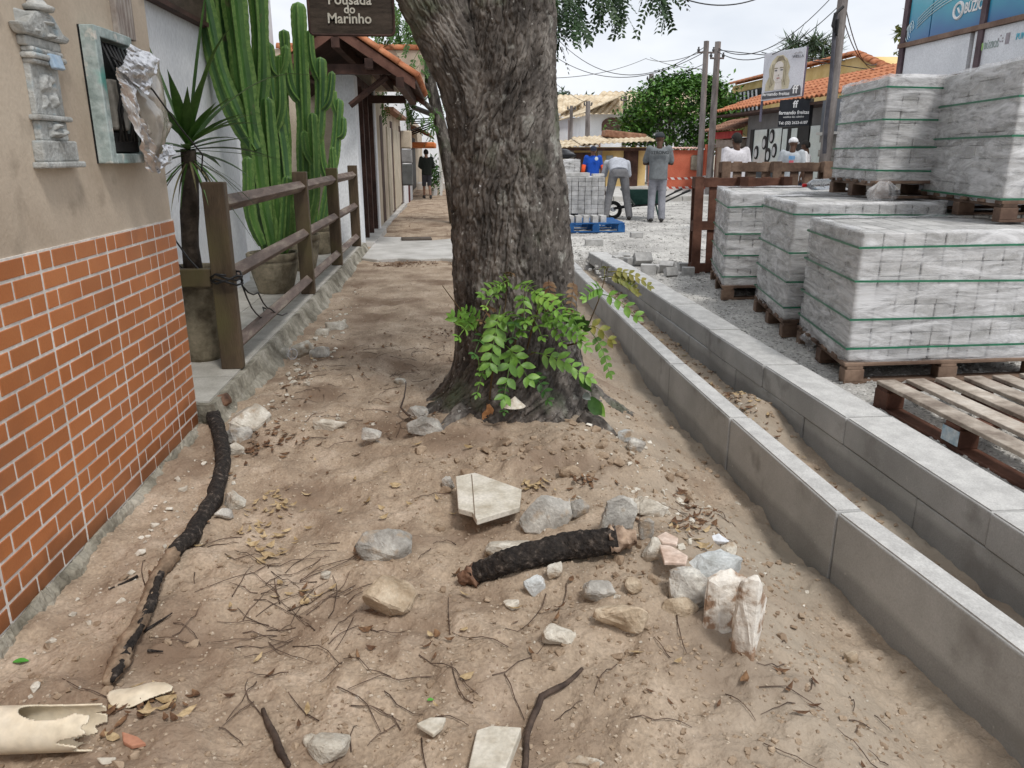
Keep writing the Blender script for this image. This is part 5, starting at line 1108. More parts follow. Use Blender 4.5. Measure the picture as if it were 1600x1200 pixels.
# yellow upper storey behind
yu2 = empty('yellow_building', (13, 27, 0), 'ochre yellow building with red tile verge rising behind the salon roof', 'building')
mb = MB(); mb.poly([(12, 20.6, 2), (12, 34, 2), (12, 34, 4.05), (12, 23.5, 4.05), (12, 20.6, 3.15)], (4, 0, 0)); mb.build('wall', yel, yu2)
def verge(a, b, n_, par):
    a, b = Vector(a), Vector(b)
    for i in range(n_): barrel(par, a.lerp(b, i/n_), b-a, (b-a).length/n_*1.1, .17, terra, 'verge_tile')
verge((11.95, 34, 4.1), (11.95, 23.5, 4.1), 24, yu2); verge((11.95, 20.4, 3.12), (11.95, 23.5, 4.1), 9, yu2)
bxs('window', black, yu2, (11.93, 11.99, 30.6, 33.6, 2.9, 3.75))
for k in range(7): MB().tube([(11.9, 30.75+k*.42, 2.95), (11.9, 31.0+k*.42, 3.7)], .05, 4).build('slat', white, yu2)
# salon signs
post_g = mat('grey_paint', (.4, .42, .46), (.5, .52, .56))
pst = empty('portrait_poster', at(1220, 155, 19), 'framed salon poster with a fair-haired portrait standing on the roof edge', 'poster')
A_, B_, C_, D_ = at(1189, 158, 19.4), at(1252, 150, 18.7), at(1255, 78, 18.7), at(1190, 85, 19.4)
ex_ = (B_-A_).normalized(); ey_ = Vector((0, 0, 1)); nn = ex_.cross(ey_).normalized(); W_, H_ = (B_-A_).length, 1.06
if nn.y > 0: nn = -nn
def pp(u, v, d=0.0): return A_ + ex_*u*W_ + ey_*v*H_ + nn*d
def panel(nm, pts, d, m, par, th=.004): return MB().poly([pp(u, v, d) for u, v in pts], nn*th).build(nm, m, par)
def disc(cu, cv, ru, rv, n=24, a0=0, a1=360): return [(cu+ru*math.cos(R(a0+(a1-a0)*k/n)), cv+rv*math.sin(R(a0+(a1-a0)*k/n))) for k in range(n)]
panel('board', [(0, 0), (1, 0), (1, 1), (0, 1)], -.05, mat('poster_white', (.56, .57, .62), (.66, .67, .72), scale=1, bump=0), pst, .05)
hair = mat('hair_fair', (.42, .37, .25), (.62, .56, .42), scale=9, bump=0, stretch=(1, 1, .3)); hair_d = mat('hair_dark', (.17, .145, .10), (.26, .22, .16), bump=0); skin_p = mat('poster_skin', (.62, .57, .53), (.70, .66, .62), bump=0); ink = mat('poster_ink', (.09, .09, .10), (.13, .13, .14), bump=0)  # poster print colours; darker tone for parting, brows, nose and strands
panel('hair', [(.08, .2), (.66, .2), (.68, .35), (.63, .5), (.66, .65), (.58, .82), (.46, .92), (.32, .92), (.2, .82), (.14, .66), (.16, .5), (.08, .35)], .002, hair, pst, .003)
panel('hair_parting', [(.30, .78), (.36, .9), (.46, .9), (.54, .78), (.46, .82), (.38, .8)], .006, hair_d, pst, .003)
panel('neck', [(.3, .2), (.5, .2), (.47, .42), (.33, .42)], .006, skin_p, pst, .003); panel('face', disc(.385, .575, .145, .225), .010, skin_p, pst, .003)
for cu in (.32, .46): panel('eye', disc(cu, .61, .035, .014, 10), .015, ink, pst, .003); panel('eyebrow', [(cu-.05, .65), (cu+.05, .65), (cu+.04, .668), (cu-.04, .668)], .015, hair_d, pst, .003)
panel('nose', [(.375, .5), (.41, .5), (.4, .515), (.385, .515)], .015, hair_d, pst, .003); panel('mouth', disc(.39, .445, .045, .014, 10), .015, mat('lips', (.42, .22, .2), (.48, .27, .25), bump=0), pst, .003)
for k in range(5): panel('hair_strand', [(.17+.02*k, .25+.02*k), (.19+.02*k, .25+.02*k), (.22+.015*k, .75), (.205+.015*k, .75)], .013, hair_d if k % 2 else hair, pst, .002); panel('hair_strand', [(.58-.02*k, .25+.03*k), (.60-.02*k, .25+.03*k), (.57-.015*k, .78), (.555-.015*k, .78)], .013, hair_d if k % 2 else hair, pst, .002)
panel('band', [(.02, .03), (.97, .03), (.97, .17), (.93, .24), (.78, .25), (.72, .17), (.02, .17)], .008, ink, pst, .003)
rzp = math.atan2(ex_.y, ex_.x)
text_mesh('lettering', 'fernando freitas', .105, text_m, pst, pp(.37, .11, .016), R(90), rzp, bold=.002); text_mesh('lettering', 'ff', .26, text_m, pst, pp(.84, .15, .016), R(90), rzp, bold=.004); text_mesh('lettering', 'WELLA', .085, ink, pst, pp(.83, .84, .012), R(90), rzp)
mb = MB(); mb.tube([pp(.74, .9, .012), pp(.78, .93, .012), pp(.82, .91, .012), pp(.86, .93, .012), pp(.9, .92, .012), pp(.92, .9, .012)], .008, 5); mb.build('emblem', mat('emblem_grey', (.3, .3, .32), (.4, .4, .42), bump=0), pst)
for u in (0, 1): MB().tube([pp(u, -.45, -.06), pp(u, 1.02, -.06)], .03, 6).build('frame_post', mat('purple_grey', (.10, .09, .13), (.16, .15, .2)), pst)
MB().tube([pp(0, 1.0, -.03), pp(1, 1.0, -.03)], .02, 6).build('frame_rail', post_g, pst)
sg3 = empty('salon_sign', at(1237, 180, 18.6), 'black projecting salon sign with white ff lettering and telephone number under the eave', 'sign')
A_, B_ = at(1215, 198, 18.9), at(1259, 196, 18.4); ex_ = (B_-A_).normalized(); W_, H_ = (B_-A_).length*1.08, .60; nn = ex_.cross(ey_).normalized(); nn = -nn if nn.y > 0 else nn; rzp = math.atan2(ex_.y, ex_.x)
panel('board', [(0, 0), (1, 0), (1, 1), (0, 1)], -.2, mat('sign_black', (.012, .014, .02), (.025, .028, .036), rough=.4, bump=0), sg3, .2)
for body, u, v, s_, bd in (('ff', .52, .80, .22, .004), ('fernando freitas', .5, .5, .115, .002), ('estética dos cabelos', .5, .345, .062, 0), ('Tel: (22) 2623-6107', .5, .12, .088, .002)): text_mesh('lettering', body, s_, text_m, sg3, pp(u, v, .004), R(90), rzp, bold=bd)
# ------------------------------------------------------------------ information kiosk with blue panels
kk = empty('info_kiosk', (6.4, 8, 0), 'kiosk with blue printed upper panels and white lower panels at the top right', 'kiosk')
X0 = 6.0; purple = mat('purple_post', (.075, .05, .06), (.14, .10, .11)); brownf = mat('brown_frame', (.16, .10, .075), (.26, .18, .14))
bxs('wall', mat('kiosk_dark', (.03, .03, .032), (.06, .06, .062)), kk, (X0+.25, 8.5, 4.5, 10.4, 0, 2.2)); bxs('post', purple, kk, (X0-.03, X0+.06, 10.52, 10.62, 0, 4.4)); bxs('post', purple, kk, (X0-.03, X0+.06, 8.93, 9.02, 2.2, 4.4)); bxs('post', purple, kk, (X0-.03, X0+.06, 6.5, 6.6, 0, 4.4))
bxs('frame_rail', brownf, kk, (X0-.04, X0+.05, 4.5, 10.65, 2.655, 2.71)); bxs('frame_rail', brownf, kk, (X0-.02, X0+.05, 4.5, 10.65, 2.19, 2.22)); bxs('backing', brownf, kk, (X0+.05, X0+.12, 4.5, 10.6, 2.2, 4.4)); bxs('roof', conc, kk, (X0-.2, 9, 4.4, 10.8, 4.4, 4.55))
wp = mat('white_panel', (.66, .68, .72), (.76, .78, .82), scale=2, bump=0, rough=.4)
for (a, b) in ((9.18, 10.5), (7.4, 9.1), (5.6, 7.35)): bxs('white_panel', wp, kk, (X0-.005, X0+.045, a, b, 2.225, 2.65))
bluep = bpy.data.materials.new('blue_print'); bluep.use_nodes = True; t_ = bluep.node_tree; g_ = t_.nodes.new('ShaderNodeNewGeometry'); s_ = t_.nodes.new('ShaderNodeSeparateXYZ'); t_.links.new(g_.outputs['Position'], s_.inputs[0])
n_ = t_.nodes.new('ShaderNodeTexNoise'); n_.inputs['Scale'].default_value = 1.2; t_.links.new(g_.outputs['Position'], n_.inputs['Vector']); a_ = t_.nodes.new('ShaderNodeMath'); a_.operation = 'MULTIPLY_ADD'; a_.inputs[1].default_value = .5; t_.links.new(n_.outputs['Fac'], a_.inputs[0]); t_.links.new(s_.outputs[2], a_.inputs[2])
r_ = t_.nodes.new('ShaderNodeMapRange'); r_.inputs[1].default_value = 2.95; r_.inputs[2].default_value = 3.75; t_.links.new(a_.outputs[0], r_.inputs[0]); c_ = t_.nodes.new('ShaderNodeValToRGB'); e_ = c_.color_ramp.elements; e_[0].color = (.02, .13, .34, 1); e_[1].color = (.36, .60, .72, 1); q_ = e_.new(.45); q_.color = (.04, .34, .45, 1)
t_.links.new(r_.outputs[0], c_.inputs[0]); t_.links.new(c_.outputs[0], t_.nodes['Principled BSDF'].inputs['Base Color']); t_.nodes['Principled BSDF'].inputs['Roughness'].default_value = .3
for (a, b) in ((10.02, 10.5), (9.03, 10.0), (8.3, 8.92), (6.62, 8.28)): bxs('blue_panel', bluep, kk, (X0-.005, X0+.045, a, b, 2.715, 4.35))
MB().bx(X0-.012, X0-.0055, 6.7, 8.25, 2.72, 3.1).build('dark_blue_band', mat('dark_blue', (.02, .07, .22), (.03, .1, .28), bump=0), kk)
lineart = MB()
for k in range(4): lineart.tube([(X0-.01, 10.3-.12*j, 2.86+.035*k+.30*(1-math.exp(-j*.22))) for j in range(0, 18)], .006, 4)
for k in range(3): lineart.tube([(X0-.01, 10.42-.05*math.cos(a)+.03*k, 2.86+.10*math.sin(a)-.02*k) for a in np.linspace(0, 4.5, 12)], .006, 4)
lineart.build('line_drawing', mat('pale_line', (.6, .75, .8), (.7, .82, .86), bump=0), kk)
text_mesh('lettering', 'BÚZIOS', .16, text_m, kk, (X0-.01, 9.36, 2.93), R(90), R(-90), align='LEFT', bold=.004, sx=.7); text_mesh('lettering', 'TOM JOBIM', .17, text_m, kk, (X0-.016, 8.0, 2.88), R(90), R(-90), align='LEFT'); text_mesh('lettering', 'BÚZIOS', .10, mat('grey_print', (.35, .42, .4), (.45, .52, .5), bump=0), kk, (X0-.01, 8.90, 2.47), R(90), R(-90), align='LEFT', sx=.7)
for (y, z, r_, m_) in ((9.47, 2.93, .085, text_m), (8.98, 2.47, .055, mat('print_green', (.35, .6, .2), (.45, .68, .3), bump=0))):
    b = MB(); n = 20; b.tube([(X0-.008, y+r_*math.cos(2*math.pi*k/n), z+r_*math.sin(2*math.pi*k/n)) for k in range(n+1)], .018 if r_ > .06 else .012, 5); b.tube([(X0-.008, y-.03, z-.03), (X0-.008, y+.02, z+.03)], .012, 5); b.build('emblem', m_, kk)
b = MB(); b.bx(X0-.010, X0-.006, 8.50, 8.56, 2.45, 2.56)
for k in range(5): b.bx(X0-.010, X0-.006, 8.60+.035*(k % 3), 8.615+.035*(k % 3), 2.48+.03*(k//2), 2.495+.03*(k//2))
b.build('print_mark', mat('grey_print2', (.3, .27, .3), (.38, .35, .38), bump=0), kk)
text_mesh('lettering', 'PUNTA', .09, mat('print_cyan', (.1, .5, .65), (.2, .6, .72), bump=0), kk, (X0-.01, 8.28, 2.5), R(90), R(-90), sx=.8)
# ------------------------------------------------------------------ poles and wires
pole_m = mat('pole_wood', (.11, .095, .09), (.26, .235, .225), scale=4, rough=.9, bump=.5, stretch=(1, 1, .3))
def pole(base, top, r_, label, arm=None, sq=False):
    o = empty('utility_pole', base, label, 'utility pole', 'street poles'); b = MB(); base, top = Vector(base), Vector(top); b.tube([base, base.lerp(top, .5), top], [r_, r_*.9, r_*.8], 4 if sq else 10); b.build('shaft', pole_m, o)
    if arm:
        for (f, w_) in arm:
            p = base.lerp(top, f); MB().tube([p-Vector((w_, .0, 0)), p+Vector((w_, 0, 0))], .03, 6).build('cross_arm', pole_m, o)
            for s_ in (-1, 1): MB().lathe([(.03, 0), (.05, .05), (.02, .1), (.03, .13)], p+Vector((w_*s_*.9, 0, .02)), 8).build('insulator', mat('insulator', (.06, .06, .065), (.1, .1, .1)), o)
    return o
pb = at(1288, 260, 16.2); pt_ = at(1317, 0, 16.2)
P1 = pole((pb.x, 16.2, 0), (pt_.x, 16.2, pt_.z+.6), .12, 'tall weathered pole in front of the salon, right of its signs', [(.93, .22)])
ringp = MB(); ringp.tube([at(1318, 10, 16.0), at(1305, 22, 16.0), at(1301, 40, 16.0), at(1307, 55, 16.0), at(1309, 30, 16.0)], .03, 6); ringp.build('cable_loop', wire_m, P1)
ringp = MB(); ringp.tube([at(1306, 20, 16.05), at(1298, 130, 16.05), at(1291, 190, 16.05), at(1288, 240, 16.05)], .04, 6); ringp.build('service_pipe', mat('pipe_dark', (.05, .05, .06), (.1, .1, .12)), P1)
a, b = at(1096, 235, 24), at(1104, 64, 24); pole((a.x, 24, 0), (b.x, 24, b.z), .1, 'left one of the twin square poles beside the coral wall', [(.93, .25)], True)
a, b = at(1114, 200, 23.2), at(1122, 65, 23.2); pole((a.x, 23.2, 0), (b.x, 23.2, b.z), .11, 'right one of the twin square poles beside the coral wall', [(.9, .2)], True)
for (u, v0, v1, y, r_, lab) in ((891, 250, 165, 40, .1, 'leftmost thin far pole before the brick house'), (917, 250, 158, 39, .14, 'second thin far pole, before the white house edge'), (975, 225, 150, 36, .11, 'thin pole in front of the white villa'), (1016, 235, 116, 36, .13, 'far pole rising beside the round tree')):
    a, b = at(u, v0, y), at(u+2, v1, y); pole((a.x, y, 0), (b.x, y, b.z), r_, lab, [(.95, .2)])
wires = [((1103, 78, 24), (1010, 92, 40), .4), ((1103, 72, 24), (870, 60, 30), 2.0), ((1103, 80, 24), (862, 85, 30), 1.5), ((1120, 80, 23.2), (1312, 8, 16.2), 1.1), ((1010, 91, 40), (862, 122, 30), .4), ((1016, 118, 36), (1100, 100, 24), .3), ((1016, 90, 40), (1098, 108, 24), .2), ((862, 125, 30), (917, 160, 39), .2), ((1122, 75, 23.2), (1318, -25, 16.2), 1.2), ((1318, -5, 16.2), (1380, 105, 20), 1.0), ((1318, 30, 16.2), (1370, 100, 20), .6), ((1122, 78, 23.2), (1320, 95, 17.5), .05), ((1190, 82, 19.4), (1355, 108, 20), .02), ((1060, -5, 14), (1250, -40, 16), .6)]
WL = ['wire from the left twin pole back to the far pole by the round tree', 'upper sagging wire from the left twin pole to behind the big tree', 'lower sagging wire from the left twin pole to behind the big tree', 'wire sagging from the right twin pole to the tall salon pole, lower one', 'wire running down left from the far pole to the big trunk', 'thin wire from the top of the far pole to the left twin pole', 'faint wire just above the round tree to the left twin pole', 'short wire dropping from the big trunk to the second thin far pole', 'upper sagging wire from the right twin pole to the tall salon pole', 'longer wire dropping right from the tall salon pole to the yellow roof', 'shorter wire dropping right from the tall salon pole to the yellow roof', 'level wire passing behind the top of the portrait poster', 'dark straight cable running right from the portrait poster', 'wire crossing the topmost sky near the frame edge']
for i, (a, b, sag) in enumerate(wires):
    a, b = at(*a), at(*b); n = 20; mb = MB(); mb.tube([a.lerp(b, k/n) - Vector((0, 0, sag*4*(k/n)*(1-k/n)*.5)) for k in range(n+1)], .011, 4)
    thing('overhead_wire', mb, wire_m, WL[i], 'wire', 'overhead wires')
# pale wrapped stack with black tarpaulin beyond the open stack
pallet(frame_of((2.0, 18.5, .0), (1, 0, 0), (0, 1, 0)), 1.04, 1.06, 'pallet under the far stack that has the black bag on top', pal_m, along='x', nb=6)
paver_stack((2.02, 18.53, .14), (1, 0, 0), (0, 1, 0), 8, 4, 13, 'far wrapped paver stack with a black bag on top behind the open stack', (.1, .55), ph=.08)
def bag(c, r, label, seed):
    b = MB(); b.ell((0, 0, 0), (1, 1, 1), 20, 14); V = []
    for p in b.v:
        q = Vector(p); d = 1+.28*mnoise.noise(q*1.6+Vector((seed, 0, 0)))+.12*mnoise.noise(q*4+Vector((0, seed, 0))); V.append((c[0]+q.x*r[0]*d, c[1]+q.y*r[1]*d, c[2]+max(-.55, q.z*d)*r[2]))
    b.v = V; return thing('black_bag', b, mat('black_plastic', (.01, .01, .012), (.022, .022, .025), rough=.35, bump=.4, bscale=18), label, 'bag', 'black bags', smooth=True)
bag((2.45, 18.9, 1.29), (.46, .4, .16), 'crumpled black bag on top of the far wrapped stack', 2.1); bag((1.82, 14.75, 1.0), (.2, .2, .17), 'black bag on the open stack beside the tree trunk', 5.3)
loose(2.35, 14.9, .945, .0, 'pale slab lying on top of the open paver stack', sz=(.5, .3, .06)); loose(2.75, 14.75, .935, .1, 'dark flat block on top of the open stack at its right end', sz=(.22, .12, .05))
# ================================================================== people
SK_D = mat('skin_dark', (.075, .038, .024), (.11, .058, .037), scale=10, rough=.55, bump=.05)
SK_M = mat('skin_brown', (.20, .105, .066), (.27, .15, .10), scale=10, rough=.55, bump=.05)
def cloth(nm, c): return mat('cloth_'+nm, tuple(x*.86 for x in c), tuple(min(1, x*1.1) for x in c), scale=7, rough=.9, bump=.35, bscale=25, bdist=.01)
def capsules(caps, ells=()):
    b = MB()
    for p0, r0, p1, r1 in caps:
        p0, p1 = Vector(p0), Vector(p1); d = (p1-p0); n = max(2, int(d.length/.05)+1); b.tube([p0.lerp(p1, i/n) for i in range(n+1)], [r0+(r1-r0)*i/n for i in range(n+1)], 12); b.ell(p0, (r0,)*3, 12, 8); b.ell(p1, (r1,)*3, 12, 8)
    for c, r in ells: b.ell(c, r, 14, 10)
    return b
def person(loc, face, h, J, label, skin, shirt, trousers, shoes, cap=None, hair=None, sleeve=.5, shorts=False, group='people', back_print=None):
    """J: joints in a body frame (x = right hand side seen from behind, y = forward, z up) for a 1.72 m adult"""
    o = empty('person', loc, label, 'person', group); k = h/1.72; M = Matrix.Translation(Vector(loc)) @ Matrix.Rotation(face, 4, 'Z') @ Matrix.Scale(k, 4)
    def fin(b, nm, m, vox, sm, off=0):
        b.v = [tuple(M @ Vector(p)) for p in b.v]; q = b.build(nm, m, o, smooth=True)
        if vox: r_ = q.modifiers.new('remesh', 'REMESH'); r_.mode = 'VOXEL'; r_.voxel_size = vox; r_.use_smooth_shade = True
        if sm: s_ = q.modifiers.new('smooth', 'SMOOTH'); s_.iterations = sm; s_.factor = .5
        return q
    V = lambda n: Vector(J[n])
    nk, hd, pv, ch = V('neck'), V('head'), V('pelvis'), V('chest'); up = (hd-nk).normalized(); fw = Vector(J.get('look', (0, 1, 0))).normalized(); fw = (fw-up*fw.dot(up)).normalized(); rt_ = fw.cross(up)
    hd = hd - up*.02; caps = [(pv, .10, ch, .10), (ch, .09, nk-up*.02, .058), (nk-up*.03, .06, hd-up*.04, .058)]; ells = []
    for s in 'LR':
        sh, el, wr, hp, kn, an, hand = (V(n+s) for n in ('shoulder', 'elbow', 'wrist', 'hip', 'knee', 'ankle', 'hand'))
        caps += [(ch+ (sh-ch)*.3, .075, sh, .055), (sh, .055, el, .041), (el, .041, wr, .027), (hp, .085, kn, .056), (kn, .056, an, .036), (pv, .09, hp, .085)]
        hv = (hand-wr).normalized(); ap = Vector((1, 0, 0)) if abs(hv.x) < .8 else Vector((0, 1, 0)); side = hv.cross(ap).normalized(); nrm = side.cross(hv)
        pe = wr + hv*.085; caps.append((wr, .025, pe, .026))
        for i in range(4):
            a = pe + side*(.022*(i-1.5)); ln = (.062, .075, .07, .055)[i]; mid = a + hv*ln*.55 + nrm*.006; caps += [(a-hv*.02, .0105, mid, .0095), (mid, .0095, mid + hv*ln*.45 + nrm*.022, .0085)]
        t0 = wr+hv*.03+side*.022; caps += [(t0, .012, t0+side*.028+hv*.035, .0105), (t0+side*.028+hv*.035, .0105, t0+side*.03+hv*.062+nrm*.01, .009)]
        ft = V('toe'+s); caps.append((an, .036, ft, .03))
    b = capsules(caps)
    c = hd + up*.005
    for cc_, r_ in ((c+up*.03, (.083, .098, .095)), (c-up*.035+fw*.02, (.068, .076, .08))):
        e = MB(); e.ell((0, 0, 0), r_, 16, 12); b.add([cc_ + rt_*p[0] + fw*p[1] + up*p[2] for p in e.v], e.f)
    for q, r_ in ((c+fw*.098-up*.015, .014), (c+rt_*.08-up*.005, .02), (c-rt_*.08-up*.005, .02), (c+fw*.08-up*.085, .026)): b.ell(q, (r_,)*3, 10, 8)
    fin(b, 'body', skin, .0105*k, 3)
    em = mat('eye_dark', (.01, .008, .006), (.02, .015, .01), bump=0)
    for s_ in (-1, 1): fin(MB().ell(c+fw*.09+rt_*.032*s_+up*.012, (.011, .008, .007), 8, 6), 'eye', em, 0, 0)
    fin(MB().ell(c+fw*.088-up*.055, (.024, .01, .007), 8, 6), 'mouth', mat('lip', (.18, .07, .055), (.22, .09, .07), bump=0), 0, 0)
    # shirt
    def loft(pts):
        b_ = MB(); V_ = []; F_ = []; n_ = 20; k_ = len(pts)
        for i, (c_, wx, wy) in enumerate(pts):
            t_ = (pts[min(i+1, k_-1)][0]-pts[max(i-1, 0)][0]).normalized(); rx = Vector((1, 0, 0)); fy = t_.cross(rx).normalized()
            for j in range(n_): a_ = 2*math.pi*j/n_; V_.append(c_ + rx*wx*math.copysign(abs(math.cos(a_))**.8, math.cos(a_)) + fy*wy*math.copysign(abs(math.sin(a_))**.8, math.sin(a_)))
        for i in range(k_-1):
            for j in range(n_): F_.append((i*n_+j, i*n_+(j+1) % n_, (i+1)*n_+(j+1) % n_, (i+1)*n_+j))
        F_ += [tuple(range(n_-1, -1, -1)), tuple((k_-1)*n_+j for j in range(n_))]; return b_.add(V_, F_)
    sp_ = (ch-pv).normalized(); bent = sp_.z < .8; hem = pv - sp_*.04 if bent else pv - Vector((0, 0, .11))
    tors = loft([(hem, .19, .138), (pv.lerp(ch, .15), .182, .13), (pv.lerp(ch, .6), .187, .128), (ch, .20, .13), (ch.lerp(nk, .45), .185, .115), (ch.lerp(nk, .75), .13, .09), (nk-up*.03, .075, .075)])
    caps = []
    for s in 'LR':
        sh, el, wr = V('shoulder'+s), V('elbow'+s), V('wrist'+s); caps += [(ch+(sh-ch)*.45, .085, sh, .072)]
        e1_ = sh.lerp(el, min(1, sleeve*1.6)); caps.append((sh, .072, e1_, .064))
        if sleeve > .7: caps.append((e1_, .062, wr, .042))
    b = capsules(caps); b.add(tors.v, tors.f); fin(b, 'shirt', shirt, .014*k, 3)
    # trousers
    hipl = loft([(pv-Vector((0, 0, .10)), .165, .125), (pv, .178, .13), (pv+Vector((0, 0, .05)), .165, .12)]); caps = []
    for s in 'LR':
        hp, kn, an = V('hip'+s), V('knee'+s), V('ankle'+s); caps += [(hp, .098, kn, .078)]
        if not shorts: caps.append((kn, .078, an+Vector((0, 0, .0)), .07))
    b = capsules(caps); b.add(hipl.v, hipl.f); fin(b, 'trousers', trousers, .014*k, 4)
    for s in 'LR':
        an, ft = V('ankle'+s), V('toe'+s); d = (ft-an); d.z = 0; d.normalize(); heel = Vector((an.x, an.y, .035))-d*.05; tip = Vector((an.x, an.y, .03))+d*.17
        fin(capsules([(heel, .042, Vector((an.x, an.y, .045))+d*.06, .048), (Vector((an.x, an.y, .045))+d*.06, .046, tip, .034), (Vector((an.x, an.y, .09)), .046, Vector((an.x, an.y, .05)), .05)]), 'shoe', shoes, .012*k, 3)
    top = c+up*.045
    def dome(r_, zc, nm, m):
        e = MB(); e.ell((0, 0, 0), r_, 18, 12); e.v = [tuple(top + rt_*p[0] + fw*p[1] + up*max(p[2], zc - (.10 if nm == 'hair' and p[1] < 0 else .02 if p[1] < 0 else 0))) for p in e.v]; return fin(e, nm, m, 0, 0)
    if hair: top = top - up*.035; dome((.092, .108, .122), .03, 'hair', hair); top = top + up*.035
    if cap:
        dome((.097, .112, .09), -.012, 'cap', cap); e = MB()
        V_ = []; n = 12
        for i in range(n+1): a = math.pi*i/n; V_ += [top + rt_*.085*math.cos(a) + fw*(.07+.02*math.sin(a)) - up*.005, top + rt_*.08*math.cos(a) + fw*(.075+.095*math.sin(a)) - up*.022]
        e.add(V_, [(2*i, 2*i+2, 2*i+3, 2*i+1) for i in range(n)]); q = fin(e, 'cap_peak', cap, 0, 0); q.modifiers.new('thickness', 'SOLIDIFY').thickness = .008
    if back_print:
        for body, zz_, s_, m_ in back_print: text_mesh('shirt_print', body, s_*k, m_, o, M @ Vector((ch.x, ch.y-.17, zz_)), R(90), face, ext=.006, bold=.003)
    return o
def stand(dx=0.0, feet=.10, arms='down', lean=0.0):
    J = dict(pelvis=(0, 0, .93), chest=(0, .0+lean*.5, 1.27), neck=(0, -.01+lean, 1.46), head=(0, .02+lean*1.2, 1.60), look=(dx, 1, 0))
    for s, q in (('L', -1), ('R', 1)):
        J.update({'hip'+s: (.09*q, 0, .88), 'knee'+s: (feet*q, .03, .48), 'ankle'+s: (feet*1.1*q, -.02, .08), 'toe'+s: (feet*1.35*q, .14, .035), 'shoulder'+s: (.185*q, lean, 1.40)})
        if arms == 'down': J.update({'elbow'+s: (.245*q, -.03+lean, 1.12), 'wrist'+s: (.26*q, .05+lean, .88), 'hand'+s: (.255*q, .09+lean, .75)})
        elif arms == 'cross': J.update({'elbow'+s: (.265*q, .10, 1.13), 'wrist'+s: (-.03*q, .25, 1.15+.04*q), 'hand'+s: (-.15*q, .23, 1.17+.04*q)})
        elif arms == 'front': J.update({'elbow'+s: (.25*q, .0, 1.13), 'wrist'+s: (.15*q, .24, 1.05), 'hand'+s: (.10*q, .34, 1.02)})
    return J
dk = cloth('dark', (.03, .03, .035)); navy = cloth('navy', (.025, .03, .05)); gcap = cloth('charcoal', (.045, .05, .055)); whc = cloth('white', (.70, .70, .72)); greyt = cloth('grey_trousers', (.19, .19, .20)); lgrey = cloth('pale_grey_trousers', (.27, .275, .31)); boots = mat('boots', (.015, .014, .014), (.035, .033, .03), rough=.6)
gsh = cloth('grey_shirt', (.175, .19, .20)); lsh = cloth('light_shirt', (.42, .44, .49)); blu = cloth('blue_shirt', (.012, .075, .42)); hairb = mat('hair_black', (.008, .007, .006), (.02, .018, .016), rough=.8, bump=.5, bscale=90)
ink2 = mat('print_dark', (.05, .055, .06), (.07, .075, .08), bump=0)
person((4.03, 15.25, .03), R(-10), 1.69, stand(.55, .10, 'cross'), 'person in a grey shirt marked STRONG and dark cap standing with back turned, arms folded', SK_D, gsh, lgrey, boots, cap=gcap, back_print=[('STRONG', 1.33, .085, ink2)])
J = stand(0, .20)
J.update(pelvis=(0, 0, .92), chest=(0, .20, 1.06), neck=(0, .40, 1.10), head=(0, .50, 1.09), look=(0, .3, -1))
for s, q in (('L', -1), ('R', 1)): J.update({'shoulder'+s: (.20*q, .33, 1.07), 'elbow'+s: (.255*q, .36, .80), 'wrist'+s: (.22*q, .42, .56), 'hand'+s: (.2*q, .45, .45), 'hip'+s: (.10*q, 0, .87), 'knee'+s: (.17*q, .04, .47), 'ankle'+s: (.235*q, -.03, .08), 'toe'+s: (.27*q, .13, .035)})
person((3.36, 15.75, .03), R(-4), 1.76, J, 'person in light grey shirt and grey trousers bending over beside the open paver stack', SK_D, lsh, greyt, boots, cap=whc)
p = at(927, 236, 20.0)
J = stand(0, .1, 'down'); person((p.x, 20, -.03), R(176), 1.54, J, 'person in a bright blue shirt and dark cap facing the camera behind the open stack', SK_M, blu, navy, boots, cap=navy, sleeve=.55)
b = MB(); b.ell((0, 0, 0), (.045, .006, .045), 16, 8); c = at(932, 248, 19.82); b.v = [tuple(Vector(q)+c) for q in b.v]; tg = b.build('shirt_emblem', mat('emblem_white', (.6, .65, .7), (.7, .75, .8), bump=0), bpy.data.objects['person.002'])
for q in (-1, 1):
    a = at(927+q*14.5, 258, 19.95); e_ = at(927+q*16.5, 270, 19.9); MB().tube([a, e_], [.055, .045], 10).build('orange_sleeve', cloth('orange', (.72, .10, .03)), bpy.data.objects['person.002'], smooth=True)
p = at(1151, 230, 13.3); person((p.x, 13.3, .03), R(6), 1.64, stand(-.15, .1), 'person in a plain white T-shirt standing with back turned behind the upright pallet', SK_D, cloth('offwhite', (.62, .60, .63)), navy, boots, hair=hairb)
p = at(1238, 240, 15.4); person((p.x, 15.4, .03), R(-25), 1.60, stand(.5, .1), 'person in a pale grey T-shirt with coloured back print and white cap', SK_D, cloth('ash', (.40, .43, .46)), navy, boots, cap=whc, back_print=[('IIIII', 1.30, .10, mat('print_blue', (.05, .25, .55), (.08, .32, .62), bump=0)), ('EEE', 1.22, .06, mat('print_red', (.6, .08, .12), (.7, .12, .16), bump=0))])
p = at(1259, 240, 16.4); person((p.x, 16.4, .03), R(60), 1.57, stand(.2, .1), 'person with short dark hair in a white shirt seen side-on beside the white cap', SK_D, whc, navy, boots, hair=hairb)
J = stand(0, .09, 'front', .02); J.update(ankleL=(-.09, .16, .08), kneeL=(-.09, .12, .48), toeL=(-.1, .32, .03), ankleR=(.09, -.16, .09), kneeR=(.09, .05, .47), toeR=(.1, -.02, .03))
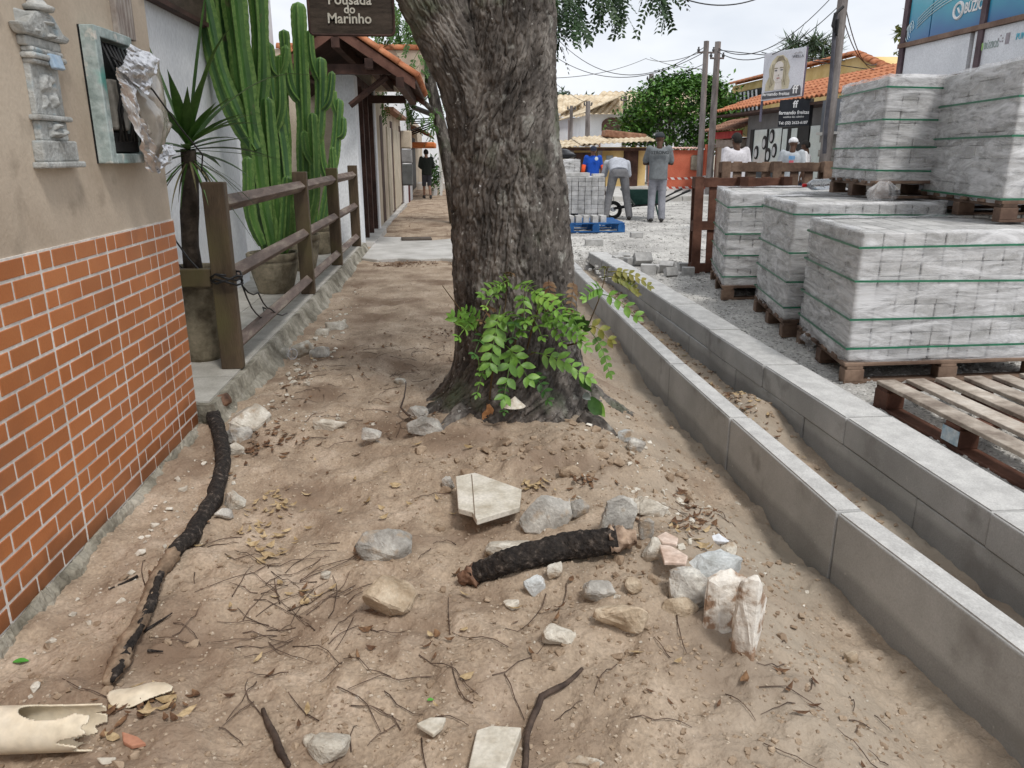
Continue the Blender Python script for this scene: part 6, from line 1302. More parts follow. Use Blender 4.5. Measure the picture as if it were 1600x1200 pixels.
person((-.80, 26.8, -.13), R(12), 1.60, J, 'person in a dark jacket and shorts walking away down the footpath at the left', SK_M, cloth('jacket', (.016, .02, .016)), cloth('shorts', (.05, .05, .06)), boots, hair=hairb, sleeve=.95, shorts=True)
# ------------------------------------------------------------------ wheelbarrow
wb = empty('wheelbarrow', (3.95, 16.0, .03), 'dark green wheelbarrow loaded with sand between two of the workmen', 'wheelbarrow'); gm = mat('barrow_green', (.012, .05, .04), (.03, .085, .07), scale=8, rough=.5)
def WB(x, y, z): return Vector((3.95 + x, 16.05 + y, .03 + z))
b = MB(); tp = [(-.42, -.27), (.40, -.29), (.40, .29), (-.42, .27)]; bt_ = [(-.18, -.16), (.26, -.19), (.26, .19), (-.18, .16)]
b.add([WB(x, y, .58) for x, y in tp]+[WB(x, y, .28) for x, y in bt_], [(0, 1, 5, 4), (1, 2, 6, 5), (2, 3, 7, 6), (3, 0, 4, 7), (7, 6, 5, 4)]); q = b.build('tray', gm, wb); q.modifiers.new('thickness', 'SOLIDIFY').thickness = .012
b = MB(); b.tube([WB(x, y, .585) for x, y in tp+[tp[0]]], .014, 8); b.build('rim', gm, wb)
b = MB(); b.ell(WB(0, 0, .54), (.34, .24, .12), 16, 10); b.build('sand', mat('grey_sand', (.35, .33, .3), (.5, .48, .44), bump=.8, bscale=40), wb, smooth=True)
for s in (-1, 1):
    MB().tube([WB(-.62, .08*s, .2), WB(-.15, .2*s, .27), WB(.3, .25*s, .30), WB(.85, .29*s, .56)], .018, 8).build('handle', black, wb, smooth=True)
    MB().tube([WB(.22, .22*s, .28), WB(.30, .24*s, .0)], .018, 8).build('leg', gm, wb); MB().tube([WB(.74, .285*s, .515), WB(.9, .293*s, .58)], .025, 8).build('grip', black, wb)
ty = MB(); ty.tube([WB(-.62+.15*math.cos(a), 0, .17+.15*math.sin(a)) for a in np.linspace(0, 2*math.pi, 25)], .04, 10); wl = ty.build('wheel', black, wb, smooth=True); MB().tube([WB(-.62, -.09, .18), WB(-.62, .09, .18)], .04, 12).build('hub', post_g, wl)
# ================================================================== rubble, branches and litter on the footpath
def rockmesh(dim, seed, cuts=15, boxy=.5, rough_=.04, flat=False):
    r_ = random.Random(seed); bm = bmesh.new()
    for k in range(cuts):
        v = Vector((r_.gauss(0, 1), r_.gauss(0, 1), r_.gauss(0, 1))).normalized(); m_ = max(abs(v.x), abs(v.y), abs(v.z)); v = v*((1-boxy)+boxy/m_)*r_.uniform(.82, 1.0)
        bm.verts.new((v.x*dim[0]/2, v.y*dim[1]/2, v.z*dim[2]/2))
    h = bmesh.ops.convex_hull(bm, input=bm.verts[:]); bmesh.ops.delete(bm, geom=[v for v in bm.verts if not v.link_faces], context='VERTS')
    bmesh.ops.dissolve_limit(bm, angle_limit=R(12), verts=bm.verts[:], edges=bm.edges[:]); bmesh.ops.triangulate(bm, faces=bm.faces[:])
    bmesh.ops.bevel(bm, geom=bm.edges[:], offset=min(dim)*.045, segments=1, affect='EDGES'); bmesh.ops.triangulate(bm, faces=bm.faces[:])
    for _ in range(2): bmesh.ops.subdivide_edges(bm, edges=[e for e in bm.edges if e.calc_length() > max(dim)*.09], cuts=1, use_grid_fill=True); bmesh.ops.triangulate(bm, faces=bm.faces[:])
    for v in bm.verts:
        q = v.co*(2.2/max(dim)); n_ = mnoise.noise(q*1.5+Vector((seed, 0, 0)))*.5 + mnoise.noise(q*5+Vector((0, seed, 0)))*.45 + mnoise.noise(q*13)*.4; v.co += v.co.normalized()*n_*max(dim)*rough_
    return bm
stoneA = mat('rubble_pale', (.40, .36, .30), (.72, .69, .62), scale=12, rough=.95, bump=.8, bscale=110, c3=(.52, .48, .41), rnd=.12, bdist=.005)
stoneB = mat('rubble_grey', (.25, .235, .21), (.58, .56, .51), scale=12, rough=.95, bump=.9, bscale=100, c3=(.37, .35, .32), rnd=.12, bdist=.005)
stoneC = mat('rubble_tan', (.30, .225, .15), (.62, .53, .41), scale=10, rough=.95, bump=.8, bscale=100, c3=(.46, .37, .27), rnd=.1, bdist=.005)
stoneD = mat('rubble_white_crust', (.33, .22, .15), (.74, .70, .64), scale=14, rough=.95, bump=.9, bscale=60, c3=(.62, .56, .49), lo=.42, hi=.56, bdist=.006)
stoneE = mat('rubble_bluegrey', (.36, .37, .36), (.60, .62, .62), scale=14, rough=.9, bump=.6, bscale=120, c3=(.48, .5, .5))
dirtlump = mat('dirt_lump', (.24, .17, .115), (.42, .325, .235), scale=9, rough=.95, bump=1, bscale=80, bdist=.006)
for q_ in (stoneA, stoneB, stoneC, stoneE): add_patch(q_, (.36, .275, .195), 16, .56, .70)
def rock(u, v, wpx, hpx, m, label, seed, dep=1.0, rot=(0, 0, 0), boxy=.45, sink=.25, cat='stone', nm='stone', zadd=0.0, cuts=16, rough_=.045, group='rubble stones on the footpath'):
    """u, v: lower middle of the stone in the photo; wpx, hpx: its seen width and height"""
    g = onground(u, v); D = math.sqrt(g.x**2+g.y**2+(1.32-g.z)**2); W = wpx*D/1200*1.12; Hh = hpx*D/1200*1.2; pit = math.atan2(1.32-g.z, math.hypot(g.x, g.y))
    z_ = Hh/(math.cos(pit)+dep*math.sin(pit)); dy = z_*dep*1.15
    bm = rockmesh((W*1.05, dy*1.05, z_*1.25), seed, cuts, boxy, rough_); me = bpy.data.meshes.new(nm)
    bmesh.ops.rotate(bm, verts=bm.verts[:], cent=(0, 0, 0), matrix=Euler(rot).to_matrix()); zmin = min(q.co.z for q in bm.verts)
    bm.to_mesh(me); bm.free(); me.materials.append(m)
    y = g.y + dy*.42; gz_ = H0(g.x, y); loc = Vector((g.x + .035*0, y, gz_ - zmin - z_*sink + zadd)); o = link(nm, me, loc); return tag(o, label, cat, group)
RK = [
 (382, 682, 64, 48, stoneA, 'large flat pale stone beside the tiled wall corner and the branch end', 1, 1.3),
 (368, 695, 44, 30, stoneB, 'narrow grey stone wedged between the branch and the large flat stone', 2, .8),
 (366, 710, 24, 20, stoneA, 'small round pale stone just below the wedge beside the branch', 3, 1),
 (362, 795, 34, 32, stoneA, 'whitish stone against the middle of the long branch', 4, 1),
 (348, 820, 26, 20, stoneB, 'small grey stone below the whitish one beside the branch', 5, 1),
 (515, 674, 54, 20, stoneA, 'long low pale stone lying left of the tree in the leaf line', 6, .7),
 (580, 697, 30, 24, stoneB, 'pointed grey stone standing alone left of the tree base', 7, .8),
 (596, 878, 86, 62, stoneB, 'rough grey concrete lump left of the log, with a blue-white side', 8, 1.0),
 (607, 981, 84, 70, stoneC, 'big cream and tan stone alone in the middle foreground', 9, 1.0),
 (860, 832, 80, 66, stoneB, 'blocky dark grey stone behind the left half of the black log', 10, .8),
 (907, 812, 30, 34, stoneB, 'small grey stone right of the blocky dark grey one', 11, .8),
 (795, 872, 78, 32, stoneA, 'flat white stone half behind the left part of the log', 12, 1),
 (835, 918, 34, 30, stoneE, 'thin blue-grey shard propped under the log', 13, .5),
 (868, 908, 26, 26, stoneA, 'small pale stone just below the middle of the log', 14, .8),
 (1012, 808, 66, 34, stoneA, 'flat whitish slab behind the right end of the log', 16, 1.3),
 (1012, 845, 24, 36, stoneB, 'narrow rubble piece at the right of the curved fragment', 17, .6),
 (1022, 880, 36, 40, stoneA, 'white crumbly rubble under the right end of the log', 18, .8),
 (1122, 907, 92, 48, stoneE, 'squared blue-grey block nearest the kerb, right of the rubble', 19, .9),
 (1138, 993, 76, 92, stoneD, 'large rounded stone with white crust at the right of the rubble', 20, .55),
 (1072, 945, 80, 62, stoneB, 'long grey-pink concrete lump leading to the crusted stone', 22, .9),
 (1066, 962, 52, 34, stoneC, 'small tan stone in front of the long concrete lump', 23, .9),
 (975, 990, 80, 58, stoneC, 'squat sandy brown stone in the centre right foreground', 24, .8),
 (938, 938, 48, 34, stoneB, 'sandy half-buried wedge above the squat brown stone', 25, .9),
 (992, 932, 30, 26, stoneC, 'smooth brown pebble right of the half-buried wedge', 26, .9),
 (874, 1012, 52, 38, stoneA, 'pale stone sunk in the dirt left of the squat brown stone', 27, 1.1),
 (797, 955, 26, 18, stoneA, 'small cream stone below the log among dry leaves', 28, 1),
 (512, 1196, 58, 46, stoneA, 'squared tan piece of rubble at the bottom edge, left of centre', 29, 1.1),
 (488, 1168, 30, 22, stoneA, 'small pale chip beside the squared piece at the bottom edge', 30, 1),
 (508, 907, 18, 14, stoneA, 'tiny white stone alone among the twigs', 31, 1),
 (497, 560, 32, 24, stoneB, 'triangular grey stone beside the plastic cup', 32, .8),
 (470, 556, 32, 26, stoneA, 'pale broken plaster lump touching the plastic cup', 33, .9),
 (525, 515, 36, 16, stoneA, 'flat light stone farther along the terrace edge', 34, 1),
 (503, 525, 24, 14, stoneA, 'small light stone next to the flat one along the terrace edge', 35, 1),
 (625, 600, 20, 14, stoneA, 'lone small pale stone on the bare sand behind the tree', 36, 1),
 (996, 715, 30, 28, stoneB, 'rounded stone on the right flank of the tree mound', 37, 1),
 (975, 690, 26, 20, stoneE, 'blue-grey chip on the right flank of the tree mound', 38, .8),
 (652, 660, 34, 30, stoneB, 'grey stone leaning on the left foot of the tree', 39, .8),
 (667, 680, 58, 30, stoneB, 'long dusty stone lying along the left root of the tree', 40, .8),
 (920, 1200, 50, 16, stoneA, 'white stone cut off by the bottom edge right of the stick', 41, 1),
 (1140, 868, 26, 22, stoneA, 'small whitish stone behind the squared blue-grey block', 42, 1),
 (1335, 1035, 18, 22, stoneC, 'small tan stone alone near the foot of the near kerb', 43, 1),
 (893, 745, 40, 24, dirtlump, 'pinkish lump of earth at the front of the trunk', 44, 1),
 (700, 752, 20, 26, stoneB, 'small upright grey stone left of the broken tile', 45, .6)]
for q in RK: rock(*q[:7], dep=q[7])
# tall slab leaning at the far right of the rubble
def plate(pts_px, th, m, label, nm, cat, lift=.0, tilt=0.0, line=None, group=None):
    """broken plate: outline measured in the photo on the ground plane, given real thickness"""
    c = onground(*pts_px[0]); zc_ = max(H0(*atz(u, v, c.z)[:2]) for u, v in pts_px)+lift; P = [atz(u, v, zc_+tilt*i) for i, (u, v) in enumerate(pts_px)]; b = MB(); b.poly([p - Vector((0, 0, th)) for p in P], (0, 0, th)); o = b.build(nm, m, None, bev=.003); tag(o, label, cat, group)
    return o, zc_
tile_pale = mat('tile_shard', (.44, .39, .31), (.68, .64, .57), scale=11, rough=.8, bump=.4, bscale=90, c3=(.58, .54, .46))
sh1, z1 = plate([(712, 744), (742, 738), (815, 764), (812, 792), (745, 812), (738, 800), (716, 794)], .022, tile_pale, 'big broken cream floor tile lying at the front of the tree mound', 'tile_shard', 'tile shard', .02)
a, b_ = atz(737, 742, z1), atz(742, 808, z1); MB().tube([a+Vector((0, 0, .0005)), b_+Vector((0, 0, .0005))], .002, 4).build('joint_line', mat('joint_brown', (.18, .13, .09), (.25, .2, .15)), sh1)
plate([(745, 1140), (768, 1133), (815, 1136), (800, 1175), (785, 1215), (728, 1215)], .03, tile_pale, 'large pale slab piece cut by the bottom edge in the centre', 'tile_shard', 'tile shard', .018)
plate([(650, 1130), (672, 1120), (697, 1120), (692, 1134), (677, 1147)], .012, tile_pale, 'small triangular cream tile chip in the foreground', 'tile_shard', 'tile shard', .012)
pinkt = mat('pink_tile', (.52, .38, .30), (.72, .60, .52), scale=15, rough=.7, bump=.2)
plate([(1026, 838), (1040, 830), (1060, 840), (1058, 850), (1035, 846)], .012, pinkt, 'upper pinkish tile chip right of the log end', 'tile_shard', 'tile shard', .05); plate([(1030, 850), (1048, 852), (1075, 868), (1072, 880), (1050, 878), (1038, 878)], .012, pinkt, 'lower pinkish tile chip right of the log end', 'tile_shard', 'tile shard', .04)
sl_ = rock(1180, 1036, 54, 108, stoneD, 'tall thin weathered slab leaning at the far right end of the rubble', 21, dep=.35, boxy=.75)
rock(974, 852, 62, 72, stoneB, 'tall grey rubble block with a rounded face behind the right end of the log', 63, dep=.55, boxy=.7)
# ------------------------------------------------------------------ the log and branches
blackbark = mat('black_bark', (.016, .013, .012), (.20, .165, .14), scale=45, rough=.9, bump=1, bscale=70, c3=(.04, .032, .027), lo=.4, hi=.75, bdist=.015)
barewood = mat('bare_wood', (.13, .09, .06), (.36, .27, .19), scale=16, rough=.85, bump=.7, bscale=70, c3=(.24, .17, .115), stretch=(1, 1, 1))
redwood = mat('red_wood', (.07, .04, .028), (.30, .17, .11), scale=20, rough=.85, bump=.6, bscale=60)
def limb(pts, rad, nm, m, parent, seed, rough_=.14, n=20, sub=7, cap=True):
    P = [Vector(p) for p in pts]; q = []; rr_ = []
    for i in range(len(P)-1):
        for s_ in range(sub): t = s_/sub; q.append(P[i].lerp(P[i+1], t)); rr_.append(rad[i]+(rad[i+1]-rad[i])*t)
    q.append(P[-1]); rr_.append(rad[-1])
    q = [p + Vector((mnoise.noise(p*9+Vector((seed, 0, 0))), mnoise.noise(p*9+Vector((0, seed, 0))), .5*mnoise.noise(p*9)))*.012 for p in q]
    return MB().tube(q, rr_, n, cap, prof=lambda j, i: 1 + rough_*(.5*mnoise.noise(Vector((math.cos(j*2*math.pi/n)*1.8+seed, math.sin(j*2*math.pi/n)*1.8, i*.22))) + .6*mnoise.noise(Vector((math.cos(j*2*math.pi/n)*6, math.sin(j*2*math.pi/n)*6+seed, i*.5))) + .5*mnoise.noise(Vector((math.cos(j*2*math.pi/n)*13, math.sin(j*2*math.pi/n)*13+seed, i*1.3))))).build(nm, m, parent, smooth=True)
lg = empty('log', (.3, 2.2, .05), 'short log with black flaking bark and raw reddish cut ends in front of the tree', 'log')
G = lambda u, v, dz=0.0: onground(u, v) + Vector((0, 0, dz))
pA, pB, pC, pD = G(738, 912, .035), G(800, 895, .045), G(880, 875, .05), G(962, 868, .055)
limb([pA, pB, pC, pD], [.032, .038, .043, .041], 'bark', blackbark, lg, 2.0, .18, 34, 26)
limb([pA.lerp(pB, -.36), pA.lerp(pB, .1)], [.018, .031], 'cut_end', redwood, lg, 3.0, .7, 20, 8); limb([pC.lerp(pD, .9), pC.lerp(pD, 1.34)], [.040, .022], 'cut_end', mat('pale_pink_wood', (.15, .095, .065), (.46, .34, .25), scale=24, bump=.9, bscale=60), lg, 4.0, .9, 22, 10)
br = empty('fallen_branch', (-.95, 2.5, .03), 'long crooked fallen branch with black bark lying along the foot of the tiled wall', 'branch')
bp = [G(332, 655, .05), G(345, 690, .03), G(352, 735, .03), G(335, 790, .03), G(300, 845, .03), G(272, 880, .03)]
limb(bp, [.036, .033, .031, .031, .03, .022], 'bark', blackbark, br, 5.0, .2, 24, 14)
bq = [G(274, 878, .03), G(250, 915, .028), G(230, 955, .026), G(210, 1005, .028), G(185, 1050, .026), G(168, 1078, .024)]
limb(bq, [.026, .02, .018, .022, .026, .012], 'stripped_wood', barewood, br, 6.0, .5, 20, 12)
limb([p + Vector((.012, -.004, .006)) for p in bq[1:]], [.012, .015, .010, .017, .006], 'bark', blackbark, br, 7.0, .7, 12, 12)
limb([bp[0]+Vector((.0, .02, .01)), bp[0]+Vector((.07, .08, .03))], [.04, .03], 'cut_end', redwood, br, 8.0, .2, 14, 5)
for a, b_ in (((232, 1022), (258, 1022)), ((225, 990), (268, 965)), ((345, 640), (325, 632)), ((215, 905), (170, 925))): limb([G(*a, .012), G(*b_, .012)], [.005, .002], 'twig', blackbark, br, a[0], .3, 7, 4)
sk = MB(); P = [G(907, 1050, .012), G(878, 1075, .016), G(843, 1098, .014), G(832, 1125, .012), G(826, 1160, .012), G(818, 1205, .012)]
o = limb(P, [.005, .007, .0085, .0085, .0075, .007], 'stick', mat('stick_brown', (.035, .024, .02), (.095, .066, .05), scale=25, bump=.6), None, 9.0, .25, 10, 5); tag(o, 'bent dark stick at the bottom centre, pointing up to the right', 'stick')
o = limb([G(412, 1115, .01), G(425, 1145, .012), G(437, 1175, .012), G(448, 1205, .01)], [.005, .008, .009, .006], 'stick', mat('stick_brown', (0, 0, 0)), None, 10.0, .3, 10, 5); tag(o, 'short dark stick standing out at the bottom left of centre', 'stick')
o = limb([G(665, 650, .01), G(640, 662, .04), G(628, 655, .06), G(636, 625, .1)], [.004, .006, .005, .003], 'stick', mat('stick_brown', (0, 0, 0)), None, 11.0, .2, 8, 5); tag(o, 'thin twig sticking up left of the tree foot', 'stick')
# ------------------------------------------------------------------ broken pipe at the lower left
cream = mat('old_pvc', (.60, .52, .39), (.76, .69, .56), scale=7, rough=.45, bump=.1, bscale=40, c3=(.71, .63, .49))
ppe = empty('broken_pipe', (-1.0, 1.56, 0), 'broken cream plastic drain pipe at the bottom left corner', 'pipe')
c0 = Vector((-1.42, 1.56, H0(-1.1, 1.56)+.055)); c1 = Vector((-.845, 1.545, H0(-.9, 1.55)+.052)); ax = (c1-c0).normalized(); sd_ = Vector((-ax.y, ax.x, 0)); nU, nA = 220, 110; V = []; F = []
for i in range(nU):
    for j in range(nA): a = 2*math.pi*j/nA; V.append(c0 + (c1-c0)*(i/(nU-1)) + sd_*.052*math.cos(a) + Vector((0, 0, .052*math.sin(a))))
for i in range(nU-1):
    for j in range(nA):
        t = i/(nU-1); a = (j+.5)/nA*360; end = .96 + .05*math.sin(a*.06) + .03*math.sin(a*.17)
        hole = ((t-.83)/.13)**2 + ((a-80)/42)**2 < 1 or (t > .84 and 35 < a < 100)
        if t < end and not hole: F.append((i*nA+j, i*nA+(j+1) % nA, (i+1)*nA+(j+1) % nA, (i+1)*nA+j))
q = MB().add(V, F).build('pipe', cream, ppe, smooth=True); q.modifiers.new('thickness', 'SOLIDIFY').thickness = .004
shp = MB(); V = []; F = []; n = 44; c2 = G(222, 1100, .026)
for i in range(n):
    for j in range(n): u = i/(n-1)-.5; v = j/(n-1)-.5; w_ = 1-.5*max(0, u)*2; V.append((c2.x+u*.16, c2.y+v*.085*w_ + .01*math.sin(u*7), c2.z+.014*math.cos(v*2.6)+.012*u))
for i in range(n-1):
    for j in range(n-1):
        if (i/(n-1)-.5)**2/.28 + (j/(n-1)-.5)**2/.27 < .95: F.append((i*n+j, (i+1)*n+j, (i+1)*n+j+1, i*n+j+1))
o = shp.add(V, F).build('pipe_shard', cream, None, smooth=True); o.modifiers.new('thickness', 'SOLIDIFY').thickness = .004; tag(o, 'flat cream shard broken off the plastic pipe, just right of it', 'pipe fragment')
plate([(190, 1142), (215, 1150), (228, 1160), (205, 1165), (192, 1158)], .012, mat('brick_chip', (.36, .15, .09), (.5, .26, .17)), 'orange brick chip below the pipe shard', 'brick_chip', 'brick chip', .012)
plate([(150, 1183), (182, 1182), (172, 1205), (160, 1195)], .006, tile_pale, 'cream splinter near the bottom left corner', 'tile_shard', 'tile shard', .012)
# plastic cup
cup = empty('plastic_cup', G(452, 560), 'clear crushed plastic cup lying at the terrace edge', 'cup'); c = G(458, 562, .035); MB().tube([c, c+Vector((-.03, .03, .002)), c+Vector((-.07, .07, .004))], [.036, .033, .026], 18, False).build('wall', film2, cup, smooth=True); MB().tube([c+Vector((.036*math.cos(a)*.75, .036*math.cos(a)*.6, .036*math.sin(a))) for a in np.linspace(0, 6.283, 20)], .003, 5).build('rim', mat('cup_rim', (.5, .5, .52), (.6, .6, .62)), cup)
wrp = rock(1122, 858, 34, 18, mat('white_wrapper', (.6, .62, .66), (.75, .77, .8), rough=.3), 'crumpled white plastic scrap behind the blue-grey block', 77, cat='plastic scrap', nm='plastic_scrap', group=None)
# ------------------------------------------------------------------ uncountable litter
def scatter_mesh(name, m, items): 
    V = np.concatenate([a for a, _ in items]); off = 0; F = []
    for a, f in items: F += [tuple(i+off for i in q) for q in f]; off += len(a)
    me = bpy.data.meshes.new(name); me.from_pydata(V.tolist(), [], F); me.materials.append(m); me.update(); o = link(name, me, (0, 0, 0)); o['kind'] = 'stuff'; return o
oct_f = [(0, 2, 4), (2, 1, 4), (1, 3, 4), (3, 0, 4), (2, 0, 5), (1, 2, 5), (3, 1, 5), (0, 3, 5)]; oct_v = np.array([(1, 0, 0), (-1, 0, 0), (0, 1, 0), (0, -1, 0), (0, 0, 1), (0, 0, -1)], float)
cub = np.array([(x, y, z) for z in (-1, 1) for y in (-1, 1) for x in (-1, 1)], float)*.68; cub_f = [(0, 2, 3, 1), (4, 5, 7, 6), (0, 1, 5, 4), (2, 6, 7, 3), (0, 4, 6, 2), (1, 3, 7, 5)]
def pebbles(n, xf, sizes, seed, zf):
    r_ = np.random.default_rng(seed); it = []
    P = xf(r_, n); S_ = r_.uniform(sizes[0], sizes[1], len(P))**1.0; Zs = zf(P[:, 0], P[:, 1])
    for (x, y), s_, z in zip(P, S_, Zs):
        b, f = (oct_v, oct_f) if r_.random() < .5 else (cub, cub_f); v = b*(1+r_.uniform(-.35, .35, b.shape))*s_*np.array([1.2, 1, .7]); a = r_.uniform(0, 6.28); c_, s2 = math.cos(a), math.sin(a)
        v = np.stack([v[:, 0]*c_-v[:, 1]*s2, v[:, 0]*s2+v[:, 1]*c_, v[:, 2]], -1); it.append((v+np.array([x, y, z+s_*.1]), f))
    return it
def persp(r_, n, x0, x1, y0, y1): y = y0*(y1/y0)**r_.random(n); return np.stack([r_.uniform(x0, x1, n), y], -1)
zst = lambda x, y: .02 + .03*fbm(x*2, y*2, 3) + .03*fbm(x*9, y*9, 3) + .02*fbm(x*26, y*26, 2)
peb_m = mat('pebble_mix', (.22, .16, .11), (.60, .53, .44), scale=45, rough=.95, bump=.4, c3=(.40, .32, .24), lo=.3, hi=.7)
scatter_mesh('pebbles', peb_m, pebbles(5200, lambda r_, n: persp(r_, n, -1.2, 1.3, 1.15, 9), (.002, .0065), 1, hz))
scatter_mesh('dirt_crumbs', dirtlump, pebbles(2000, lambda r_, n: persp(r_, n, -1.2, 1.3, 1.15, 8), (.002, .008), 2, hz) + pebbles(900, lambda r_, n: np.stack([r_.normal(.55, .4, n), r_.normal(2.0, .5, n)], -1), (.002, .009), 3, hz) + pebbles(500, lambda r_, n: np.stack([r_.uniform(1.44, 1.86, n), r_.uniform(1.6, 9, n)], -1), (.006, .018), 4, hz))
def chips(n, cen, spread, seed, sizes, lim):
    r_ = np.random.default_rng(seed); it = []; lib = []
    for q in range(14):
        bm = rockmesh((2, 1.7, 1.3), 300+q, 11, .5, .02); bmesh.ops.dissolve_limit(bm, angle_limit=R(14), verts=bm.verts[:], edges=bm.edges[:]); bmesh.ops.triangulate(bm, faces=bm.faces[:]); bm.verts.ensure_lookup_table(); bm.verts.index_update()
        lib.append((np.array([v.co[:] for v in bm.verts]), [tuple(v.index for v in f.verts) for f in bm.faces])); bm.free()
    for k in range(n):
        x, y = r_.normal(cen[0], spread[0]), r_.normal(cen[1], spread[1])
        if not lim(x, y): continue
        v, f = lib[r_.integers(len(lib))]; s_ = sizes[0]*(sizes[1]/sizes[0])**(r_.random()**2); a = r_.uniform(0, 6.28); c_, s2 = math.cos(a), math.sin(a); v = v*s_
        v = np.stack([v[:, 0]*c_-v[:, 1]*s2, v[:, 0]*s2+v[:, 1]*c_, v[:, 2]], -1); it.append((v+np.array([x, y, H0(x, y)+s_*.2]), f))
    return it
lw_ = lambda x, y: -1.22 < x < 1.27 and y > 1.15
scatter_mesh('rubble_chips', stoneA, chips(110, (-1.1, 2.6), (.09, .8), 31, (.006, .026), lw_) + chips(130, (-1.0, 5.2), (.08, 1.0), 32, (.007, .03), lambda x, y: -1.06 < x < 0 and y > 3.9) + chips(120, (.78, 2.5), (.22, .35), 33, (.005, .022), lw_) + chips(60, (.85, 3.2), (.12, .3), 34, (.006, .022), lw_) + chips(60, (-.75, 3.75), (.3, .1), 35, (.006, .02), lw_) + chips(90, (1.6, 5), (.1, 2), 36, (.006, .02), lambda x, y: 1.45 < x < 1.84 and y > 2))
scatter_mesh('earth_clods', dirtlump, chips(170, (.5, 2.0), (.45, .5), 41, (.006, .026), lw_) + chips(150, (.45, 3.05), (.35, .16), 42, (.008, .04), lw_) + chips(150, (1.05, 3.2), (.13, 1.3), 43, (.006, .022), lw_) + chips(120, (-1.0, 1.7), (.16, .35), 44, (.006, .024), lw_) + chips(120, (1.64, 4), (.1, 1.5), 45, (.006, .026), lambda x, y: 1.45 < x < 1.84 and y > 1.6) + chips(90, (-.3, 1.5), (.3, .2), 46, (.004, .016), lw_))
grv = mat('gravel_stones', (.24, .235, .225), (.66, .65, .62), scale=38, rough=.95, bump=.4, c3=(.46, .45, .43), lo=.3, hi=.7)
scatter_mesh('gravel', grv, pebbles(9000, lambda r_, n: persp(r_, n, 2.08, 4.4, 2.0, 9), (.004, .013), 5, zst) + pebbles(3500, lambda r_, n: persp(r_, n, 1.6, 6.5, 8, 22), (.008, .024), 6, zst))
def leaf_items(n, cen, spread, seed, size=(.011, .026), zf=hz, lim=None):
    r_ = np.random.default_rng(seed); it = []
    for k in range(n):
        x, y = r_.normal(cen[0], spread[0]), r_.normal(cen[1], spread[1])
        if lim and not lim(x, y): continue
        z = float(zf(x, y)); L_ = r_.uniform(*size); w_ = L_*r_.uniform(.22, .45); cu = r_.uniform(.1, .6)*L_
        v = np.array([(-L_, 0, cu), (-L_*.3, w_, cu*.15), (L_*.4, w_*.9, cu*.2), (L_, 0, cu*1.1), (L_*.4, -w_*.9, cu*.25), (-L_*.3, -w_, cu*.2), (0, 0, 0)]); a = r_.uniform(0, 6.28); c_, s2 = math.cos(a), math.sin(a); t = r_.uniform(-.5, .5)
        v = np.stack([v[:, 0]*c_-v[:, 1]*s2, v[:, 0]*s2+v[:, 1]*c_, v[:, 2]+v[:, 1]*t], -1); it.append((v+np.array([x, y, z+.004+r_.uniform(0, .008)]), [(0, 6, 1), (1, 6, 2), (2, 6, 3), (3, 6, 4), (4, 6, 5), (5, 6, 0)]))
    return it
onp = lambda x, y: -1.0 < x < 1.28 and y > 1.1
lm = mat('dry_leaf_brown', (.075, .038, .022), (.24, .14, .075), scale=30, rough=.8, bump=.2, c3=(.14, .075, .04)); lm2 = mat('dry_leaf_tan', (.28, .19, .09), (.52, .40, .24), scale=30, rough=.8, bump=.2)
A1 = []
for i, (u, v, su, sv, n) in enumerate([(480, 520, .10, .5, 90), (440, 590, .07, .25, 110), (420, 610, .08, .2, 70), (520, 480, .1, .7, 60), (560, 420, .06, .7, 60), (290, 800, .07, .18, 50), (265, 850, .06, .12, 30), (430, 690, .1, .1, 50), (390, 700, .05, .08, 30), (620, 672, .2, .08, 35), (1085, 800, .05, .07, 40), (1065, 820, .06, .05, 25), (560, 600, .3, .5, 25), (600, 545, .25, .4, 30), (690, 520, .12, .2, 30), (160, 900, .08, .15, 25), (200, 1110, .08, .06, 35), (620, 415, .25, .12, 160), (640, 412, .3, .1, 100), (900, 755, .08, .04, 20), (620, 900, .5, .4, 30), (560, 1000, .4, .3, 12), (1200, 1100, .25, .25, 18), (640, 345, .3, 2.5, 120)]):
    g = onground(u, v); A1 += leaf_items(n, (g.x, g.y), (su, sv), 50+i, lim=onp)
scatter_mesh('dry_leaves', lm, A1)
A2 = []
for i, (u, v, su, sv, n) in enumerate([(425, 790, .05, .08, 26), (400, 830, .06, .08, 20), (420, 860, .05, .05, 14), (290, 780, .05, .1, 14), (260, 860, .06, .1, 12), (460, 930, .06, .05, 10), (1080, 840, .05, .06, 14), (830, 760, .05, .02, 14), (480, 560, .15, .3, 25), (700, 990, .6, .5, 16), (560, 760, .3, .3, 18), (230, 1110, .05, .05, 16)]):
    g = onground(u, v); A2 += leaf_items(n, (g.x, g.y), (su, sv), 90+i, (.012, .03), lim=onp)
A2 += leaf_items(200, (1.62, 5.5), (.09, 1.6), 120, (.012, .028), lim=lambda x, y: 1.45 < x < 1.84 and y > 2)
scatter_mesh('tan_leaves', lm2, A2)
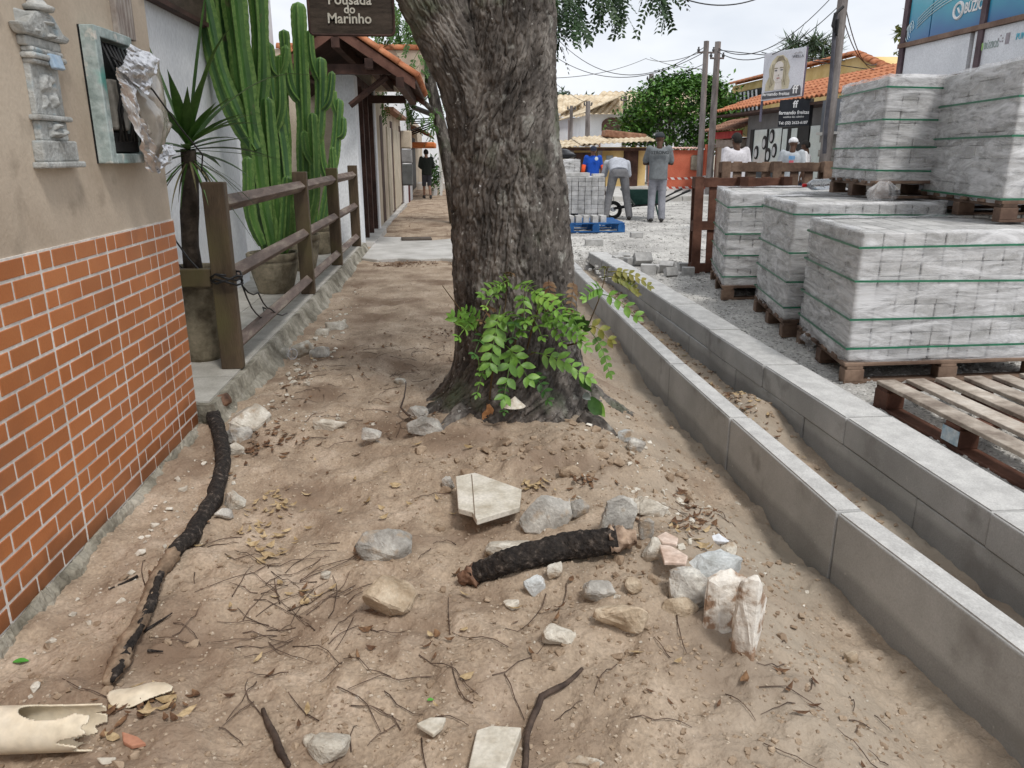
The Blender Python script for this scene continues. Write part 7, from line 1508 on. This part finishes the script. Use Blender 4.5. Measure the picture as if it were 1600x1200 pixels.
scatter_mesh('trench_leaves', lm, leaf_items(420, (1.60, 5.8), (.1, 1.8), 121, (.014, .03), lim=lambda x, y: 1.45 < x < 1.84 and y > 2.2))
tw = MB(); r2 = random.Random(21)
for (u, v, su, sv, n, ln) in [(450, 915, .10, .12, 34, .20), (430, 950, .14, .1, 22, .22), (490, 980, .16, .12, 16, .25), (560, 590, .3, .35, 40, .16), (600, 555, .3, .3, 30, .16), (500, 680, .3, .15, 18, .14), (760, 960, .3, .25, 14, .2), (850, 1020, .2, .12, 12, .22), (480, 1120, .15, .12, 14, .18), (640, 1160, .12, .06, 8, .12), (1100, 1080, .3, .25, 14, .14), (1300, 1120, .2, .15, 14, .1), (1090, 800, .08, .06, 14, .12), (260, 900, .12, .25, 16, .16), (690, 545, .15, .2, 20, .14), (620, 330, .4, 2.5, 24, .4), (620, 860, .4, .4, 20, .14), (400, 640, .1, .3, 16, .14)]:
    g = onground(u, v); n = int(n*.62)
    for k in range(n):
        x, y = r2.gauss(g.x, su), r2.gauss(g.y, sv)
        if not onp(x, y): continue
        a = r2.uniform(0, 6.28); L_ = ln*r2.uniform(.4, 1.2); bend = r2.uniform(-.9, .9); P = []
        for i in range(6):
            P.append((x, y, H0(x, y)+.004+.010*math.sin(math.pi*i/5)*r2.random())); x += math.cos(a)*L_/5; y += math.sin(a)*L_/5; a += bend/5
        tw.tube(P, list(np.linspace(.0019, .0009, 6)), 4, False)
o = tw.build('twigs', mat('twig_brown', (.04, .026, .02), (.14, .095, .07), scale=30, bump=.2)); o['kind'] = 'stuff'
for (u, v, lab) in ((28, 1040, 'small fresh green leaf on the dirt at the lower left'), (675, 1098, 'tiny bright green leaf in the bottom centre dirt')):
    g = onground(u, v); b = MB(); leaflet(b, g+Vector((-.012, 0, .008)), Vector((1, .2, .05)), Vector((0, 0, 1)), .04 if u < 100 else .018, .011 if u < 100 else .006); thing('fallen_leaf', b, mat('fresh_leaf', (.06, .26, .03), (.12, .36, .06), bump=0), lab, 'leaf')
